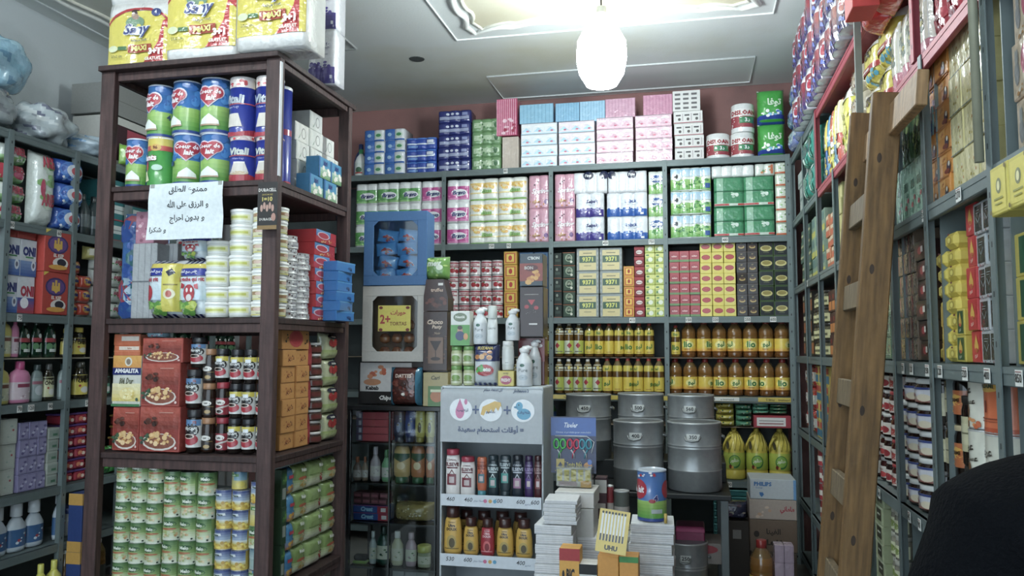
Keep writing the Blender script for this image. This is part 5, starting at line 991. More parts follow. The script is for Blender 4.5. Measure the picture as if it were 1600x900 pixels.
# ================================================================ goods in the wooden rack
# --- on top (z 3.09)
Z = 3.092
def sany(nr=1):
    a = [('r', -.5, .5, .14, .8, 'dccc3c'), ('e', 0, .76, .5, .12, 'dccc3c'), ('k', 0, .9, .1, .02, ['e8e8e4'], 2, .01)]
    a += [('p', [(-.5, .7), (-.38, .8), (-.2, .87), (0, .9), (.2, .87), (.38, .8), (.5, .7), (.5, .74), (.38, .84), (.2, .91), (0, .94), (-.2, .91), (-.38, .84), (-.5, .74)], 'b8343c')]
    a += [('p', [(.08, .14), (.5, .14), (.5, .78), (.4, .72), (.34, .45), (.24, .3)], 'c03438'), ('p', [(.42, .14), (.5, .14), (.5, .6), (.42, .66)], 'dccc3c')]
    a += [('e', -.05, .72, .15, .09, '7c9c7c'), ('e', -.05, .82, .06, .06, 'a88a78'), ('e', -.05, .87, .06, .03, '4a3a38'), ('e', .3, .84, .08, .055, '3c4c84'), ('t', '4', .3, .84, .05, 'e8ecf4', .1)]
    a += [('t', 'Sany', .0, .6, .2, 'e9ecf2', .66, .09, .3), ('t', 'Sany', .0, .6, .19, '4a5488', .62, .02, .3), ('t', 'essuie tout', .04, .47, .035, '4a5a90', .4, .0)]
    a += [('r', -.14, .24, .3, .41, 'b04a34'), ('t', 'MAXI', .05, .355, .075, 'e8dc6a', .3, .04), ('r', -.3, -.16, .34, .39, '4c7a4a'), ('e', -.38, .36, .08, .045, 'd8e0b4'), ('t', '3+1', .3, .3, .09, 'f4f0e8', .24, .05), ('t', 'GRATUIT', .28, .2, .045, 'f0e8d8', .26, .02), ('t', '27x2 cm', -.3, .25, .035, '6a6a3c', .26, .01)]
    return rolls('e6e6e2', a, 2, nr, amp=.08, seed=90)
PT = Plane_('B', 3.46)
sn = sany()
for k, (x0, x1, y_, z_, h_, rz_, lb) in enumerate(((168, 260, 3.72, Z, .41, 4, 'yellow paper towel pack, the farther one at left rack corner'), (259, 366, 3.58, Z, .44, 2, 'yellow paper towel pack in the middle of the rack top'),
                                          (368, 479, 3.5, Z, .44, -1, 'yellow paper towel pack at the right front rack corner'), (168, 260, 3.72, Z + .415, .3, 3, 'upper yellow paper towel pack, stacked at the left rack corner'))):
    Pk = Plane_('B', y_); ua, ub = Pk.u(x0, 3.3), Pk.u(x1, 3.3)
    Kind('paper_towel_pack', sn((ub - ua) * .985, h_, .22)).put(((ua + ub) / 2, y_ + .11, z_ + .001), rad(rz_), lb, 'paper towel', 'yellow paper towel packs on the rack')
sp_ = rolls('e4e4ea', [('g', -.5, .5, 0, .3, '3c3478', '5a4c9c'), ('k', 0, .32, .48, .08, ['5a4c9c', '7c70b4', '4a3c88'], 24, .035), ('t', 'Selpak', .08, .68, .12, '54508c', .8, .09, .1), ('t', 'Selpak', .08, .68, .115, 'f2f2f6', .78, .03, .1), ('t', 'papier', .2, .52, .04, '9a98b0', .4), ('r', .36, .44, .08, .14, 'd8d8e4')], 2, 1, seed=91)
G(Plane_('B', 4.02), 'toilet_roll_pack', 'toilet paper', sp_, 480, 523, Z, 3.72, 1, 2, 'tall white and purple roll pack', 'rack top behind yellow towels', 'purple roll packs on the rack', d=.14, jit=1)

# --- cheese and diaper tubes (z 2.45)
Z = 2.453
heart = lambda x, extra=(): tube_tin('3c7cc0', [('g', -.5, .5, .06, .48, '4c9a34', '9cc454'), ('e', -.2, .45, .4, .08, '8cbc4c'), ('r', -.5, .5, .02, .07, '2f4a94'), ('k', 0, .72, .48, .2, ['4a94d4', '2f6cb4'], 10, .09), ('e', x - .14, .72, .2, .13, 'd8c8d4'), ('e', x + .14, .72, .2, .13, 'd8c8d4'), ('p', [(x - .33, .69), (x, .45), (x + .33, .69)], 'd8c8d4'), ('e', x - .13, .71, .18, .11, 'b8283c'), ('e', x + .13, .71, .18, .11, 'b8283c'), ('p', [(x - .3, .68), (x, .48), (x + .3, .68), (x, .76)], 'b8283c'),
                  ('t', 'Coeur de', x, .735, .09, 'f4eef0', .52, .03, .2), ('t', 'lait', x + .05, .62, .1, 'f4eef0', .32, .04, .2), ('p', [(x - .2, .14), (x + .24, .14), (x + .22, .22), (x + .02, .34), (x - .16, .24)], 'eaf0ea'), ('p', [(x - .2, .13), (x + .24, .13), (x + .23, .16), (x - .2, .16)], 'b89878')] + list(extra), '2f4a94', 'c4d0dc')
enf = tube_tin('3c9c3c', [('r', -.5, .5, .8, 1, 'd8c43a'), ('r', -.5, .5, .72, .82, 'c84a3c'), ('e', .05, .78, .15, .07, 'd8a83a'), ('t', '96', .05, .78, .07, '7a2a1c', .2, .03), ('t', 'fants', -.1, .58, .13, 'b83a4c', .7, .1), ('t', 'fants', -.1, .58, .12, 'f4f0f0', .66, .04), ('e', -.2, .42, .06, .1, 'b83c44'), ('p', [(-.34, .1), (-.1, .12), (-.2, .32), (-.3, .3)], 'e4dcb4'), ('e', .1, .38, .14, .06, 'b8d8c4')], 'd8c43a')
vit = lambda x: tube_tin('2c3c9c', [('r', -.5, .5, .9, 1, 'c8b4b0'), ('k', 0, .95, .45, .03, ['c8343c', 'e8e0d8'], 8, .03), ('p', [(-.5, 0), (.5, 0), (.5, .14), (.2, .2), (-.1, .16), (-.5, .22)], 'b02c3c'), ('t', 'Vitali', x, .66, .16, 'c8d0c8', .66, .05, .1), ('r', -.5, .5, .56, .585, 'b84a5c'), ('t', 'تغذية متوازنة', x, .5, .05, 'dfe4ee', .6, .0), ('p', [(x - .22, .2), (x + .26, .2), (x + .16, .42), (x - .12, .42)], 'd8d0c4'), ('e', x, .2, .26, .04, 'c8b088'), ('r', x - .12, x + .16, .41, .44, 'e8e4d8')], 'b8948c', 'd0b8b0')
vitr = lambda x: tube_tin('2c3c9c', [('r', -.5, .5, .82, 1, 'd4c8c4'), ('k', -.1, .9, .35, .06, ['c02c34', 'e8e0d8', 'b03038'], 12, .04), ('p', [(-.5, .82), (-.38, .82), (-.44, 1), (-.5, 1)], 'd8c43a'), ('t', 'Vitali', x, .62, .15, 'a8b4c0', .66, .05, .1), ('r', -.5, .5, .53, .55, 'b84a5c'), ('t', 'تغذية متوازنة', x, .48, .05, 'dfe4ee', .6, .0), ('p', [(x - .22, .16), (x + .26, .16), (x + .16, .38), (x - .12, .38)], 'd8d0c4'), ('p', [(-.5, 0), (.5, 0), (.5, .12), (0, .06), (-.5, .1)], 'b02c3c')], 'd8d0cc', 'dcd8d4')
grp = 'tall cheese tubes in the rack'
tubes = [(188, 219, Z, 212, heart(.05), 'short stacked blue tube with red heart in leftmost rack corner'), (220, 258, Z, 210, enf, 'green tube with yellow band under a heart tube'),
         (259, 301, Z, 204, heart(.16, [('e', -.2, .42, .08, .05, '2f4a7c')]), 'blue and green heart tube right of the green tube, lower row'), (302, 347, Z, 203, heart(.0), 'blue and green heart tube touching the purple blue tubes, lower row'),
         (349, 389, Z, 208, vit(.05), 'purple blue tube with grey lettering, lower row beside hearts'), (390, 431, Z, 208, vit(0), 'purple blue tube with grey lettering behind rack corner, lower row')]
tops = [(220, 258, 210, 127, heart(-.12, [('t', '4', .38, .38, .1, '2f3c74', .2, .03)]), 'heart tube standing on the green tube'), (259, 301, 204, 120, heart(-.16), 'heart tube on the second heart tube, upper row'), (302, 347, 203, 115, heart(.02), 'tallest heart tube in the middle of the upper row'),
        (349, 389, 208, 115, vitr(-.1), 'purple blue tube with red and white top band, upper row middle'), (390, 431, 208, 113, vitr(.02), 'purple blue tube with red and white top band beside corner post')]
for x0, x1, z0, tp, f, lb in tubes: one(RF, 'cheese_tube', 'tin', lambda w, h, d, f=f: f(w * .97, h, d), x0, x1, z0, tp, lb, d=RF.u(x1, 2.6) - RF.u(x0, 2.6), inset=.04, group=grp)
for x0, x1, b_, tp, f, lb in tops:
    one(RF, 'cheese_tube', 'tin', lambda w, h, d, f=f: f(w * .97, h, d), x0, x1, RF.uz((x0 + x1) / 2, b_)[1] - .003, tp, lb, d=RF.u(x1, 2.8) - RF.u(x0, 2.8), inset=.04, group=grp)
blt = tube_tin('2c3ca0', [('r', -.5, .5, .5, .56, 'a83c54'), ('r', -.5, .5, 0, .04, 'b02c3c')], '2c3c9c')
one(RS, 'cheese_tube', 'tin', lambda w, h, d: blt(w, h, d), 447, 463, Z, 2.98, 'long plain blue tube right behind the corner post', d=.12, inset=.02)
tis = carton('cfd0c8', [('r', -.46, .46, .05, .95, 'dcdcd4'), ('e', .1, .5, .16, .3, '9a9a94'), ('e', .1, .5, .12, .24, 'dcdcd4'), ('p', [(-.3, .1), (-.1, .5), (-.2, .2)], '7c9a84')], 'film')
G(RS, 'tissue_box', 'tissues', tis, 464, 541, Z, 3.0, 4, [4, 5, 4, 3], 'silvery white tissue box', 'side of wooden rack top', 'silvery tissue boxes in the rack', d=.2, inset=.13, jit=3)
kiri = carton('3f8ab4', [('g', -.5, .5, .0, .5, '5c8a4c', 'a4c8b4'), ('t', 'kiri', .0, .76, .24, '2a3c80', .6, .05), ('k', 0, .35, .36, .2, ['e8e4d8', 'dcd8cc', 'f0ece0'], 10, .12), ('r', -.5, -.4, 0, 1, '2c6ca8')])
Kk = Kind('cheese_box', kiri(.165, .12, .08))
for u, z, lb in ((4.08, Z, 'blue green cheese box at the bottom of the rack side, nearer one'), (4.26, Z, 'blue green cheese box beside the nearer one on rack side'), (4.19, Z + .122, 'blue green cheese box stacked on the nearer one'), (4.34, Z + .122, 'blue green cheese box stacked farther along the rack side')):
    Kk.put(RS.P(u, .06, z), RS.rot, lb, 'cheese', 'blue green cheese boxes')
one(RS, 'cheese_box', 'cheese', carton('b82c3c', [('t', 'Peri', 0, .5, .4, 'f0e8e4', .8, .04), ('r', -.5, .5, 0, .12, 'dcd8d4')]), 3.68, 3.88, Z, 2.57, 'small red cheese box below the plain blue tube', d=.1, inset=-.05) if False else None

# --- foil packs, cheese bags, white tubs, round cheeses (z 1.76)
Z = 1.763
foil = carton('a8acae', [('r', -.5 + k / 4, -.5 + k / 4 + .02, 0, 1, '8a8e90') for k in range(1, 4)] + [('r', -.5, .5, .48, .5, '70767a')], 'film')
one(RF, 'foil_pack', 'packet', foil, 206, 244, Z, 376, 'tall silvery foil pack leaning at the left of the rack shelf', d=.14, inset=.1)
one(RF, 'foil_pack', 'packet', foil, 246, 276, Z, 372, 'silvery foil pack behind the striped cheese bags', d=.14, inset=.2)
one(RF, 'foil_pack', 'packet', carton('b0788c', [('k', 0, .5, .45, .45, ['c894a4', '945c70', 'd8b4bc'], 18, .06)], 'film'), 212, 241, RF.uz(225, 376)[1], 325, 'crinkled pink pack on the silvery foil pack', d=.12, inset=.1)
one(RF, 'wipes_bag', 'bag', pouch('3c74b8', [('k', 0, .5, .45, .45, ['1c6a74', 'a8c8dc', 'b03c50', '2f5cb0'], 16, .1)]), 186, 211, Z, 318, 'blue and teal shiny bag beside the pink pack', d=.14, inset=.25)
def vache(part):
    a = [('r', -.5, .5, 0, .06, 'e4e4e4')] + [('p', [(-.5 + k * .18, 0), (-.41 + k * .18, 0), (-.38 + k * .18, .06), (-.47 + k * .18, .06)], '2f3c84') for k in range(5)]
    a += [('r', -.5, .5, .93, 1, 'e4e4e4')] + [('p', [(-.5 + k * .18, .93), (-.41 + k * .18, .93), (-.44 + k * .18, 1), (-.5 + k * .18, 1)], '2f3c84') for k in range(5)]
    a += [('r', -.5, .5, .84, .93, 'd8c43a'), ('r', -.5, .5, .72, .85, '2f3c9c'), ('t', 'خاص ببيع المفيد', -.1, .785, .07, 'eef0f4', .7, .02), ('g', -.5, .5, .3, .7, 'b8d0dc', 'd8e4e8'), ('k', 0, .18, .48, .12, ['5c9a34', '8cbc54', 'b8c83a'], 14, .07)]
    if part:
        a += [('t', 'La vache qui rit', 0, .65, .1, 'b8384c', .9, .03), ('e', .0, .42, .2, .15, 'b8303c'), ('e', .0, .34, .1, .06, 'e4dcd8'), ('e', -.07, .47, .04, .04, 'f0ece8'), ('e', .09, .47, .04, .04, 'f0ece8'), ('p', [(-.3, .5), (-.2, .5), (-.15, .56), (-.28, .6)], 'b8303c'), ('p', [(.2, .5), (.32, .48), (.3, .58), (.18, .56)], 'b8303c')]
    else:
        a += [('t', 'qui rit', -.25, .64, .1, 'b8384c', .45, .03), ('e', -.36, .42, .14, .14, 'b8303c'), ('r', .05, .5, .1, .9, 'd4c83c'), ('p', [(.15, .78), (.25, .7), (.4, .76), (.3, .84)], '24283c'), ('e', .26, .4, .15, .09, 'dcd8b0'), ('e', .26, .4, .08, .06, 'b8503c'), ('r', .1, .44, .55, .57, '8a7a2c')]
    return pouch('d0dce0', a, seed=95)
vg = 'cheese bags with striped edges'
one(RF, 'cheese_bag', 'cheese', vache(False), 227, 279, Z, 405, 'striped edge cheese bag with yellow price band', d=.1, inset=.01, group=vg)
one(RF, 'cheese_bag', 'cheese', vache(True), 277, 320, Z, 405, 'striped edge cheese bag with red cow head beside white tubs', d=.1, inset=.03, group=vg)
one(RF, 'cheese_bag', 'cheese', vache(True), 280, 321, RF.uz(300, 403)[1], 362, 'upper cheese bag peeking out under the paper notice', d=.1, inset=.06, group=vg)
tub1 = tub([('r', -.42, .42, .35, .8, 'e8e8b8'), ('r', -.3, .34, .48, .68, 'c8cc4c'), ('k', .0, .3, .3, .08, ['b0b4a8'], 4, .02), ('r', -.4, .4, .14, .18, 'c8ccc0')])
tub2 = tub([('r', -.45, .45, .2, .82, 'dcd8b0'), ('r', -.42, .42, .5, .76, 'a88058'), ('e', 0, .62, .16, .14, 'd8b8a4'), ('t', 'halawa', .05, .3, .1, '6a5a34', .5, .02), ('r', -.42, .42, .12, .2, 'd4cc4c')], seed=96)
G(RF, 'food_tub', 'tub', tub1, 313, 385, Z, 326, 2, [5, 7], 'white tub with lime label', 'wooden rack', 'white tubs with lime labels', d=.12, gap=.985, inset=.01, jit=10)
G(RF, 'food_tub', 'tub', tub2, 385, 421, Z, 323, 1, 7, 'white tub with brown label', 'wooden rack beside corner post', 'white tubs with brown labels', d=.12, gap=.985, inset=.01, jit=10)
G(RS, 'food_tub', 'tub', tub2, 441, 459, Z, 2.33, 1, 8, 'white tub with beige label', 'behind the corner post', 'white tubs behind the corner post', d=.12, gap=.985, inset=.0, jit=20)
rc = lambda seed: can('d4d4d4', [('k', 0, .5, .48, .36, ['3c3438', '6a3c40', 'b8b8bc', 'e8e8e8'], 22, .14), ('r', -.1, .2, .3, .6, '9a9aa0')], top='e0e0e0', seed=seed, n=18, m='gloss')
G(RS, 'cheese_round', 'cheese', rc(1), 459, 475, Z, 2.20, 1, 13, 'round white spotted cheese box', 'side of rack next to tubs', 'spotted round boxes, first stack', d=.13, gap=.985, inset=.0, jit=30)
G(RS, 'cheese_round', 'cheese', rc(2), 475, 492, Z, 2.12, 1, 12, 'round white spotted cheese box', 'side of rack, second round stack', 'spotted round boxes, second stack', d=.13, gap=.985, inset=.0, jit=30)
laugh = carton('b8262e', [('g', -.5, .2, .5, 1, '3c6ca8', '5c94c4'), ('e', -.15, .6, .3, .28, 'd8c4cc'), ('e', -.15, .6, .25, .22, 'b83040'), ('k', -.1, .22, .36, .14, ['d8a04c', 'e0c080', 'c85a34'], 8, .1), ('k', .38, .5, .08, .4, ['e0a0a0', 'c8343c'], 8, .05)], 'gloss')
G(RS, 'cheese_box', 'cheese', laugh, 493, 526, Z, 2.27, 1, 7, 'red cheese carton with blue picture', 'side of wooden rack', 'red cheese cartons', d=.3, inset=.0, jit=4)
blb = carton('2a78c0', [('r', -.5, .5, .85, 1, '4a94cc'), ('e', .2, .4, .12, .14, '24508c'), ('t', 'AM', .25, .25, .2, '1c2c4c', .3, .04)], 'gloss')
G(RS, 'cheese_box', 'cheese', blb, 529, 553, Z, 2.10, 1, 6, 'bright blue carton', 'sticking out at rear rack corner', 'bright blue cartons', d=.12, inset=-.09, jit=7)
# battery card hanging on the corner post, paper notice
bc = MB().box(0, 0, 0, .105, .004, .235, '2a2624', 'gloss')
S = flatS(.004)
bc.rect(S, -.0525, .0525, 0, .02, '8a6a34', .0006, 'gloss').text(S, 'DURACELL', 0, .195, .017, 'd8d4cc', .001, 'gloss', .095, .03).text(S, 'SAVE MORE', 0, .172, .008, 'b8a03c', .001, 'gloss', .07).text(S, '1=10', 0, .15, .022, 'd0bc4c', .001, 'gloss', .07, .03)
for k in range(5): bc.ell(S, -.03 + k * .015, .105 + (k % 2) * .012, .007, .018, 'b89080', .0012 + k * .0002, 'gloss')
bc.text(S, 'DURACELL', 0, .05, .013, 'c8c4bc', .001, 'gloss', .08, .03).ell(S, .035, .06, .012, .02, 'b08070', .0014, 'gloss')
tag(bc.build('battery_card', loc=RF.P(RF.u(430, 2.3), -.075, RF.uz(430, 362)[1])), 'black battery card hanging on the rack corner post', 'batteries')
pu0, pu1 = RF.u(243, 2.3), RF.u(358, 2.3); pz0, pz1 = RF.uz(300, 376)[1], RF.uz(300, 289)[1]
pw, ph = pu1 - pu0, pz1 - pz0
sg = MB(); wv = lambda u, v, o: (u, -.006 * sin(u * 22 + v * 9) - .004 * cos(v * 30) - o, v)
n_ = 12; vs = [wv((i / n_ - .5) * pw, j / n_ * ph, q) for q in (0, -.001) for j in range(n_ + 1) for i in range(n_ + 1)]
M_ = (n_ + 1) ** 2
sg.add(vs, [[q * M_ + j * (n_ + 1) + i, q * M_ + j * (n_ + 1) + i + 1, q * M_ + (j + 1) * (n_ + 1) + i + 1, q * M_ + (j + 1) * (n_ + 1) + i] for q in (0, 1) for j in range(n_) for i in range(n_)], 'dce6e8', 'matte', True)
for t, x, y, h in (('ممنوع الطلق', .03, .86, .17), ('و الرزق على الله', .03, .62, .17), ('و بدون احراج', .02, .36, .16), ('و شكرا', -.36, .17, .12)):
    sg.text(wv, t, x * pw, y * ph, h * ph, '3a4044', .0012, 'matte', pw * (.68 if h > .13 else .22), .02)
for x in (-.46, .46): sg.rect(wv, x * pw - .012, x * pw + .012, ph * .93, ph * 1.0, 'c8ccc4', .0016, 'clear')
tag(sg.build('paper_notice', loc=RF.P((pu0 + pu1) / 2, -.058, pz0)), 'white paper notice with handwritten style Arabic lines taped to the rack', 'sign')

# --- coffee and pasta (z 1.08)
Z = 1.083
past = lambda w, h, d: [(None, MB().box(0, 0, 0, w, d, h, 'a03c30', 'film', .003).art(flatS(d), w, h, [('r', -.49, .49, .02, .98, 'b0483a'), ('r', -.47, .47, .04, .96, '8e3228'), ('g', -.47, .47, .5, .96, '7a2c20', 'b8503c'), ('e', .0, .22, .42, .19, 'd8cfc4'), ('e', .0, .23, .38, .16, '8a4a34'), ('k', .02, .3, .32, .13, ['e0b878', 'd8a85c', 'ecc890', 'c89048'], 34, .055), ('k', -.36, .3, .1, .14, ['3c5a3c', '2c4434'], 8, .05), ('k', -.2, .68, .14, .1, ['5a3024', '3c2018'], 6, .07), ('e', .42, .1, .03, .03, 'e0c0b8'), ('r', .0, .35, .86, .88, 'c88a78')], 'film', seed=98))]
one(RF, 'pasta_box', 'pasta', past, 176, 217, Z, 637, 'wide red pasta box in the lower left rack corner', d=.16, inset=.03, group='red boxes with plates of pasta')
one(RF, 'pasta_box', 'pasta', past, 218, 281, Z, 636, 'large red pasta box at the bottom beside coffee jars', d=.16, inset=.02, group='red boxes with plates of pasta')
one(RF, 'pasta_box', 'pasta', past, 221, 281, RF.uz(250, 636)[1], 567, 'red pasta box in the middle of the pasta stack', d=.16, inset=.02, group='red boxes with plates of pasta')
one(RF, 'pasta_box', 'pasta', past, 223, 286, RF.uz(250, 567)[1], 528, 'red pasta box on top of the pasta stack', d=.16, inset=.02, group='red boxes with plates of pasta')
amg = carton('c8c8bc', [('g', -.5, .5, .72, 1, 'd89030', 'd8a03c'), ('g', -.5, .5, .1, .45, 'd8c050', 'e4dcb0'), ('e', .05, .88, .13, .09, 'd8d4c4'), ('e', .05, .88, .08, .06, '8a7a6a'), ('r', -.5, .5, .62, .76, '24306c'), ('t', 'AMGALITA', 0, .7, .09, 'e4e4e4', .86, .05), ('t', 'Blé Dur', 0, .5, .12, '6a6a4c', .5, .01, .3), ('e', .05, .25, .28, .12, 'e8d488'), ('k', .05, .25, .24, .09, ['d8bc54', 'f0e4a8'], 16, .03), ('r', -.5, .5, 0, .05, '3c7a4a'), ('e', .4, .14, .05, .035, '3a5a4a')], 'film')
one(RF, 'semolina_box', 'pasta', amg, 176, 220, RF.uz(195, 636)[1], 556, 'yellow and white semolina pack with navy band', d=.16, inset=.03)
one(RF, 'flour_pack', 'flour', carton('c8683c', [('r', -.3, .46, .55, .9, 'd8c8b8'), ('t', 'farine', .1, .72, .16, 'a05030', .5, .02), ('r', -.5, .5, .4, .44, 'e09060')], 'film'), 178, 219, RF.uz(195, 556)[1], 540, 'flat orange pack on the semolina pack', d=.16, inset=.04)
one(RF, 'flour_pack', 'flour', carton('c4643a', [('r', -.2, .46, .4, .8, 'dccfc0')], 'film'), 178, 219, RF.uz(195, 540)[1], 522, 'upper orange and white pack near the rack post', d=.16, inset=.04)
nes = lambda gold: (lambda w, h, d: jar('2a201c', '26262a', ([('r', -.5, .5, .0, .12, 'b8bcbc')] if 0 else []) + [('r', -.5, .5, .78, 1, 'c8b82c' if gold == 1 else '5a84b0'), ('e', 0, .62, .42, .24, '1f1c1c'), ('t', 'NESCAFE', 0, .68, .1, 'e4e4e0', .7, .04), ('e', .02, .28, .36, .2, 'a82030'), ('e', -.05, .4, .26, .09, 'd8c8b8'), ('e', -.05, .4, .2, .06, '2c1810'), ('r', -.14, .16, .74, .9, 'd8dce0') if gold != 2 else ('t', '75', .2, .9, .1, 'b04a2c', .3, .03)], 'cfd0cc', lh=.17, neck=.84, seed=99, lab=(.13, .77), m='glass')(w, h, d))
ncols = [(286, 309, [(702, 641), (639, 578), (575, 527)], 2)]
for x0, x1, rows_, g in ncols:
    for q, (b_, t_) in enumerate(rows_):
        one(RF, 'coffee_jar', 'coffee', nes(2), x0 + (q == 2) * 8, x1 + (q == 2) * 8, Z if q == 0 else RF.uz(297, b_)[1], t_, ['silver labelled coffee jar beside the pasta boxes, bottom of three', 'silver labelled coffee jar beside the pasta boxes, middle one', 'silver labelled coffee jar set higher than the rest, top of stack'][q], d=.07, inset=.02 + .0 * q, group='silver labelled coffee jars')
gl = jar('3c2418', '9a6c44', [('e', 0, .72, .3, .16, 'd8d4cc'), ('t', 'gold', 0, .72, .12, '2a2018', .4, .03), ('e', .1, .2, .16, .12, 'a88a4c'), ('r', .1, .4, .5, .52, 'b8984c')], '2c221c', lh=.17, neck=.86, lab=(.08, .55), seed=3)
rd_ = jar('33201c', '9a2434', [('e', 0, .74, .32, .17, 'd8d4cc'), ('t', 'cafe', 0, .74, .12, '2a2018', .4, .03), ('p', [(-.5, .3), (.5, .6), (.5, .5), (-.5, .2)], 'b8b0a8'), ('e', .0, .2, .22, .14, 'c8c0b8'), ('e', 0, .2, .14, .09, '2c1c1c')], '8e2030', lh=.17, neck=.86, lab=(.08, .55), seed=4)
G(RF, 'coffee_jar', 'coffee', gl, 309, 330, Z, 545, 1, 3, 'coffee jar with gold lid', 'wooden rack', 'coffee jars with gold lids', d=.08, jit=4, gap=.98)
G(RF, 'coffee_jar', 'coffee', rd_, 330, 350, Z, 598, 1, 2, 'coffee jar with crimson lid', 'wooden rack', 'coffee jars with crimson lids', d=.08, jit=4, gap=.98)
G(RF, 'coffee_jar', 'coffee', nes(1), 350, 415, Z, 546, 3, 3, 'black lidded coffee jar', 'wooden rack', 'black lidded coffee jars', d=.08, jit=4, gap=.93)
one(RF, 'coffee_jar', 'coffee', nes(1), 331, 351, RF.uz(340, 598)[1], 545, 'black lidded coffee jar standing on a crimson lid', d=.08, group='black lidded coffee jars')
one(RF, 'snack_pack', 'packet', pouch('8ab4c8', [('k', 0, .5, .4, .4, ['c84a4c', 'e8e4dc', '4a7aa0'], 12, .1)]), 225, 256, RF.uz(240, 528)[1], 516, 'blue white packet lying on the pasta stack', d=.14, inset=.06)
one(RF, 'snack_pack', 'packet', carton('c8c0a4', [('r', -.5, .5, 0, .5, 'a89468')]), 408, 417, RF.uz(412, 546)[1], 518, 'small cream box on the coffee jars by the corner post', d=.08)
ob = carton('c48434', [('r', -.47, .47, .04, .96, 'cc8e3e'), ('k', 0, .5, .3, .22, ['8a3c24', 'a85a2c', '6a4a2c'], 14, .06), ('r', -.5, .5, .0, .03, '8a5a24'), ('t', 'شاي', 0, .5, .24, '9a3c28', .5, .02)])
G(RS, 'tea_box', 'tea', ob, 441, 483, Z, 1.60, 2, 6, 'mustard orange tea box', 'side of wooden rack', 'mustard orange tea boxes', d=.1, jit=2)
one(RS, 'tea_box', 'tea', carton('c48434', [('e', 0, .5, .22, .34, 'a82434'), ('e', 0, .5, .26, .4, 'b83a3c'), ('e', 0, .52, .2, .3, 'b02030'), ('k', -.36, .5, .06, .24, ['2c2c24'], 5, .06), ('k', .36, .5, .06, .24, ['2c2c24'], 5, .06)]), 441, 483, 1.602, 1.715, 'mustard orange carton with red fruit on the tea boxes', d=.1)
ktc = bottle([(.9, 0), (1, .05), (1, .6), (.7, .8), (.5, .86)], '8e1c24', '2c6a34', [(.2, .5, 'a8343c', [])], 'plastic', (.5, .86, 1))
G(RS, 'ketchup_bottle', 'sauce', ktc, 484, 492, Z, 1.68, 1, 3, 'dark red ketchup bottle', 'beside mustard tea boxes', 'dark red bottles between tea boxes and jars', d=.08, inset=.03)
G(RS, 'preserve_jar', 'jar', jar('4c2c20', 'd4d0cc', [('r', -.4, .4, .2, .8, '6a2c28')], '5a3428', lh=.22, seed=5), 493, 509, Z, 1.64, 1, 9, 'squat jar with white lid', 'side of wooden rack', 'squat jars with white lids', d=.11, gap=.98, inset=.02)
mayo = pouch('b4b890', [('e', -.15, .62, .14, .14, 'b02c28'), ('e', .16, .64, .14, .14, 'b83028'), ('e', .0, .56, .12, .12, 'a82824'), ('e', 0, .85, .34, .09, '24283c'), ('t', 'tomate', 0, .85, .08, 'd8d8c8', .5, .02), ('g', -.5, .5, 0, .35, 'c4c89c', '9aac5c')], seed=97)
G(RS, 'tomato_pouch', 'sauce', mayo, 509, 532, Z, 1.70, 1, 4, 'green pouch with red tomatoes', 'rear side of wooden rack', 'green pouches with red tomatoes', d=.06, inset=.02, jit=2)

# --- canned peas and corn (z .42)
Z = .423
melo = [can('7a9a54', [('g', -.5, .5, .0, .5, 'd8dccc', 'a4b878'), ('g', -.5, .5, .5, 1, '88a860', '3f6a3c'), ('e', 0, .72, .3, .13, '2f5a34'), ('t', 'Melo', 0, .73, .15, 'dfe4d4', .6, .04), ('e', x, .5, .3, .05, 'b0683c'), ('k', x, .28, .34, .12, ['c8a878', 'b88a54', 'd8c8a0', 'a8b46a'], 16, .06), ('e', .36, .1, .04, .04, '24342c')], seed=s, n=20) for s, x in ((1, 0), (2, .08), (3, -.06))]
mf = lambda w, h, d: [f(w, h, d) for f in melo]
G(RF, 'vegetable_can', 'can', mf, 170, 244, Z, 724, 3, 6, 'green canned vegetables tin', 'left part of low rack shelf', 'green vegetable tins, tall columns', d=.1, gap=.985, inset=.01, jit=8)
G(RF, 'vegetable_can', 'can', mf, 246, 326, Z, 739, 3, 5, 'green canned vegetables tin', 'middle of low rack shelf', 'green vegetable tins, lower columns', d=.1, gap=.985, inset=.01, jit=22)
corn = can('c8a82c', [('g', -.5, .5, .4, 1, 'a8bcd0', '2c3c80'), ('g', -.5, .5, .3, .5, 'c8b848', 'c4ccd0'), ('k', 0, .24, .48, .18, ['d8b82c', 'b8901c', 'e4cc4c'], 26, .08), ('p', [(-.3, .8), (.1, .84), (.12, .72), (-.26, .68)], 'd4dce0'), ('t', 'Nama', -.1, .76, .1, '2a4a3c', .3, .04)], n=20)
corn2 = can('c4bc8c', [('g', -.5, .5, 0, .5, 'c8b02c', 'd0c87c'), ('g', -.1, .5, .5, 1, '8cb4c4', '3c7494'), ('r', -.3, .12, .72, .88, '4c8a3c'), ('t', 'maïs', -.1, .8, .1, 'd8e4c8', .3, .03), ('e', .2, .3, .18, .14, 'dcc83c')], seed=5, n=20)
G(RF, 'corn_can', 'can', corn, 327, 379, Z, 768, 2, 5, 'blue and yellow corn tin', 'low rack shelf', 'blue and yellow corn tins', d=.11, gap=.985, inset=.01, jit=18)
one(RF, 'corn_can', 'can', lambda w, h, d: corn2(w * .9, h, d), 354, 380, RF.uz(366, 768)[1], 740, 'yellow tin with green label on top of corn tins', d=.1)
mix = [melo[0], corn2, can('8ca4a0', [('g', -.5, .5, .5, 1, 'a8bcb8', '5c8494'), ('e', .1, .3, .1, .14, 'c8b83c')], n=18), corn]
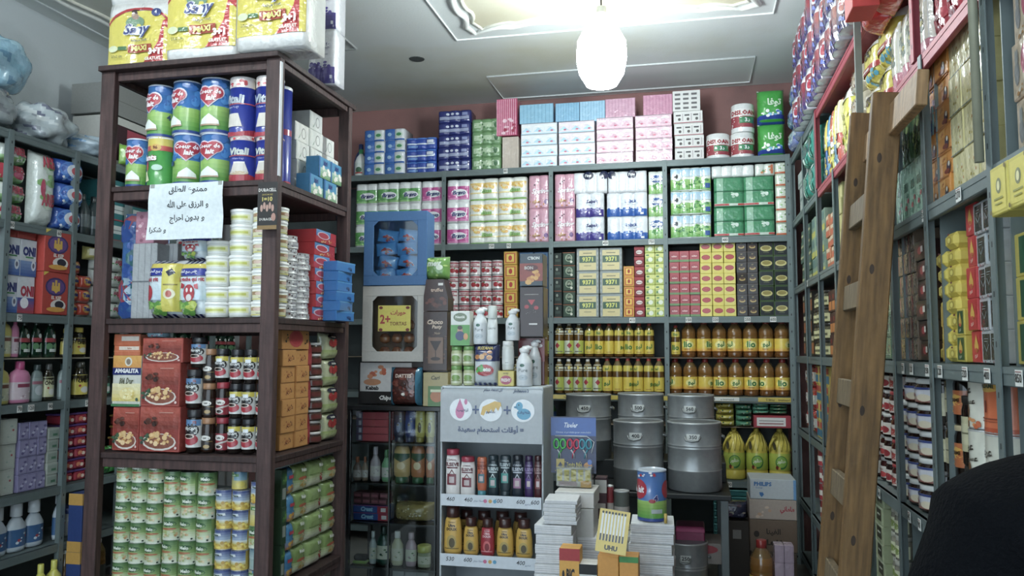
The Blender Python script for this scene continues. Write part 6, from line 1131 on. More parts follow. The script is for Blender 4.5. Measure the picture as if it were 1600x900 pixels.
G(RF, 'corn_can', 'can', lambda w, h, d: [f(w, h, d) for f in mix], 381, 409, Z, 755, 1, 5, 'mixed tin', 'low shelf column beside corner post', 'tins by the corner post', d=.11, gap=.985, inset=.01, jit=18, pick=lambda i, j: (1, 2, 0, 1, 3)[j])
mp = pouch('7f9a50', [('g', -.5, .5, .0, .45, 'd0d0bc', '9ab06c'), ('t', 'Melo', .1, .8, .14, 'd8dccc', .6, .04), ('e', 0, .5, .3, .06, 'b8603c'), ('k', .05, .3, .3, .15, ['b8943c', 'd8c49a', 'c8b06c'], 14, .06)], seed=101)
mr_ = pouch('8aa45c', [('g', -.5, .5, .0, .45, 'd8d4c4', 'a4b478'), ('t', 'Melo', .25, .8, .14, 'd8dccc', .5, .04), ('k', .28, .36, .14, .18, ['a82c34', 'c04a44'], 10, .06), ('r', -.4, .1, .5, .52, '5a6a3c')], seed=102)
mblue = pouch('3c84b4', [('g', -.5, .5, 0, .4, 'b8702c', '4a90bc'), ('k', 0, .2, .4, .14, ['c8882c', 'd8a83c'], 8, .08), ('r', -.3, .4, .6, .72, 'b83c4c')], seed=103)
mgr = carton('24442c', [('r', -.4, .4, .6, .9, '2c5a34'), ('r', -.3, .3, .2, .5, '8a948c'), ('k', 0, .75, .3, .12, ['5a8a3c', '3c6a2c'], 8, .06)])
for a, b, f, nm, lk, r in ((441, 449, mgr, 'tea_box', 'dark green pack', 3), (449, 462, mblue, 'corn_pouch', 'blue and orange pouch', 4), (462, 482, mp, 'vegetable_pouch', 'green vegetable pouch with yellow peas', 4), (482, 507, mr_, 'vegetable_pouch', 'green vegetable pouch with red beans', 4), (508, 528, mp, 'vegetable_pouch', 'pale green vegetable pouch', 4)):
    G(RS, nm, 'packet', f, a, b, Z, .99, 1, r, lk, 'low side shelf of wooden rack', f'{lk}s on the rack side', d=.045, inset=.02, jit=4)
# ================================================================ the middle of the shop
# --- black glass cabinet
CB = Plane_('B', 4.75)
cx0, cx1 = CB.u(541, .8), CB.u(688, .8); cw_ = cx1 - cx0; cxm = (cx0 + cx1) / 2
cab = bpy.data.objects.new('glass_cabinet', None); COL.objects.link(cab); cab.location = (cxm, 4.75, 0); tag(cab, 'black framed glass cabinet with toiletries behind the wooden rack', 'cabinet')
K_ = '1b1d1f'
for sx in (-1, 1):
    for y in (.015, .365): MB().box(sx * (cw_ / 2 - .012), y, 0, .024, .024, 1.25, K_, 'gloss', .002).build('frame_post', cab)
CZ = [1.232, .945, .655, .375, .10]
shz = [CB.uz(600, y)[1] for y in (700, 755, 820, 872)]
MB().box(0, .19, 1.225, cw_, .40, .03, K_, 'gloss', .003).build('cabinet_top', cab)
MB().box(0, .19, 0, cw_, .40, .06, K_, 'gloss', .003).build('base', cab)
shelfz = [CB.uz(600, y)[1] for y in (693, 757, 819, 889)]
for z in shelfz: MB().box(0, .19, z - .008, cw_ - .03, .34, .007, '8fa4a0', 'pane').box(0, .018, z - .01, cw_ - .05, .01, .012, '2c3234', 'gloss').build('glass_shelf', cab)
MB().box(0, .375, .06, cw_ - .05, .005, 1.165, '2a3030', 'gloss').build('back_panel', cab)
px_m = CB.u(611, .8) - cxm
for a, b in ((-cw_ / 2 + .024, px_m - .005), (px_m + .005, cw_ / 2 - .024)):
    d_ = MB().box((a + b) / 2, -.002, .065, b - a, .004, 1.155, 'ffffff', 'pane').box(b - .006, -.006, .065, .008, .006, 1.155, '3a4042', 'gloss').build('glass_door', cab)
CI = Plane_('B', 4.77)
sh = [z + .002 for z in shelfz]
col_box = carton('b03c44', [('r', -.5, -.3, 0, 1, '5c5c78'), ('r', -.42, -.34, .2, .8, 'b8b4c0'), ('r', -.5, .5, .0, .06, '6a2428')])
G(CI, 'hair_colour_box', 'box', col_box, 555, 607, sh[0], 645, 1, 4, 'salmon red flat box', 'cabinet top shelf', 'salmon red boxes', d=.2, jit=1)
def sbot(body, cap, lab, art=(), m='plastic', capr=(.8, 0, .16), sy=.55, prof=None):
    return bottle(prof or [(.8, .0), (.82, .15), (1, .2), (1, .85), (.8, .97), (.6, 1)], body, cap, [(.28, .8, lab, list(art))], m, capr, sy)
row1 = [('2a3048', '24283c', '3c4460'), ('2c3c78', '24305c', '3c5090'), ('b8ac3c', '9a8c2c', 'c8bc54'), ('b8ac3c', '9a8c2c', 'c8bc54')]
xs = [(612, 629), (630, 645), (646, 661), (662, 676)]
for (a, b), (c, c2, c3), lb in zip(xs, row1, ('dark navy bottle in the cabinet top shelf', 'royal blue bottle beside the navy one in the cabinet', 'mustard yellow bottle beside the royal blue one in the cabinet', 'mustard yellow bottle against the cabinet frame')):
    one(CI, 'shampoo_bottle', 'shampoo', sbot(c, c2, c3, [('e', 0, .3, .14, .3, '5a4c2c' if 'mustard' in lb else '8a94b0'), ('k', 0, .6, .2, .3, ['8a7a2c', 'c8c8c8'], 4, .05)]), a, b, sh[0], 640, lb, d=.08)
clr = [('8a7468', 'a85a34', (549, 562), 716, 'small brown capped bottle in the cabinet, second shelf'), ('9a8068', 'b0643c', (563, 572), 716, 'amber capped bottle beside a brown capped one in the cabinet'), ('a4989c', 'c0b4bc', (576, 592), 700, 'pale pink bottle with white cap in the cabinet'), ('6aa470', '3c7a48', (594, 608), 705, 'green bottle beside the pale pink one in the cabinet')]
for c, c2, (a, b), t, lb in clr: one(CI, 'toiletry_bottle', 'toiletries', bottle([(.8, 0), (1, .08), (1, .55), (.5, .72), (.35, .78)], c, c2, [(.15, .45, 'c8c0b8', [('k', 0, .5, .3, .3, [c], 3, .1)])], 'plastic', (.42, .77, 1), .7), a, b, sh[1], t, lb, d=.06)
pal = [('c8a45c', (613, 638)), ('b8703c', (640, 661)), ('b86a34', (663, 676))]
for q, (c, (a, b)) in enumerate(pal): one(CI, 'shampoo_bottle', 'shampoo', sbot(c, '245a34', c, [('r', -.5, .5, .8, 1, '1f4a2c'), ('p', [(-.5, .8), (0, .55), (.5, .8)], '1f4a2c'), ('e', 0, .35, .2, .2, 'e0c898'), ('t', 'P', 0, .6, .12, '5a3c1c', .3)]), a, b, sh[1], 699, ['cream yellow bottle with green collar in cabinet', 'orange bottle with green collar in cabinet middle', 'orange bottle with green collar at cabinet edge'][q], d=.07)
crest = carton('2c4c8c', [('r', .2, .5, 0, 1, 'a82c3c'), ('t', 'Crest', -.1, .5, .6, '8ac0d8', .6, .06, .2), ('r', .3, .44, .2, .7, 'd8d4d0'), ('r', -.5, .5, .9, 1, '8c3c6c')], 'gloss')
G(CI, 'toothpaste_box', 'toothpaste', crest, 550, 607, sh[2], 792, 1, 2, 'blue and red toothpaste box', 'cabinet third shelf', 'blue and red toothpaste boxes', d=.1, jit=1)
one(CI, 'sponge_bag', 'sponge', pouch('8e7c3c', [('k', 0, .5, .44, .4, ['a89448', '6a5c2c', 'b8a870', 'c8c0a0'], 30, .06)], seed=110), 611, 671, sh[2], 790, 'golden sponge bag in the cabinet', d=.16)
G(CI, 'soap_bar', 'soap', carton('5a2c34', [('r', -.4, .4, .3, .7, '8a4a54')]), 552, 605, CI.uz(580, 791)[1] + .002, 772, 4, 2, 'dark maroon soap bar', 'on the toothpaste boxes', 'dark maroon soap bars', d=.1)
low = [('1c4a3c', '14342c', (586, 606), 826, 'dark green bottle on the lower cabinet shelf'), ('a8b4b0', 'c0c8c4', (574, 585), 834, 'slim white bottle beside the dark green one'), ('b4b48c', 'd0d0c8', (609, 627), 834, 'cream bottle with leaf print in lower cabinet'), ('a88c94', 'b8a0a8', (631, 648), 836, 'rosy bottle in the lower cabinet'), ('98a07c', 'b8b84c', (650, 670), 856, 'round pot with lime lid in the lower cabinet')]
for c, c2, (a, b), t, lb in low: one(CI, 'toiletry_bottle', 'toiletries', bottle([(.85, 0), (1, .08), (1, .6), (.6, .74), (.4, .8)] if 'pot' not in lb else [(.95, 0), (1, .1), (1, .7)], c, c2, [(.15, .5, 'c4c4ac', [('k', 0, .5, .3, .3, [c, '5a7a4c'], 4, .1)])], 'plastic', (.5, .8, 1) if 'pot' not in lb else (1.04, .68, 1), .7), a, b, sh[3], t, lb, d=.07)
one(CI, 'hair_brush', 'brush', lambda w, h, d: [(None, MB().box(0, 0, 0, w, d, h * .25, '8ab43c', 'plastic', .01).box(0, 0, h * .25, w * .9, d * .8, h * .5, '16181a', 'matte', .01))], 550, 572, sh[3], 866, 'black brush with lime back in the lower cabinet', d=.06)
G(CI, 'toiletry_box', 'toiletries', carton('8a8c8c', [('r', -.4, .4, .3, .7, 'b8bcbc')]), 612, 670, .062, 897, 3, 1, 'grey box on the cabinet floor', 'cabinet base', 'grey boxes on the cabinet floor', d=.1)

# --- on top of the cabinet
TP = Plane_('B', 4.8); Z = 1.257
keb = carton('23201f', [('r', -.48, .1, .3, .98, 'd4d0cc'), ('k', -.32, .78, .12, .14, ['c8603c', 'd88a5c'], 8, .07), ('e', -.34, .52, .1, .08, 'c8885c'), ('t', 'Kebab', -.34, .38, .1, '2a2624', .24, .04), ('t', 'Chips de Pomme', -.05, .14, .14, 'dcd8d0', .6, .05, .2)], 'gloss')
one(TP, 'snack_carton', 'snack', keb, 560, 700, Z, 566, 'wide black and white snack carton on the cabinet', d=.3, inset=.03)
one(TP, 'date_pouch', 'dates', pouch('4c2420', [('k', 0, .45, .4, .3, ['2c1412', '6a2c24', '7a3a2c'], 26, .06), ('t', 'DATTES', 0, .78, .1, 'c8b0a0', .7, .04), ('r', -.5, -.36, 0, 1, '3c7a94'), ('r', .36, .5, 0, 1, '3c7a94'), ('e', .0, .3, .06, .04, 'e0dcd0')], seed=111), 606, 655, Z, 574, 'dark pouch of dates in front of the snack carton', d=.08, inset=-.08)
one(TP, 'soup_box', 'box', carton('a8985c', [('r', -.3, .45, .0, .6, '4a7a34'), ('e', .05, .3, .26, .18, 'b8703c'), ('t', 'Cari', 0, .85, .12, '4a4a24', .6, .03, .2), ('r', -.2, .36, .42, .5, 'c8d0a8')], 'gloss'), 661, 700, Z, 582, 'olive box with green panel beside the dates', d=.1, inset=-.08)
def window_box(frame, inner, content, seed, tilt=0, sign=False):
    def f(w, h, d):
        t = w * .15; b = MB()
        def ring(x0, x1, z0, z1, y0, y1, col):
            for (cx, cz, ww, hh) in ((0, z0 + t / 2, x1 - x0, t), (0, z1 - t / 2, x1 - x0, t)): b.box(cx, (y0 + y1) / 2, cz - hh / 2, ww, y1 - y0, hh, col, 'card', .002)
            for sx in (-1, 1): b.box(sx * (x1 - t / 2), (y0 + y1) / 2, z0 + t - .001, t, y1 - y0, z1 - z0 - 2 * t + .002, col, 'card', .002)
            for sx in (-1, 1):
                for (zc, sz) in ((z0 + t, 1), (z1 - t, -1)):
                    c = t * .55; xx = sx * (x1 - t)
                    b.add([(xx, y0, zc), (xx - sx * c, y0, zc), (xx, y0, zc + sz * c), (xx, y0 + .004, zc), (xx - sx * c, y0 + .004, zc), (xx, y0 + .004, zc + sz * c)], [[0, 1, 2], [3, 5, 4], [1, 4, 5, 2]], col)
        ring(-w / 2, w / 2, 0, h, -d / 2, -d / 2 + .012, frame)
        b.box(0, d / 2 - .004, 0, w, .008, h, inner, 'card')
        for sx in (-1, 1): b.box(sx * (w / 2 - .003), .004, .001, .006, d - .018, h - .002, frame, 'card')
        for zz in (.001, h - .007): b.box(0, .004, zz, w - .014, d - .018, .006, frame, 'card')
        pn = MB().box(0, -d / 2 + .014, t, w - 2 * t, .001, h - 2 * t, 'ffffff', 'pane')
        parts = [(None, b), ('window', pn)]
        if sign:
            s = MB().box(0, -d / 2 - .004, 0, w * .5, .0015, h * .34, 'd8c83c', 'card'); SS = lambda u, v, o: (u, -d / 2 - .0055 - o, v)
            for tx, x, z, hh, c, wm in (('2+', -.14, .16, .12, 'b03034', .16), ('حورات', .06, .24, .08, 'b03034', .26), ('TORTAS', .06, .1, .05, '8a5a24', .26)): s.text(SS, tx, x * w, z * h, hh * h, c, .0006, 'card', wm * w, .03)
            for x, z in ((-.23, .02), (.23, .02), (-.23, .31), (.23, .31)): s.ell(SS, x * w * .9, z * h, .03 * w, .02 * h, '7a2c24', .0008, 'card')
            for v in range(len(s.V)): x, y, z = s.V[v]; s.V[v] = (x, y, z + h * .4)
            parts.append(('price_sign', s))
        return parts
    return f
WB = Plane_('B', 4.72)
z1_ = TP.uz(610, 566)[1] + .004
z2_ = WB.uz(610, 446)[1]
wx0, wx1 = WB.u(562, 1.8), WB.u(662, 1.8); ww_ = wx1 - wx0
Kind('window_carton', window_box('b8b4ac', '8a6c54', None, 1, sign=True)(ww_, z2_ - z1_, .2)).put(((wx0 + wx1) / 2, 4.86, z1_), rad(3), 'white framed window carton of cakes with yellow price sign', 'carton')
for i in range(9):   # brown cakes inside the white framed carton
    r_ = random.Random(i)
    Kd = Kd if i else Kind('wrapped_cake', [(None, MB().lathe([(.012, 0, '9a5a30'), (.034, .012, 'a8683a'), (.036, .04, '8a4a28'), (.024, .06, '7a3e22'), (.004, .066, '7a3e22')], 'film', 16, sy=.8))])
    Kd.put(((wx0 + wx1) / 2 + (i % 3 - 1) * .082, 4.825, z1_ + .03 + (i // 3) * .085), r_.uniform(-.4, .4), f'brown round cake, {ORD[i % 3]} from left, {["bottom", "middle", "top"][i // 3]} row inside the white window carton', 'cake', 'brown cakes in the white window carton')
z3_ = WB.uz(610, 437)[1]; z4_ = WB.uz(610, 326)[1]
wz = z2_ + .004
Kind('window_carton', window_box('34689c', '4c7cac', None, 2)(ww_ * .97, z4_ - wz - .01, .2)).put(((wx0 + wx1) / 2 - .005, 4.86, wz), rad(5), 'blue framed window carton full of wrapped sweets, on top', 'carton', rx=0)
cr = [('k', 0, .5, .44, .4, ['b03c3c', '2c5ca4', 'd8d4d0', 'c88a4c'], 8, .16)]
for i in range(8):
    Kc = Kc if i else Kind('wrapped_croissant', [(None, MB().front(.135, .08, .07, lambda u, v: -.02 - .03 * (1 - (u / .0675) ** 2) * (1 - (v / .04 - 1) ** 2), 12, 8, '4a9ce0', 'film').art(lambda u, v, o: (u, -.02 - .03 * (1 - (u / .06) ** 2) * (1 - (v / .035 - 1) ** 2) - o, v), .12, .07, [('r', -.5, .5, .35, .65, 'b03c34'), ('k', .1, .4, .3, .3, ['c8804c', 'b83c3c', 'd8dce4'], 10, .12)], 'film', 12, 8))])
    Kc.put(((wx0 + wx1) / 2 + (-.07 if i % 2 else .07), 4.83, wz + .035 + (i // 2) * .082), rad(random.uniform(-8, 8)), f'blue and red wrapped croissant, {"left" if i % 2 else "right"} one, {ORD[i // 2]} layer up in the blue carton', 'pastry', 'wrapped croissants in the blue carton', ry=rad((-10, 12, -6, 8)[i // 2]))
ch = Plane_('B', 4.78)
one(ch, 'chocolate_box', 'chocolate', carton('3a221a', [('k', 0, .5, .48, .48, ['5a3424', '2a1610'], 50, .02), ('t', 'Choco', .0, .82, .08, 'd0b8a0', .7, .04, .2), ('t', 'Pasty', .08, .73, .08, 'd0b8a0', .7, .04, .2), ('t', 'Noir', .1, .63, .04, 'b09a80', .3, .02), ('r', -.28, .34, .12, .56, '7a5a44'), ('p', [(-.2, .5), (.26, .5), (.06, .34), (0, .34)], '2a1610'), ('r', .015, .045, .2, .36, '2a1610'), ('e', .03, .2, .2, .03, '2a1610')], 'gloss'), 661, 699, TP.uz(680, 580)[1] + .003, 487, 'tall brown chocolate box with dripping glass picture', d=.12, inset=-.02)
zz_ = ch.uz(680, 487)[1] + .003
one(ch, 'chocolate_box', 'chocolate', lambda w, h, d: [(None, MB().prism([(-w / 2, 0), (w / 2, 0), (w * .5, h * .4), (w * .3, h), (-w * .4, h), (-w / 2, h * .45)], -d / 2, d / 2, '3a1c14', 'gloss').art(flatS(d), w, h, [('k', 0, .3, .4, .2, ['5a2a1c', '2c140e', '6a3424'], 18, .08), ('t', 'truffes', .05, .66, .12, 'c8a890', .6, .03), ('r', .1, .3, .8, .88, 'd8d4cc')], 'gloss'))], 662, 700, zz_, 437, 'dark brown tapered chocolate box on the tall one', d=.12, inset=-.02)
one(ch, 'candy_pack', 'sweets', pouch('6a9c44', [('k', 0, .5, .45, .45, ['8abc54', '4c7a34', 'b0d070'], 26, .07), ('e', .2, .5, .14, .12, 'd0dcc0'), ('t', 'mey', .0, .6, .26, 'd0dcc8', .7, .03, .2)], seed=113), 660, 698, ch.uz(680, 437)[1] + .003, 400, 'lime green pack crowning the chocolate boxes', d=.1, inset=.0)

# --- white wire stand with the bath time header
ST = Plane_('B', 4.2)
sx0, sx1 = ST.u(690, 1.2), ST.u(846, 1.2); sw = sx1 - sx0; sxm = (sx0 + sx1) / 2
stn = bpy.data.objects.new('display_stand', None); COL.objects.link(stn); stn.location = (sxm, 4.2, 0); tag(stn, 'pale display stand with curved Arabic header and shampoo shelves', 'display stand')
zt_s = ST.uz(770, 604)[1]; hz0 = ST.uz(770, 692)[1]
hz1 = zt_s
curve = lambda u, v, o: (u, -.03 * sin(min(1, max(0, v / (hz1 - hz0))) * pi / 2) * 0 - (.0 if v < (hz1 - hz0) * .86 else -((v / (hz1 - hz0) - .86) / .14) ** 2 * .05) - o, v)
hd = MB(); Hh = hz1 - hz0
nn = 14; vs = []; fs = []
for q in (0, -.004):
    for j in range(nn + 1):
        for i in range(2): vs.append(curve((i - .5) * sw * 1.02, Hh * j / nn, q))
for q in (0, 1):
    for j in range(nn): k = q * 2 * (nn + 1) + j * 2; fs.append([k, k + 1, k + 3, k + 2])
for j in range(nn):
    for i in (0, 1): k = j * 2 + i; fs.append([k, k + 2, k + 2 + 2 * (nn + 1), k + 2 * (nn + 1)])
hd.add(vs, fs, 'ccd4da', 'gloss', True)
cd = lambda u, v, o: curve(u, v, o + .001)
for x, c in ((-.3, 'dfe4e8'), (.0, 'dfe4e8'), (.32, 'dfe4e8')): hd.ell(cd, x * sw, Hh * .58, sw * .115, Hh * .2, c, .0004, 'gloss', 24)
hd.ell(cd, -.31 * sw, Hh * .54, sw * .045, Hh * .12, 'c86a98', .0012, 'gloss').add([cd(x * sw, z * Hh, .0018) for x, z in ((-.352, .58), (-.268, .58), (-.31, .78))], [[0, 1, 2]], 'c86a98', 'gloss').ell(cd, -.25 * sw, Hh * .72, sw * .016, Hh * .05, 'c86a98', .001, 'gloss')
cmb = [(-.1, .5), (-.08, .64), (.04, .74), (.1, .72), (.11, .62)] + [(.1 - k * .024, (.58 if k % 2 else .66) - k * .014) for k in range(8)]
hd.add([cd(x * sw, z * Hh, .001) for x, z in cmb], [list(range(len(cmb)))], 'd0a83c', 'gloss')
hd.ell(cd, .33 * sw, Hh * .52, sw * .07, Hh * .1, '4a9cc0', .001, 'gloss').ell(cd, .285 * sw, Hh * .66, sw * .035, Hh * .075, '4a9cc0', .0013, 'gloss').ell(cd, .25 * sw, Hh * .64, sw * .018, Hh * .02, '3a84a8', .0016, 'gloss').ell(cd, .28 * sw, Hh * .68, sw * .006, Hh * .015, '1c3c54', .002, 'gloss')
for x in (-.15, .165): hd.rect(cd, (x - .035) * sw, (x + .035) * sw, Hh * .57, Hh * .6, '2c4474', .001, 'gloss').rect(cd, (x - .007) * sw, (x + .007) * sw, Hh * .51, Hh * .66, '2c4474', .0012, 'gloss')
for t, x, z, h_, wm in (('ترطيب', -.28, .57, .07, .12), ('شامبو', .0, .55, .07, .12), ('تنظيف', .33, .55, .07, .12), ('= أوقات استحمام سعيدة', .0, .23, .17, .86)): hd.text(cd, t, x * sw, z * Hh, h_ * Hh, '2c4474', .003, 'gloss', wm * sw, .02)
hd.text(cd, 'كل لحظة حمام', .02 * sw, Hh * .93, Hh * .07, '3c5480', .0016, 'gloss', .3 * sw, .01)
hd.text(cd, "Johnson's", .3 * sw, Hh * .92, Hh * .07, '3c5480', .0016, 'gloss', .22 * sw, .02, .2)
hd.build('header_sign', stn, (0, -.005, hz0))
for sx in (-1, 1):
    MB().box(sx * (sw / 2 + .004), .16, 0, .01, .3, zt_s - .005, 'aeb6ba', 'shelf', .002).build('side_panel', stn)
MB().box(0, .30, 0, sw, .01, zt_s - .01, '8c9498', 'shelf').build('back_panel', stn)
MB().box(0, .17, zt_s - .012, sw + .01, .3, .012, 'c4ccd0', 'shelf', .002).build('top_shelf', stn)
shs = [ST.uz(760, 778)[1], ST.uz(755, 872)[1], .08]
strips = [('460', '460', '600', '600', '600'), ('530', '600', '', '400', ''), ('', '', '', '', '')]
for q, z in enumerate(shs):
    b = MB().box(0, .155, z - .015, sw, .29, .012, 'b4bcc0', 'shelf')
    so = b.build('shelf', stn)
    st_ = MB().box(0, 0, 0, sw * 1.0, .004, .062, 'c4ccd4', 'gloss'); SS = flatS(.004)
    for x, t in zip((-.4, -.22, .08, .3, .44), strips[q]):
        if t: st_.text(SS, t, x * sw, .036, .022, '2a2c34', .0006, 'gloss', .1 * sw, .01, .2)
    st_.text(SS, 'كل لحظة حمام', -.1 * sw, .03, .014, '4a6084', .0006, 'gloss', .14 * sw).text(SS, 'شامبو', .37 * sw, .024, .012, '4a6084', .0006, 'gloss', .1 * sw)
    for x, c in ((-.05, 'c05a84'), (.0, 'c89a3c'), (.045, '4a94b8')): st_.ell(SS, x * sw, .032, .010, .010, c, .0008, 'gloss')
    st_.build('price_rail', so, (0, -.004, z - .048))
# shampoo row
Z = shs[0] - .001
elv = lambda t2, c2: [('t', "L'OREAL", 0, .93, .06, t2, .6, .02), ('t', 'ELSEVE', 0, .8, .11, t2, .8, .04), ('r', -.3, .3, .68, .72, t2), ('r', -.26, .22, .2, .52, c2), ('r', -.14, .12, .26, .44, 'b8a8a8'), ('p', [(-.14, .52), (.0, .66), (.14, .52), (.1, .52), (0, .61), (-.1, .52)], t2)]
def els(body, cap, t2, c2, up=True):
    if up: return bottle([(.9, 0), (1, .04), (1, .72), (.88, .86), (.86, .88)], body, cap, [(.08, .82, None, elv(t2, c2))], 'gloss', (.88, .87, 1), .6)
    return bottle([(.86, .14), (.88, .16), (1, .3), (1, .96), (.8, 1)], body, cap, [(.2, .92, None, elv(t2, c2))], 'gloss', (.86, .0, .15), .6)
for (a, b, tp, f, lb) in ((694, 717, 703, els('ddd8d4', 'a02c44', '6a2a34', '7a2c38'), 'taller white shampoo bottle with crimson cap at the left of the stand'), (717, 741, 715, els('ddd8d4', 'a02c44', '6a2a34', '7a2c38'), 'white shampoo bottle with crimson cap, second on the stand'),
                          (743, 759, 716, els('b8582c', '3c8490', '7a2c1c', '3c6a74', False), 'orange shampoo bottle with teal cap on the stand'), (760, 778, 713, els('1f3038', '22343c', 'b8c8cc', '2f7a74'), 'black teal shampoo bottle beside the orange one'), (779, 797, 713, els('1f3038', '22343c', 'a8b8bc', '3c9088', False), 'black teal shampoo bottle, the middle of dark ones'),
                          (798, 817, 713, els('1e2834', '1a222c', 'b0b8c4', '9a6a8c'), 'black shampoo bottle with pink panel on the stand'), (818, 832, 714, els('3c2458', '2c1a40', '8a78a8', '5a3c84'), 'purple shampoo bottle on the stand'), (833, 846, 714, els('4c1c20', '3a1418', '9a7a78', '7a3c3c'), 'maroon shampoo bottle at the right end of stand')):
    one(ST, 'shampoo_bottle', 'shampoo', lambda w, h, d, f=f: f(w * .96, h, d), a, b, Z, tp, lb, d=.06, inset=.02, group='hair shampoo bottles on the stand')
Z = shs[1] - .001
ud = lambda body, t2: (lambda w, h, d: [*bottle([(.84, 0), (1, .1), (.96, .5), (.84, .7), (.66, .78)], body, '3c1c18', [(.06, .74, None, [('t', 'Garnier', 0, .9, .06, t2, .5, .01), ('t', 'Ultra', 0, .8, .09, t2, .6, .05), ('t', 'DOUX', 0, .69, .09, t2, .6, .05), ('e', 0, .3, .2, .22, 'a89040' if body != 'a02030' else 'c85a5c'), ('e', .02, .28, .12, .15, '4a4020' if body != 'a02030' else '7a1420'), ('r', -.3, .3, .1, .12, t2)])], 'gloss', (.7, .77, 1), .6)(w, h, d)])
for (a, b, tp, f, lb) in ((690, 720, 793, ud('c89c28', '3a2c14'), 'tallest yellow bottle with brown cap, left of lower stand row'), (721, 746, 811, ud('c89c28', '3a2c14'), 'yellow bottle with brown cap, second in lower stand row'), (748, 771, 813, ud('a02030', 'd8a8a8'), 'red bottle between yellow ones on the stand'),
                          (773, 801, 813, ud('c89c28', '3a2c14'), 'yellow bottle right of the red bottle on the stand'), (803, 831, 814, ud('c89c28', '3a2c14'), 'yellow bottle with brown cap at right end, lower stand row')):
    one(ST, 'shampoo_bottle', 'shampoo', lambda w, h, d, f=f: f(w * .96, h, d), a, b, Z, tp, lb, d=.07, inset=.02, group='yellow and red shampoo bottles on the stand')
G(ST, 'shampoo_bottle', 'shampoo', ud('b88c24', '3a2c14'), 712, 826, Z, 808, 4, 1, 'yellow brown capped bottle', 'second line behind the front row', 'yellow bottles in the second line', d=.07, inset=.14)
G(ST, 'shampoo_bottle', 'shampoo', ud('3a2c34', '8a7a84'), 700, 830, .07, .3, 5, 1, 'dark shampoo bottle', 'bottom shelf of the stand', 'dark bottles on the stand bottom', d=.07, inset=.03)
# on the stand top
Z = zt_s + .001
bj = jar('b8c08c', '6a9c4c', [('e', 0, .55, .3, .3, '7aa04c'), ('r', -.3, .3, .2, .3, '8a9a5c')], 'd4d8bc', lh=.2, seed=6, m='plastic')
G(ST, 'baby_food_jar', 'jar', bj, 701, 739, Z, 541, 2, 2, 'small green labelled jar', 'on the display stand', 'small green labelled jars', d=.07, inset=.03, jit=5, gap=.94)
one(ST, 'baby_food_box', 'baby food', carton('d4d8d0', [('r', -.5, .5, 0, .6, '4c9a3c'), ('e', 0, .82, .36, .13, '6a7a5c'), ('t', 'Nestlé', 0, .83, .08, 'e0e4d8', .5, .03), ('e', .0, .42, .14, .14, 'b88a6a'), ('e', 0, .28, .24, .14, '34406a'), ('e', .0, .52, .13, .06, '3a2a24'), ('e', .3, .26, .12, .1, 'c8904c')], 'gloss'), 704, 734, ST.uz(720, 541)[1] + .003, 486, 'green and white baby food box on the small jars', d=.08, inset=.03)
one(ST, 'snack_pouch', 'snack', pouch('c4ccd0', [('r', -.5, .5, .6, 1, '2c3464'), ('t', 'SUZANA', 0, .92, .08, 'b8a44c', .8, .04), ('k', 0, .74, .34, .1, ['b87838', 'd8a45c'], 9, .06), ('e', .0, .38, .36, .14, 'b02c34'), ('k', -.1, .36, .3, .14, ['3c9a3c', '5cb44c', 'b83038'], 8, .06), ('t', 'eto', .1, .4, .1, 'e0e0d8', .4, .04)] + [('p', [(-.5 + k * .2, 0), (-.4 + k * .2, 0), (-.36 + k * .2, .08), (-.46 + k * .2, .08)], '2c3c84') for k in range(5)], seed=114), 738, 777, Z, 539, 'white pouch with navy top and red green oval on stand', d=.07, inset=.02)
one(ST, 'soap_box', 'soap', carton('c8b43c', [('e', .0, .4, .36, .3, 'a83454'), ('t', 'FRESHY', 0, .4, .22, 'e8e0d8', .6, .03), ('t', 'soap', 0, .82, .14, '6a5a24', .5)], 'gloss'), 778, 803, Z, 580, 'small yellow soap box on the display stand', d=.08, inset=.02)
one(ST, 'deodorant_can', 'toiletries', bottle([(.95, 0), (1, .05), (1, .8), (.9, .84)], 'c8ccc8', 'dcdedc', [(.2, .7, 'd4d8d4', [('r', -.1, .1, .1, .14, '8a9490')])], 'gloss', (.92, .84, 1)), 783, 801, ST.uz(790, 580)[1] + .003, 533, 'plain white spray can standing on the yellow soap box', d=.06, inset=.03)
def pure(w, h, d):
    r = w / 2
    b = MB().lathe([(r * .94, 0, 'd4dade'), (r, h * .03, 'd4dade'), (r, h * .58, 'dfe4e6'), (r * .8, h * .7, 'dfe4e6'), (r * .5, h * .8, 'dfe4e6'), (r * .48, h * .84, 'dfe4e6')], 'gloss', 24)
    c = MB().lathe([(r * .5, h * .83, 'e8eaea'), (r * .62, h * .86, 'e8eaea'), (r * .66, h * .93, 'e8eaea'), (r * .3, h * .97, 'e8eaea')], 'plastic', 18).tube([(-r * .2, 0, h * .94), (r * .5, 0, h * .965), (r * .98, 0, h * .95)], [r * .3, r * .28, r * .16], 'e8eaea', 'plastic', 10)
    q = MB(); S = cylS(r * 1.003)
    q.ell(S, -r * .1, h * .52, r * .3, h * .04, '3c6a5c', .0006, 'gloss').text(S, 'Pure', 0, h * .4, h * .09, '5a6468', .0006, 'gloss', r * 1.3, 0).ell(S, 0, h * .22, r * .6, h * .07, 'b8c4cc', .0006, 'gloss').text(S, 'air', 0, h * .22, h * .03, '6a7478', .0012, 'gloss', r)
    return [(None, b), ('spray_trigger', c), ('label', q)]
one(ST, 'air_freshener', 'spray', pure, 736, 758, ST.uz(750, 539)[1] + .003, 480, 'white spray bottle standing on the navy topped pouch', d=.1, inset=.04, group='white air freshener sprays')
one(ST, 'air_freshener', 'spray', pure, 787, 809, ST.uz(795, 533)[1] + .003, 482, 'white spray bottle standing on the plain white can', d=.1, inset=.04, group='white air freshener sprays')
